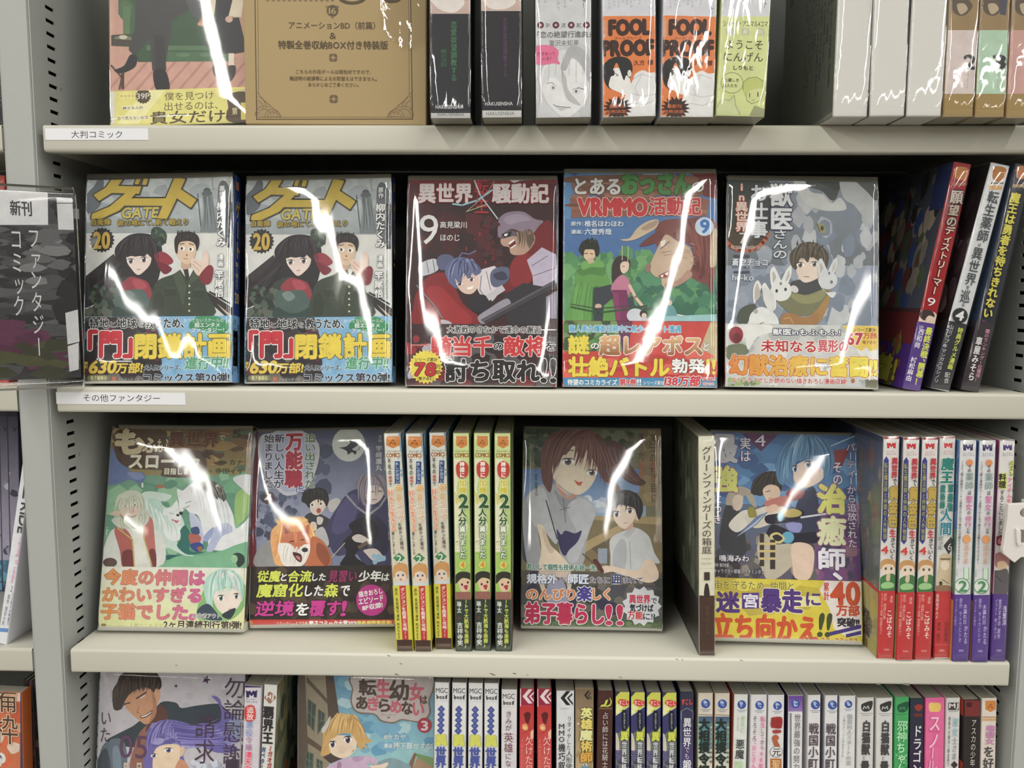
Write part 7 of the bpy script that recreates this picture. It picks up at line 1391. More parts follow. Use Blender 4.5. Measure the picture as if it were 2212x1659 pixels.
a.S((130, 160, 170), 760, 1102, 940, 1010, 1080, 1050, 1150, 1102); a.P((120, 160, 96), 1170, 960, 1350, 1010, 1350, 1110, 1220, 1050); a.P((140, 100, 76), 1120, 1060, 1170, 960, 1190, 970, 1150, 1110); a.P((176, 140, 110), 1150, 1110, 1200, 1000, 1350, 1100, 1350, 1300, 1150, 1300)
a.S((206, 176, 206), 350, 1110, 480, 1030, 600, 1000, 740, 990, 830, 1020, 820, 1070, 740, 1060, 760, 1200, 340, 1200); a.S((170, 130, 170), 470, 1040, 500, 1060, 490, 1110, 460, 1110); a.S((186, 150, 190), 600, 1000, 700, 995, 690, 1030, 620, 1040); a.S((236, 212, 190), 760, 1080, 850, 1070, 930, 1050, 900, 1100, 800, 1110)
a.S((236, 212, 186), 380, 900, 400, 830, 480, 800, 620, 820, 640, 900, 600, 970, 520, 1012, 440, 990, 395, 950)
a.S((214, 168, 96), 310, 980, 330, 860, 340, 740, 400, 660, 500, 605, 600, 620, 680, 700, 720, 800, 780, 855, 720, 880, 740, 915, 690, 910, 700, 940, 660, 920, 640, 860, 600, 800, 560, 780, 480, 790, 440, 820, 400, 840, 385, 900, 400, 960, 350, 985)
a.locks([(236, 200, 128), (186, 138, 78), (214, 170, 98), (226, 186, 112)], 50, (470, 610, 330, 720, 330, 960), (620, 620, 720, 720, 740, 880), 26, 5, .55); a.locks([(230, 192, 118), (196, 148, 86)], 14, (460, 640, 430, 720, 410, 810), (620, 640, 620, 720, 610, 785), 28, 8)
a.S((206, 206, 200), 320, 740, 350, 700, 400, 620, 380, 720, 330, 780)
a.eye(420, 880, 34, 34, (84, 66, 100)); a.eye(560, 838, 40, 38, (84, 66, 100)); a.L((110, 80, 60), 5, 600, 950, 614, 936); a.E((230, 202, 178), 508, 935, 34, 34)
t.S((130, 112, 96), 585, 490, 600, 380, 622, 240, 1300, 230, 1352, 360, 1310, 480, 1318, 600, 1230, 680, 1060, 660, 980, 690, 860, 670, 800, 610, 640, 590); t.S((196, 186, 184), 598, 490, 612, 380, 636, 244, 1290, 238, 1338, 360, 1298, 480, 1304, 592, 1225, 668, 1060, 648, 980, 676, 870, 658, 806, 598, 650, 578)
BRN, PNK = (84, 66, 60), (206, 100, 120)
for ch, x0, y0, x1, y1, c in (('転', 665, 285, 820, 430, BRN), ('生', 825, 285, 945, 450, PNK), ('幼', 945, 295, 1115, 475, BRN), ('女', 1125, 320, 1255, 480, PNK), ('は', 1225, 435, 1290, 510, BRN)): t.H(ch, x0, y0, x1, y1, c, off=.04)
for k, (ch, c) in enumerate((('あ', BRN), ('き', PNK), ('ら', BRN), ('め', PNK), ('な', BRN), ('い', PNK))): t.H(ch, 640 + k * 104, 442 + k * 12, 738 + k * 104, 555 + k * 12, c, off=.05)
t.H('Tensei Akirame', 870, 602, 1000, 616, (150, 130, 120), off=0); t.P((130, 112, 96), 915, 628, 955, 628, 935, 646)
t.E((176, 48, 76), 1264, 706, 66, 70); t.H('3', 1236, 668, 1294, 752, (226, 206, 206), off=.05)
t.H('原作', 890, 796, 968, 836, (214, 226, 230), off=.03); t.H('カヤ', 985, 790, 1092, 840, (214, 226, 230), off=.02); t.H('漫画', 890, 876, 968, 914, (214, 226, 230), off=.03); t.H('押下部せすな', 978, 866, 1335, 922, (214, 226, 230), off=.03)
b.done()

# MGC four
def mgc(a, x, y, s=1.0):
    a.H('MGC', x - 70, y - 30, x + 72, y + 30, (76, 76, 76), off=.012); a.H('beat', x - 62, y + 52, x + 60, y + 100, (84, 84, 84), off=.05); a.P((84, 84, 84), x - 68, y + 44, x - 40, y + 74, x - 60, y + 106); a.P((84, 84, 84), x + 68, y + 44, x + 36, y + 70, x + 62, y + 106); a.H('BUNKO', x - 66, y + 112, x + 70, y + 130, (190, 190, 192), off=0)
b = S4('N3', 110, 272, 188, 92, 268, (216, 216, 218), 'white comic spine with blue diamonds, tallest and first of the four', 'blue-diamond white comics')
a, t = b.art, b.ttl; mgc(a, 190, 285)
for k in range(5): y = 508 + k * 64; a.P((72, 84, 150), 186 - k * 2, y - 48, 230 - k * 2, y, 186 - k * 2, y + 48, 138 - k * 2, y); a.P((96, 108, 170), 184 - k * 2, y - 20, 206 - k * 2, y, 184 - k * 2, y + 20, 162 - k * 2, y)
t.H('異', 122, 815, 245, 935, (206, 208, 80), (176, 180, 60), .03, .07); t.H('世', 118, 955, 238, 1070, (70, 84, 160), off=.05); t.H('界', 116, 1080, 238, 1200, (70, 84, 160), off=.05); t.Vt('の戦士と', 116, 1215, 236, 1700, (70, 84, 160), off=.05)
b.done(); m0 = b
for q, l in (((315, 482, 250, 300, 480), 'white comic spine with blue diamonds, second of the four'), ((512, 676, 248, 500, 675), 'white comic spine with blue diamonds, third of the four'), ((695, 870, 270, 692, 870), 'white comic spine with blue diamonds, fourth of them and set lowest')):
    pn = S4('N3', q[0], q[1], q[2], q[3], q[4], 0, None); m0.clone(pn, l)
    e = [o for o in C.objects if o.get('label') == l][0]; e.location.y += .0
b = S4('N3', 903, 1088, 273, 900, 1085, (214, 210, 212), 'white comic spine with thin grey and plum characters, left of the red pair')
a, t = b.art, b.ttl; mgc(a, 988, 355); a.N([(214, 196, 204), (206, 204, 210)], 20, 910, 680, 1080, 1200, 40, 4); C3(t, 'きみが', 990, 530, 985, 760, 76, (104, 84, 96), None, off=0); C3(t, '英雄', 988, 785, 986, 1020, 108, (120, 66, 84), None, off=.0); C3(t, 'になるまで', 985, 1035, 980, 1440, 76, (104, 84, 96), None, off=0); b.done()
# red pair
b = S4('N3', 1118, 1292, 262, 1118, 1290, (190, 50, 60), 'red comic spine with a white arrow mark, left one of the red pair', 'red comics with white arrow mark')
a, t = b.art, b.ttl; a.R((150, 30, 60), 1138, 240, 1320, 460); a.R((214, 206, 206), 1080, 240, 1136, 480)
def chev(a, x, y, c, s=1.0):
    a.P(c, x + 10 * s, y - 85 * s, x + 60 * s, y - 85 * s, x - 10 * s, y, x + 60 * s, y + 85 * s, x + 10 * s, y + 85 * s, x - 60 * s, y)
    a.P(c, x + 58 * s, y - 40 * s, x + 78 * s, y - 60 * s, x + 84 * s, y - 40 * s, x + 40 * s, y, x + 90 * s, y + 60 * s, x + 90 * s, y + 90 * s, x + 16 * s, y)
chev(a, 1215, 355, (226, 206, 212)); a.R([(190, 40, 40), (206, 84, 80), 'y'], 1125, 475, 1320, 1300); a.S((96, 24, 30), 1170, 570, 1210, 540, 1250, 560, 1245, 620, 1225, 680, 1190, 660, 1180, 610); a.S((220, 150, 100), 1150, 700, 1190, 680, 1220, 720, 1210, 760, 1160, 750); a.E((230, 190, 110), 1185, 730, 24, 20); a.L((150, 50, 40), 6, 1230, 640, 1240, 740, 1190, 790, 1140, 800); a.P((232, 180, 150), 1250, 780, 1290, 740, 1300, 860, 1250, 850)
C3(t, '欠けた月と', 1235, 830, 1230, 1380, 92, (240, 190, 186), None, off=-.01); C3(t, 'メルセデスの物語', 1150, 850, 1140, 1350, 26, (226, 150, 140), None, off=0); b.done()
b.clone(S4('N3', 1326, 1500, 274, 1330, 1502, 0, None), 'red comic spine with a white arrow mark, right one of the red pair')
b = S4('N3', 1560, 1772, 288, 1560, 1770, (210, 212, 214), 'white comic spine with a black arrow mark, between the red pair and the tan spine')
a, t = b.art, b.ttl; chev(a, 1668, 375, (34, 36, 40), 1.0); a.H('COMICS', 1600, 492, 1705, 512, (150, 150, 152), off=.01)
C3(t, 'リタイヤした', 1715, 590, 1705, 990, 52, (80, 82, 86), None, off=.0); C3(t, '人形使い', 1712, 1000, 1706, 1290, 76, (60, 60, 64), None, off=0)
for k, ch in enumerate('MMO'): t.H(ch, 1590, 680 + k * 78, 1652, 740 + k * 78, (70, 70, 74), off=.02)
C3(t, '機巧叙事', 1625, 915, 1620, 1330, 80, (56, 56, 60), None, off=.015); b.done()
b = S4('N3', 1790, 2000, 257, 1780, 2006, (176, 150, 112), 'tan comic spine with yellow outlined characters beside the white arrow spine')
a, t = b.art, b.ttl; a.R([(120, 98, 76), (190, 166, 124), 'y'], 1760, 240, 2040, 1300); chev(a, 1925, 340, (50, 40, 34), .6); a.N([(206, 186, 150), (160, 134, 96)], 24, 1800, 500, 2000, 1200, 40, 4, .6)
for k, (ch, c) in enumerate((('英', (226, 222, 130)), ('雄', (226, 206, 96)), ('魔', (222, 220, 150)), ('術', (222, 190, 80)), ('師', (214, 160, 50)))): t.H(ch, 1852 if k != 2 else 1840, 490 + k * 132, 1985, 620 + k * 132 - 8, c, (70, 60, 44), .045, .05)
t.H('は', 1880, 1148, 1936, 1190, (226, 220, 190), (60, 50, 40), .06, .03); t.E((96, 140, 176), 1898, 1225, 52, 46); b.done()
b = S4('N4', 62, 232, 274, 45, 226, (74, 42, 38), 'dark brown comic spine with a lime curled mark, between tan and yellow-topped spines')
a, t = b.art, b.ttl; t.S((196, 206, 60), 90, 455, 100, 430, 130, 425, 150, 380, 175, 372, 160, 420, 150, 440, 185, 430, 205, 400, 190, 345, 215, 380, 212, 425, 180, 452, 120, 450); a.R((120, 96, 60), 75, 470, 220, 484); C3(t, '占い師には花騎士', 145, 515, 140, 1140, 66, (206, 196, 190), None, off=-.004); b.done()
# yellow-topped four
b = S4('N4', 262, 420, 285, 256, 425, (58, 58, 106), 'navy comic spine with a yellow top, first of the four yellow-topped ones', 'yellow-topped navy comics')
a, t = b.art, b.ttl; a.P((204, 206, 70), 240, 300, 330, 285, 440, 280, 440, 430, 240, 570); a.L((206, 206, 206), 6, 240, 572, 440, 436); a.P((60, 60, 60), 240, 270, 320, 282, 262, 345, 240, 345); a.N([(226, 226, 160)], 5, 280, 440, 340, 520, 40, 3)
t.S((206, 60, 54), 292, 390, 320, 366, 380, 376, 416, 396, 412, 430, 370, 446, 330, 440, 300, 420); t.H('すこし', 300, 380, 408, 430, (236, 206, 190), off=.02)
a.P((110, 116, 110), 256, 740, 290, 760, 330, 720, 425, 700, 425, 1200, 256, 1200); a.P((190, 200, 70), 380, 740, 425, 660, 425, 800, 390, 800); a.S((200, 190, 176), 262, 760, 300, 830, 300, 1000, 262, 1040); a.N([(96, 90, 130), (70, 66, 90)], 20, 260, 960, 420, 1200, 40, 3)
t.S((26, 30, 40), 335, 510, 360, 490, 385, 510, 388, 690, 362, 722, 337, 700); C3(t, 'あらためまして', 362, 520, 362, 700, 24, (206, 206, 200), None, off=0)
t.H('異', 318, 738, 405, 835, (206, 214, 60), (50, 50, 40), .04, .04); C3(t, '世界転移を', 362, 845, 355, 1260, 58, (214, 214, 218), (80, 80, 90), .06, .02); b.done()
for q, l in (((440, 592, 283, 435, 600), 'second of the four'), ((618, 775, 288, 612, 776), 'third of the four'), ((792, 960, 290, 792, 966), 'last of the four, touching the plain navy spine')):
    b.clone(S4('N4', q[0], q[1], q[2], q[3], q[4], 0, None), 'navy comic spine with a yellow top, ' + l)
b = S4('N4', 1000, 1150, 284, 990, 1150, (50, 52, 80), 'dark navy comic spine with pale characters and a small red mark')
a, t = b.art, b.ttl; a.R([(44, 50, 66), (84, 66, 120), 'y'], 960, 260, 1200, 1200); a.R((96, 120, 150), 960, 500, 1008, 1200); t.H('すこし', 1012, 366, 1132, 428, (206, 66, 66), off=.06); a.L((150, 160, 170), 5, 1010, 600, 1010, 510, 1040, 490, 1075, 470, 1110, 490, 1145, 510, 1145, 600)
C3(t, '異世界', 1078, 585, 1072, 905, 92, (222, 222, 228), None, off=.02); C3(t, 'でも', 1075, 915, 1072, 1045, 56, (206, 206, 214), None, off=0); C3(t, '鍛冶師', 1075, 1055, 1070, 1360, 92, (222, 222, 228), None, off=.02); b.done()
# globe marks
def globe(a, x, y, r, c=(60, 84, 160), tx=(130, 140, 160)):
    a.E(c, x, y, r, r); a.S((150, 170, 206), x - r * .5, y - r * .6, x, y - r * .7, x + r * .3, y - r * .2, x - r * .1, y, x + r * .1, y + r * .4, x - r * .3, y + r * .1); a.N([(176, 190, 214)], 4, x - r * .3, y - r * .4, x + r * .4, y + r * .5, r * .26, int(x)); a.R(tx, x - r * 1.1, y + r * 1.2, x + r * 1.1, y + r * 1.35); a.R(tx, x - r * .7, y + r * 1.55, x + r * .7, y + r * 1.7)
b = S4('N4', 1205, 1370, 300, 1195, 1368, (206, 196, 180), 'teal comic spine with thick black characters under a globe mark, left of two', 'teal comics with thick black characters')
a, t = b.art, b.ttl; globe(a, 1286, 422, 52); a.L((96, 56, 50), 6, 1190, 545, 1380, 552); a.R([(70, 86, 120), (120, 190, 180), 'y'], 1180, 565, 1390, 950); a.R([(190, 206, 196), (220, 206, 180), 'y'], 1180, 930, 1390, 1250); a.N([(110, 176, 176), (96, 140, 160), (150, 200, 190)], 16, 1210, 640, 1370, 920, 30, 4)
C3(t, '大相撲令嬢', 1270, 588, 1266, 1240, 118, (34, 44, 40), None, off=.055); [t.E((150, 150, 140), 1345, 660 + k * 52, 15, 17) for k in range(9)]; [t.E((96, 100, 96), 1345, 660 + k * 52, 9, 11) for k in range(9)]
b.side.R((176, 90, 66), 0, 0, 1, 1); b.done()
b.clone(S4('N4', 1395, 1562, 298, 1384, 1560, 0, None), 'teal comic spine with thick black characters under a globe mark, right of two')
b = S4('N4', 1612, 1770, 315, 1592, 1750, (214, 216, 212), 'white comic spine with pale green lettering and a bold black word under a globe mark')
a, t = b.art, b.ttl; globe(a, 1697, 432, 50); C3(t, '悪役に', 1712, 560, 1700, 740, 46, (176, 206, 150), None, off=0); C3(t, 'ならなか', 1655, 570, 1650, 730, 24, (150, 160, 150), None, off=0); C3(t, '悪魔', 1680, 830, 1670, 1045, 98, (64, 66, 66), None, off=.015); C3(t, '騎士', 1662, 1070, 1656, 1270, 90, (180, 210, 160), None, off=.03)
b.lside.R((206, 110, 90), 0, 0, 1, 1); b.done()
b = S4('N4', 1803, 1985, 318, 1785, 1972, (214, 212, 214), 'white comic spine with grey and pink writing in two columns under a globe mark')
a, t = b.art, b.ttl; globe(a, 1900, 438, 50); a.R([(216, 212, 214), (232, 190, 206), 'y'], 1770, 700, 2010, 1300); C3(t, '転生', 1938, 560, 1936, 690, 56, (226, 110, 160), None, off=.01); C3(t, 'してから', 1932, 705, 1928, 940, 44, (100, 96, 100), None, off=0); C3(t, '40年。', 1920, 960, 1910, 1190, 56, (226, 120, 170), None, off=.01); C3(t, 'そろそろ、', 1848, 560, 1838, 880, 50, (96, 90, 96), None, off=0); C3(t, 'おじさんも', 1838, 890, 1830, 1220, 50, (222, 120, 170), None, off=.01); b.done()
b = S4('N4', 2000, 2185, 322, 1990, 2172, (216, 214, 216), 'white comic spine with a brick-red brush character under a globe mark')
a, t = b.art, b.ttl; globe(a, 2104, 445, 50); t.S((170, 56, 50), 2030, 600, 2040, 575, 2150, 572, 2152, 680, 2120, 700, 2030, 680); t.H('婚', 2036, 582, 2146, 690, (150, 40, 40), off=.05); t.S((170, 56, 50), 2050, 720, 2130, 715, 2140, 745, 2060, 755); t.S((176, 90, 56), 2040, 800, 2080, 770, 2120, 800, 2100, 840, 2130, 900, 2070, 900, 2050, 850); t.E((120, 116, 116), 2088, 965, 72, 62); t.E((216, 214, 214), 2088, 965, 66, 56); t.H('元', 2045, 930, 2135, 1010, (60, 56, 56), off=.02); a.R((190, 110, 50), 2020, 1045, 2150, 1300); C3(t, '聖女', 2085, 1060, 2080, 1260, 90, (226, 190, 130), None, off=.02); b.done()
b = S4('N5', 170, 300, 250, 165, 292, (216, 214, 216), 'white comic spine with a purple top holding a globe mark')
a, t = b.art, b.ttl; a.R([(96, 56, 150), (150, 110, 190), 'y'], 172, 240, 320, 390); a.R((216, 214, 218), 120, 388, 320, 900); globe(a, 234, 322, 38); a.R((120, 120, 126), 182, 402, 200, 900); a.R((170, 170, 176), 186, 402, 189, 900); C3(t, '世界最強の努力', 252, 408, 238, 900, 56, (110, 108, 110), None, off=-.002); b.lside.R((40, 34, 70), 0, 0, 1, 1); b.done()
b = S4('N5', 345, 450, 246, 332, 448, (216, 214, 216), 'white comic spine with dark plum period-style characters, left of the two', 'white comics with plum characters')
a, t = b.art, b.ttl; globe(a, 406, 330, 40); C3(t, '戦国小町苦労譚', 392, 488, 376, 1180, 82, (84, 70, 80), None, off=.02); b.side.R((60, 56, 110), 0, 0, 1, 1); b.done()
b.clone(S4('N5', 490, 600, 252, 476, 598, 0, None), 'white comic spine with dark plum period-style characters, right of the two')
b = S4('N5', 614, 757, 252, 610, 747, (214, 214, 214), 'white comic spine with faint grey lettering under a globe mark')
a, t = b.art, b.ttl; globe(a, 692, 325, 34); C3(t, '職業村人スタートの漫', 705, 408, 690, 850, 44, (176, 176, 178), None, off=.02); C3(t, '～剣のチートと平民生まれ', 655, 420, 640, 780, 15, (130, 130, 134), None, off=.01); b.done()
b = S4('N5', 770, 915, 268, 762, 905, (206, 204, 202), 'off-white comic spine with boxy black characters and round black mark, left of the two', 'off-white comics with boxy black characters')
a, t = b.art, b.ttl
def rmark(a, x, y, c=(52, 54, 54), k=(200, 200, 198)):
    a.S(c, x - 50, y + 5, x - 45, y - 20, x, y - 40, x + 30, y - 48, x + 50, y - 44, x + 46, y, x + 30, y + 32, x, y + 44, x - 30, y + 42, x - 46, y + 26); a.L(k, 7, x - 32, y + 24, x - 24, y - 4, x - 6, y + 18, x + 12, y - 8, x + 18, y + 22)
rmark(a, 852, 345); a.R((150, 150, 150), 792, 402, 905, 408); a.R((150, 150, 150), 808, 418, 890, 424); C3(t, '白猫獣', 848, 465, 838, 760, 70, (66, 64, 66), None, off=.05); C3(t, 'と', 826, 770, 824, 800, 26, (110, 110, 110)); C3(t, '最強', 835, 815, 828, 970, 70, (66, 64, 66), None, off=.05); b.side.R((190, 190, 184), 0, 0, 1, 1); b.done()
b.clone(S4('N5', 930, 1078, 270, 926, 1076, 0, None), 'off-white comic spine with boxy black characters and round black mark, right of the two')
b = S4('N5', 1095, 1220, 262, 1086, 1206, (60, 160, 90), 'bright green comic spine with pale mottled characters')
a, t = b.art, b.ttl; rmark(a, 1164, 352, (30, 84, 60), (60, 150, 90)); a.R((44, 120, 76), 1110, 410, 1200, 416); C3(t, '邪神', 1158, 470, 1150, 645, 88, (150, 214, 160), None, off=.03); C3(t, 'ちゃんと', 1145, 660, 1138, 1010, 74, (170, 224, 176), None, off=.03); a.N([(120, 200, 130), (40, 140, 76)], 20, 1100, 720, 1205, 900, 16, 4); b.done()
b = S4('N5', 1228, 1345, 272, 1218, 1340, (40, 46, 62), 'dark slate comic spine with white angular characters and a small red mark')
a, t = b.art, b.ttl; a.R([(40, 50, 64), (50, 34, 66), 'y'], 1200, 250, 1360, 900); a.S((150, 50, 36), 1262, 350, 1300, 325, 1335, 340, 1325, 370, 1295, 385); a.R((110, 44, 40), 1262, 405, 1330, 432); C3(t, 'ドラゴン', 1290, 510, 1278, 930, 76, (214, 214, 216), None, off=.02); b.done()
b = S4('N5', 1360, 1525, 270, 1352, 1520, (222, 96, 150), 'hot pink comic spine with a yellow patch at its top')
a, t = b.art, b.ttl; a.S((226, 186, 90), 1390, 320, 1430, 312, 1488, 322, 1484, 384, 1440, 390, 1394, 384); a.R([(226, 110, 150), (214, 80, 150), 'y'], 1340, 255, 1540, 300); C3(t, 'スノ', 1440, 435, 1425, 700, 96, (240, 180, 206), None, off=.03); C3(t, 'ール', 1424, 700, 1410, 900, 90, (232, 150, 190), None, off=.03); a.L((200, 50, 110), 5, 1385, 560, 1480, 565); b.done()
b = S4('N5', 1538, 1660, 270, 1526, 1648, (206, 204, 202), 'white comic spine with teal lettering and a black diamond, beside the hot pink one')
a, t = b.art, b.ttl; t.R((70, 56, 56), 1556, 308, 1646, 372); t.H('MJ', 1562, 316, 1640, 366, (206, 200, 196), off=.05); a.R((150, 150, 150), 1560, 385, 1640, 392); C3(t, '淑女', 1618, 440, 1612, 600, 52, (150, 190, 196), None, off=.02); C3(t, '士さま', 1612, 610, 1604, 800, 44, (140, 150, 156), None, off=.02); t.P((60, 44, 50), 1606, 812, 1636, 846, 1606, 880, 1576, 846); C3(t, '規格外の魔法と錬金術で', 1566, 430, 1552, 860, 17, (96, 96, 100), None, off=.01); b.done()
b = S4('N5', 1690, 1835, 285, 1680, 1830, (44, 36, 36), 'black comic spine with a dark red block and red side, near the right end')
a, t = b.art, b.ttl; a.R((120, 40, 40), 1700, 292, 1850, 430); a.R((60, 24, 26), 1715, 310, 1760, 350); C3(t, 'アスカの少年', 1776, 460, 1762, 860, 44, (206, 200, 196), None, off=.0)
l = b.lside; l.R((50, 40, 40), 0, 0, 1, 1); [l.R((206, 70, 50), 0, y, 1, y + .08) for y in (0, .3, .46, .7)]; b.done()
b = S4('N5', 1850, 1976, 272, 1832, 1966, (214, 204, 194), 'cream comic spine with an orange shield mark, last before the right upright')
a, t = b.art, b.ttl; shield(a, 1922, 344, 92, 100); a.R((176, 130, 80), 1840, 432, 1990, 442); a.R((206, 160, 110), 1840, 448, 1970, 470); C3(t, '毒聖女', 1922, 505, 1912, 670, 84, (196, 130, 176), None, off=.03); C3(t, 'を好き', 1905, 690, 1895, 980, 90, (70, 66, 70), None, off=.02); b.done()

# ================================================================== left bay
def LB(zn, x0t, x1t, yt, x0b, x1b, yb, shelf, base, label, Y=0.0, D=.12, H=None, **kw):
    p = Panel(zn, (x0t, yt), (x1t, yt), (x1b, yb), (x0b, yb), shelf, Y=Y, D=D, H=H)
    return Book(p, 'spine', label, base, **kw)
b = LB('X', -60, 2, -40, -58, 9, 240, Z1, (34, 32, 34), 'black wrapped volume at the frame edge beyond the left upright', Y=.012, D=.1, H=.2, wrap=2, seed=301, amp=.0008); b.done()
b = LB('X', -20, 10, 348, -19, 11, 401, Z2, (206, 60, 60), 'red wrapped volume peeking out above the hanging sign', Y=.03, H=.177, D=.08, wrap=1, seed=302); b.art.R((190, 60, 84), -40, 300, 0, 420); b.art.R((206, 80, 60), 0, 300, 12, 420); b.done()
for k, (x0, x1) in enumerate(((-26, 4), (5, 22), (23, 45))):
    b = LB('X', x0 - 6, x1 - 6, 922, x0 + 16 - 12, x1 + 16 - 12, 1385, Z3, ((96, 92, 120), (80, 80, 110), (66, 64, 90))[k],
           ('grey-violet wrapped volume at the frame edge beyond the left upright', 'grey-violet wrapped volume, middle of the violet ones beyond the left upright', 'grey-violet wrapped volume, rightmost of the violet ones beyond the left upright')[k],
           Y=.138, D=.1, H=.2, wrap=1, seed=303 + k, group='violet wrapped volumes')
    a = b.art; a.R([(96, 92, 120), (176, 170, 196), 'y'], -40, 900, 80, 1210); a.N([(206, 206, 220), (60, 60, 80), (150, 150, 180)], 14, -30, 960, 60, 1200, 12, k); a.R((56, 110, 150), -40, 1210, 80, 1250); a.N([(60, 140, 150), (40, 60, 130), (90, 160, 190)], 24, -30, 1210, 60, 1300, 10, k + 5); a.R((60, 60, 130), -40, 1300, 80, 1400)
    a.H('V', x0 + 3, 922, x1 - 8, 932, (40, 40, 50)); b.done()
p = Panel('K', (104, 250), (147, 255), (32, 1085), (-12, 1078), Z3, Y=0.008, D=0.12)
b = Book(p, 'spine', 'leaning white paperback with black capitals and pink script, beyond the left upright', (216, 216, 222), wrap=None)
a, t = b.art, b.ttl
a.R((216, 216, 222), -60, 200, 200, 1100)
t.T2('RIDE', 118, 440, 98, 578, 34, (66, 66, 66), None, off=.03); t.T2('PE', 140, 280, 122, 420, 34, (66, 66, 66), None, off=.03); t.T2('Beginning of London', 100, 595, 55, 805, 16, (226, 110, 170), None, off=.0)
t.T2('2', 58, 820, 52, 846, 18, (110, 110, 110), None, off=0, vertical=True); C3(t, '駿馬騎手の物語り', 66, 850, 38, 1000, 11, (96, 96, 110)); C3(t, '原作 東田大作', 44, 860, 14, 1000, 9, (130, 130, 140))
a.P((96, 140, 196), -30, 1012, 60, 1018, 58, 1036, -30, 1030); b.done()
b = LB('X', -200, 46, 1435, -190, 50, 1659, Z4, (206, 110, 60), 'orange comic cover with big brown characters, beyond the left upright', Y=.012, D=.014, H=.182)
a, t = b.art, b.ttl
a.R([(196, 120, 76), (206, 90, 50), 'y'], -220, 1400, 80, 1950); a.N([(226, 160, 120), (190, 80, 50), (214, 190, 170), (206, 100, 60), (110, 70, 60)], 60, -100, 1450, 50, 1659, 22, 7); a.N([(60, 70, 110), (40, 44, 80), (214, 206, 200)], 16, -60, 1620, 40, 1680, 16, 3)
t.Vt('装備枠', -20, 1405, 40, 1606, (84, 60, 44), (216, 190, 160), .03, .0); a.R((70, 60, 90), 44, 1400, 60, 1900)
b.done()
for k, (x0, x1, c) in enumerate(((56, 66, (70, 56, 56)), (67, 76, (84, 72, 72)), (77, 86, (60, 52, 54)))):
    b = LB('X', x0 - 7, x1 - 7, 1462, x0 + 2, x1 + 2, 1659, Z4, c, ('dim brown spine beyond the left upright, next to the orange cover', 'dim brown spine beyond the left upright, between two thinner dark ones', 'dim brown spine touching the left upright from behind')[k], Y=.035, D=.1, H=.182)
    b.art.N([(110, 90, 80), (50, 44, 50)], 12, x0 - 10, 1460, x1, 1659, 8, k); b.done()

# ================================================================== hanging category sign in a clear pocket
p = Panel('X', (-42, 399), (163, 420), (176, 806), (-40, 872), Z2 + .0145, Y=-0.004, yaw=33, D=0.001)
W_, H_ = p.W, p.H
# edge-aligned frame: right side touches the upright, left side swings towards the aisle
r0 = hit(170, 620, Vector((0, -0.004, 0)), Vector((0, 1, 0)))
ps = math.radians(31); ex = Vector((math.cos(ps), math.sin(ps), 0)); ey = Vector((0, 0, 1)); nn = ex.cross(ey)
def sg(px, py): v = hit(px, py, r0, nn) - r0; return (v.dot(ex), v.z)
sgn = thing('category_sign', 'dark hanging sign with white vertical characters in a clear pocket, left of the comics', 'sign')
sgn.matrix_world = Matrix(((ex.x, ey.x, nn.x, r0.x), (ex.y, ey.y, nn.y, r0.y), (ex.z, ey.z, nn.z, r0.z), (0, 0, 0, 1)))
x0, x1 = sg(-40, 600)[0], sg(166, 600)[0]; yt, yb = sg(160, 418)[1], sg(150, 816)[1]
link('card', boxmesh('card', x0, x1 - .001, yb, yt, -.0012, 0), mat('sign_card', (70, 70, 72), .5, .4), sgn)
pr = Print(x1 - x0, yt - yb, lambda x, y: (sg(x, y)[0] - x0, sg(x, y)[1] - yb), basis=(((1, 0, 0), (0, 1, 0), (0, 0, 1)), (x0, yb, 0)), z0=5e-5)
pr.R((66, 66, 68), -60, 380, 180, 900); pr.N([(76, 76, 78), (50, 50, 52), (88, 88, 90), (60, 60, 64), (44, 44, 46)], 220, -60, 490, 165, 850, 13, 6, 4.5); pr.N([(96, 50, 76), (84, 44, 66)], 20, -30, 700, 140, 790, 22, 3, 2.4); pr.N([(76, 76, 50), (60, 60, 44)], 12, -30, 740, 130, 830, 20, 9, 2.6); pr.N([(30, 30, 32), (40, 40, 42)], 14, 120, 430, 165, 700, 26, 4); pr.N([(120, 120, 122), (96, 96, 98)], 16, 60, 480, 135, 620, 14, 14, 2.6)
pr.P((214, 214, 216), -60, 404, 103, 416, 104, 486, -60, 486); pr.P((206, 206, 208), 122, 426, 156, 428, 160, 497, 126, 496); pr.P((200, 200, 202), 141, 676, 170, 668, 172, 738, 146, 744); pr.P((200, 200, 202), 146, 748, 170, 740, 170, 798, 150, 803); pr.R((90, 90, 92), 123, 438, 158, 440)
pr.H('新刊', 22, 434, 68, 466, (70, 70, 72), off=.02)
pr.T2('ファンタジー', 72, 498, 86, 768, 24, (206, 206, 208), None, off=.0, vertical=True); pr.T2('コミック', 34, 500, 42, 682, 24, (206, 206, 208), None, off=.0, vertical=True)
pr.build('sign_lettering', sgn)
pk = boxmesh('clear_pocket', x0 - .004, x1 + .002, yb - .012, yt + .003, -.003, .0025, .0008)
link('clear_pocket', wrapmesh(x1 - x0 + .004, yt - yb + .012, .003, .0009, 77, marg=.002), WRAP, sgn).location = (x0 - .002, yb - .008, 0)
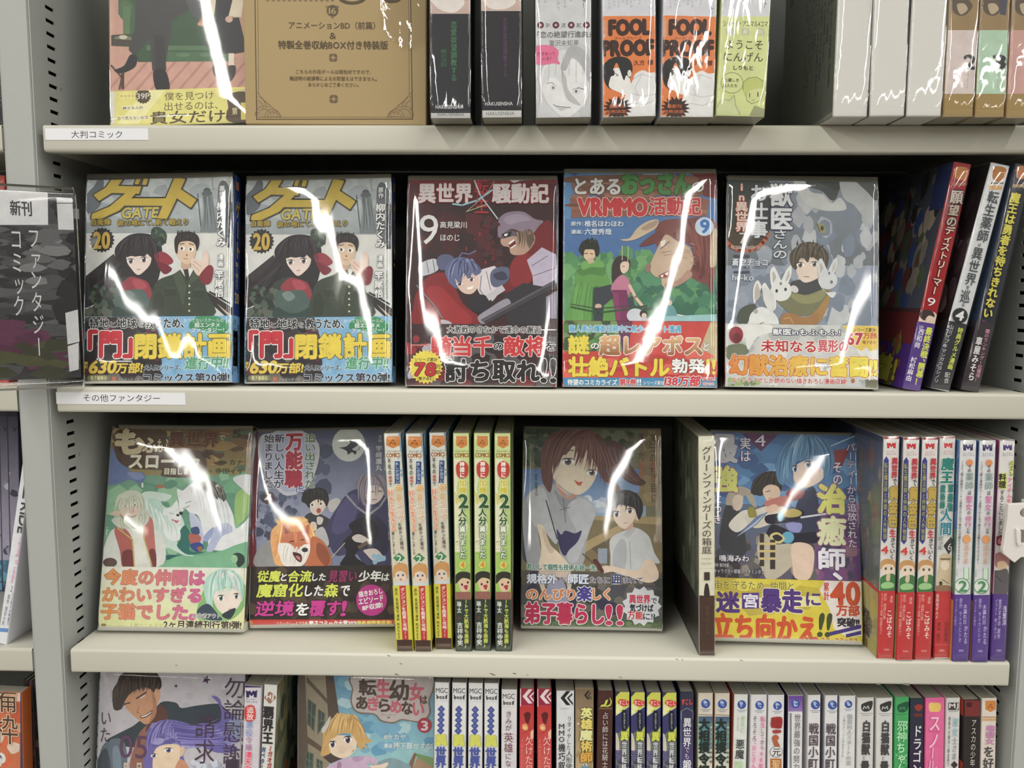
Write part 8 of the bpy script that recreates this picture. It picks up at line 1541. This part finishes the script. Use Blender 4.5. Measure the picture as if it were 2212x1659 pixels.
link('hook', boxmesh('hook', x1 - .004, x1 + .004, yt - .02, yt - .012, -.006, -.001), mat('hook_wire', (120, 120, 120), .4), sgn)

# ================================================================== white plastic clip on the right upright
def prism(name, pts, y0, y1, m, parent, holes=()):
    import bmesh
    bm = bmesh.new()
    loops = [pts] + list(holes); es = []
    for lp in loops:
        vs_ = [bm.verts.new((x, y0, z)) for x, z in lp]
        es += [bm.edges.new((vs_[i], vs_[(i + 1) % len(vs_)])) for i in range(len(vs_))]
    bmesh.ops.triangle_fill(bm, edges=es, use_beauty=True)
    r = bmesh.ops.extrude_face_region(bm, geom=bm.faces[:])
    for v in r['geom']:
        if isinstance(v, bmesh.types.BMVert): v.co.y = y1
    bmesh.ops.recalc_face_normals(bm, faces=bm.faces[:])
    me = bpy.data.meshes.new(name); bm.to_mesh(me); bm.free()
    o = link(name, me, m, parent); md = o.modifiers.new('b', 'BEVEL'); md.width = .0005; md.segments = 2; md.limit_method = 'ANGLE'
    return o
YC = -0.013
def cx(px, py): v = hit(px, py, Vector((0, YC, 0)), Vector((0, 1, 0))); return (v.x, v.z)
tc = thing('plastic_clip', 'white moulded plastic clip on the right upright, covering part of the last spine', 'clip')
PL = mat('white_plastic', (218, 212, 208), .35, .5)
outl = [cx(*q) for q in ((2178, 1089), (2300, 1084), (2302, 1200), (2230, 1204), (2206, 1204), (2192, 1216), (2168, 1197), (2166, 1188), (2176, 1120))]
hole = [cx(2216 + 12 * math.cos(k * .52), 1108 + 11 * math.sin(k * .52)) for k in range(12)]; slot = [cx(*q) for q in ((2203, 1145), (2240, 1145), (2240, 1174), (2203, 1174))]
prism('clip_plate', outl, YC, YC + .004, PL, tc, (hole[::-1], slot))
prism('clip_rib', [cx(*q) for q in ((2192, 1140), (2203, 1145), (2203, 1174), (2198, 1180), (2194, 1170))], YC - .002, YC + .001, PL, tc)
prism('clip_back', [cx(*q) for q in ((2226, 1086), (2300, 1084), (2300, 1200), (2226, 1200))], YC + .003, 0.0002, PL, tc)
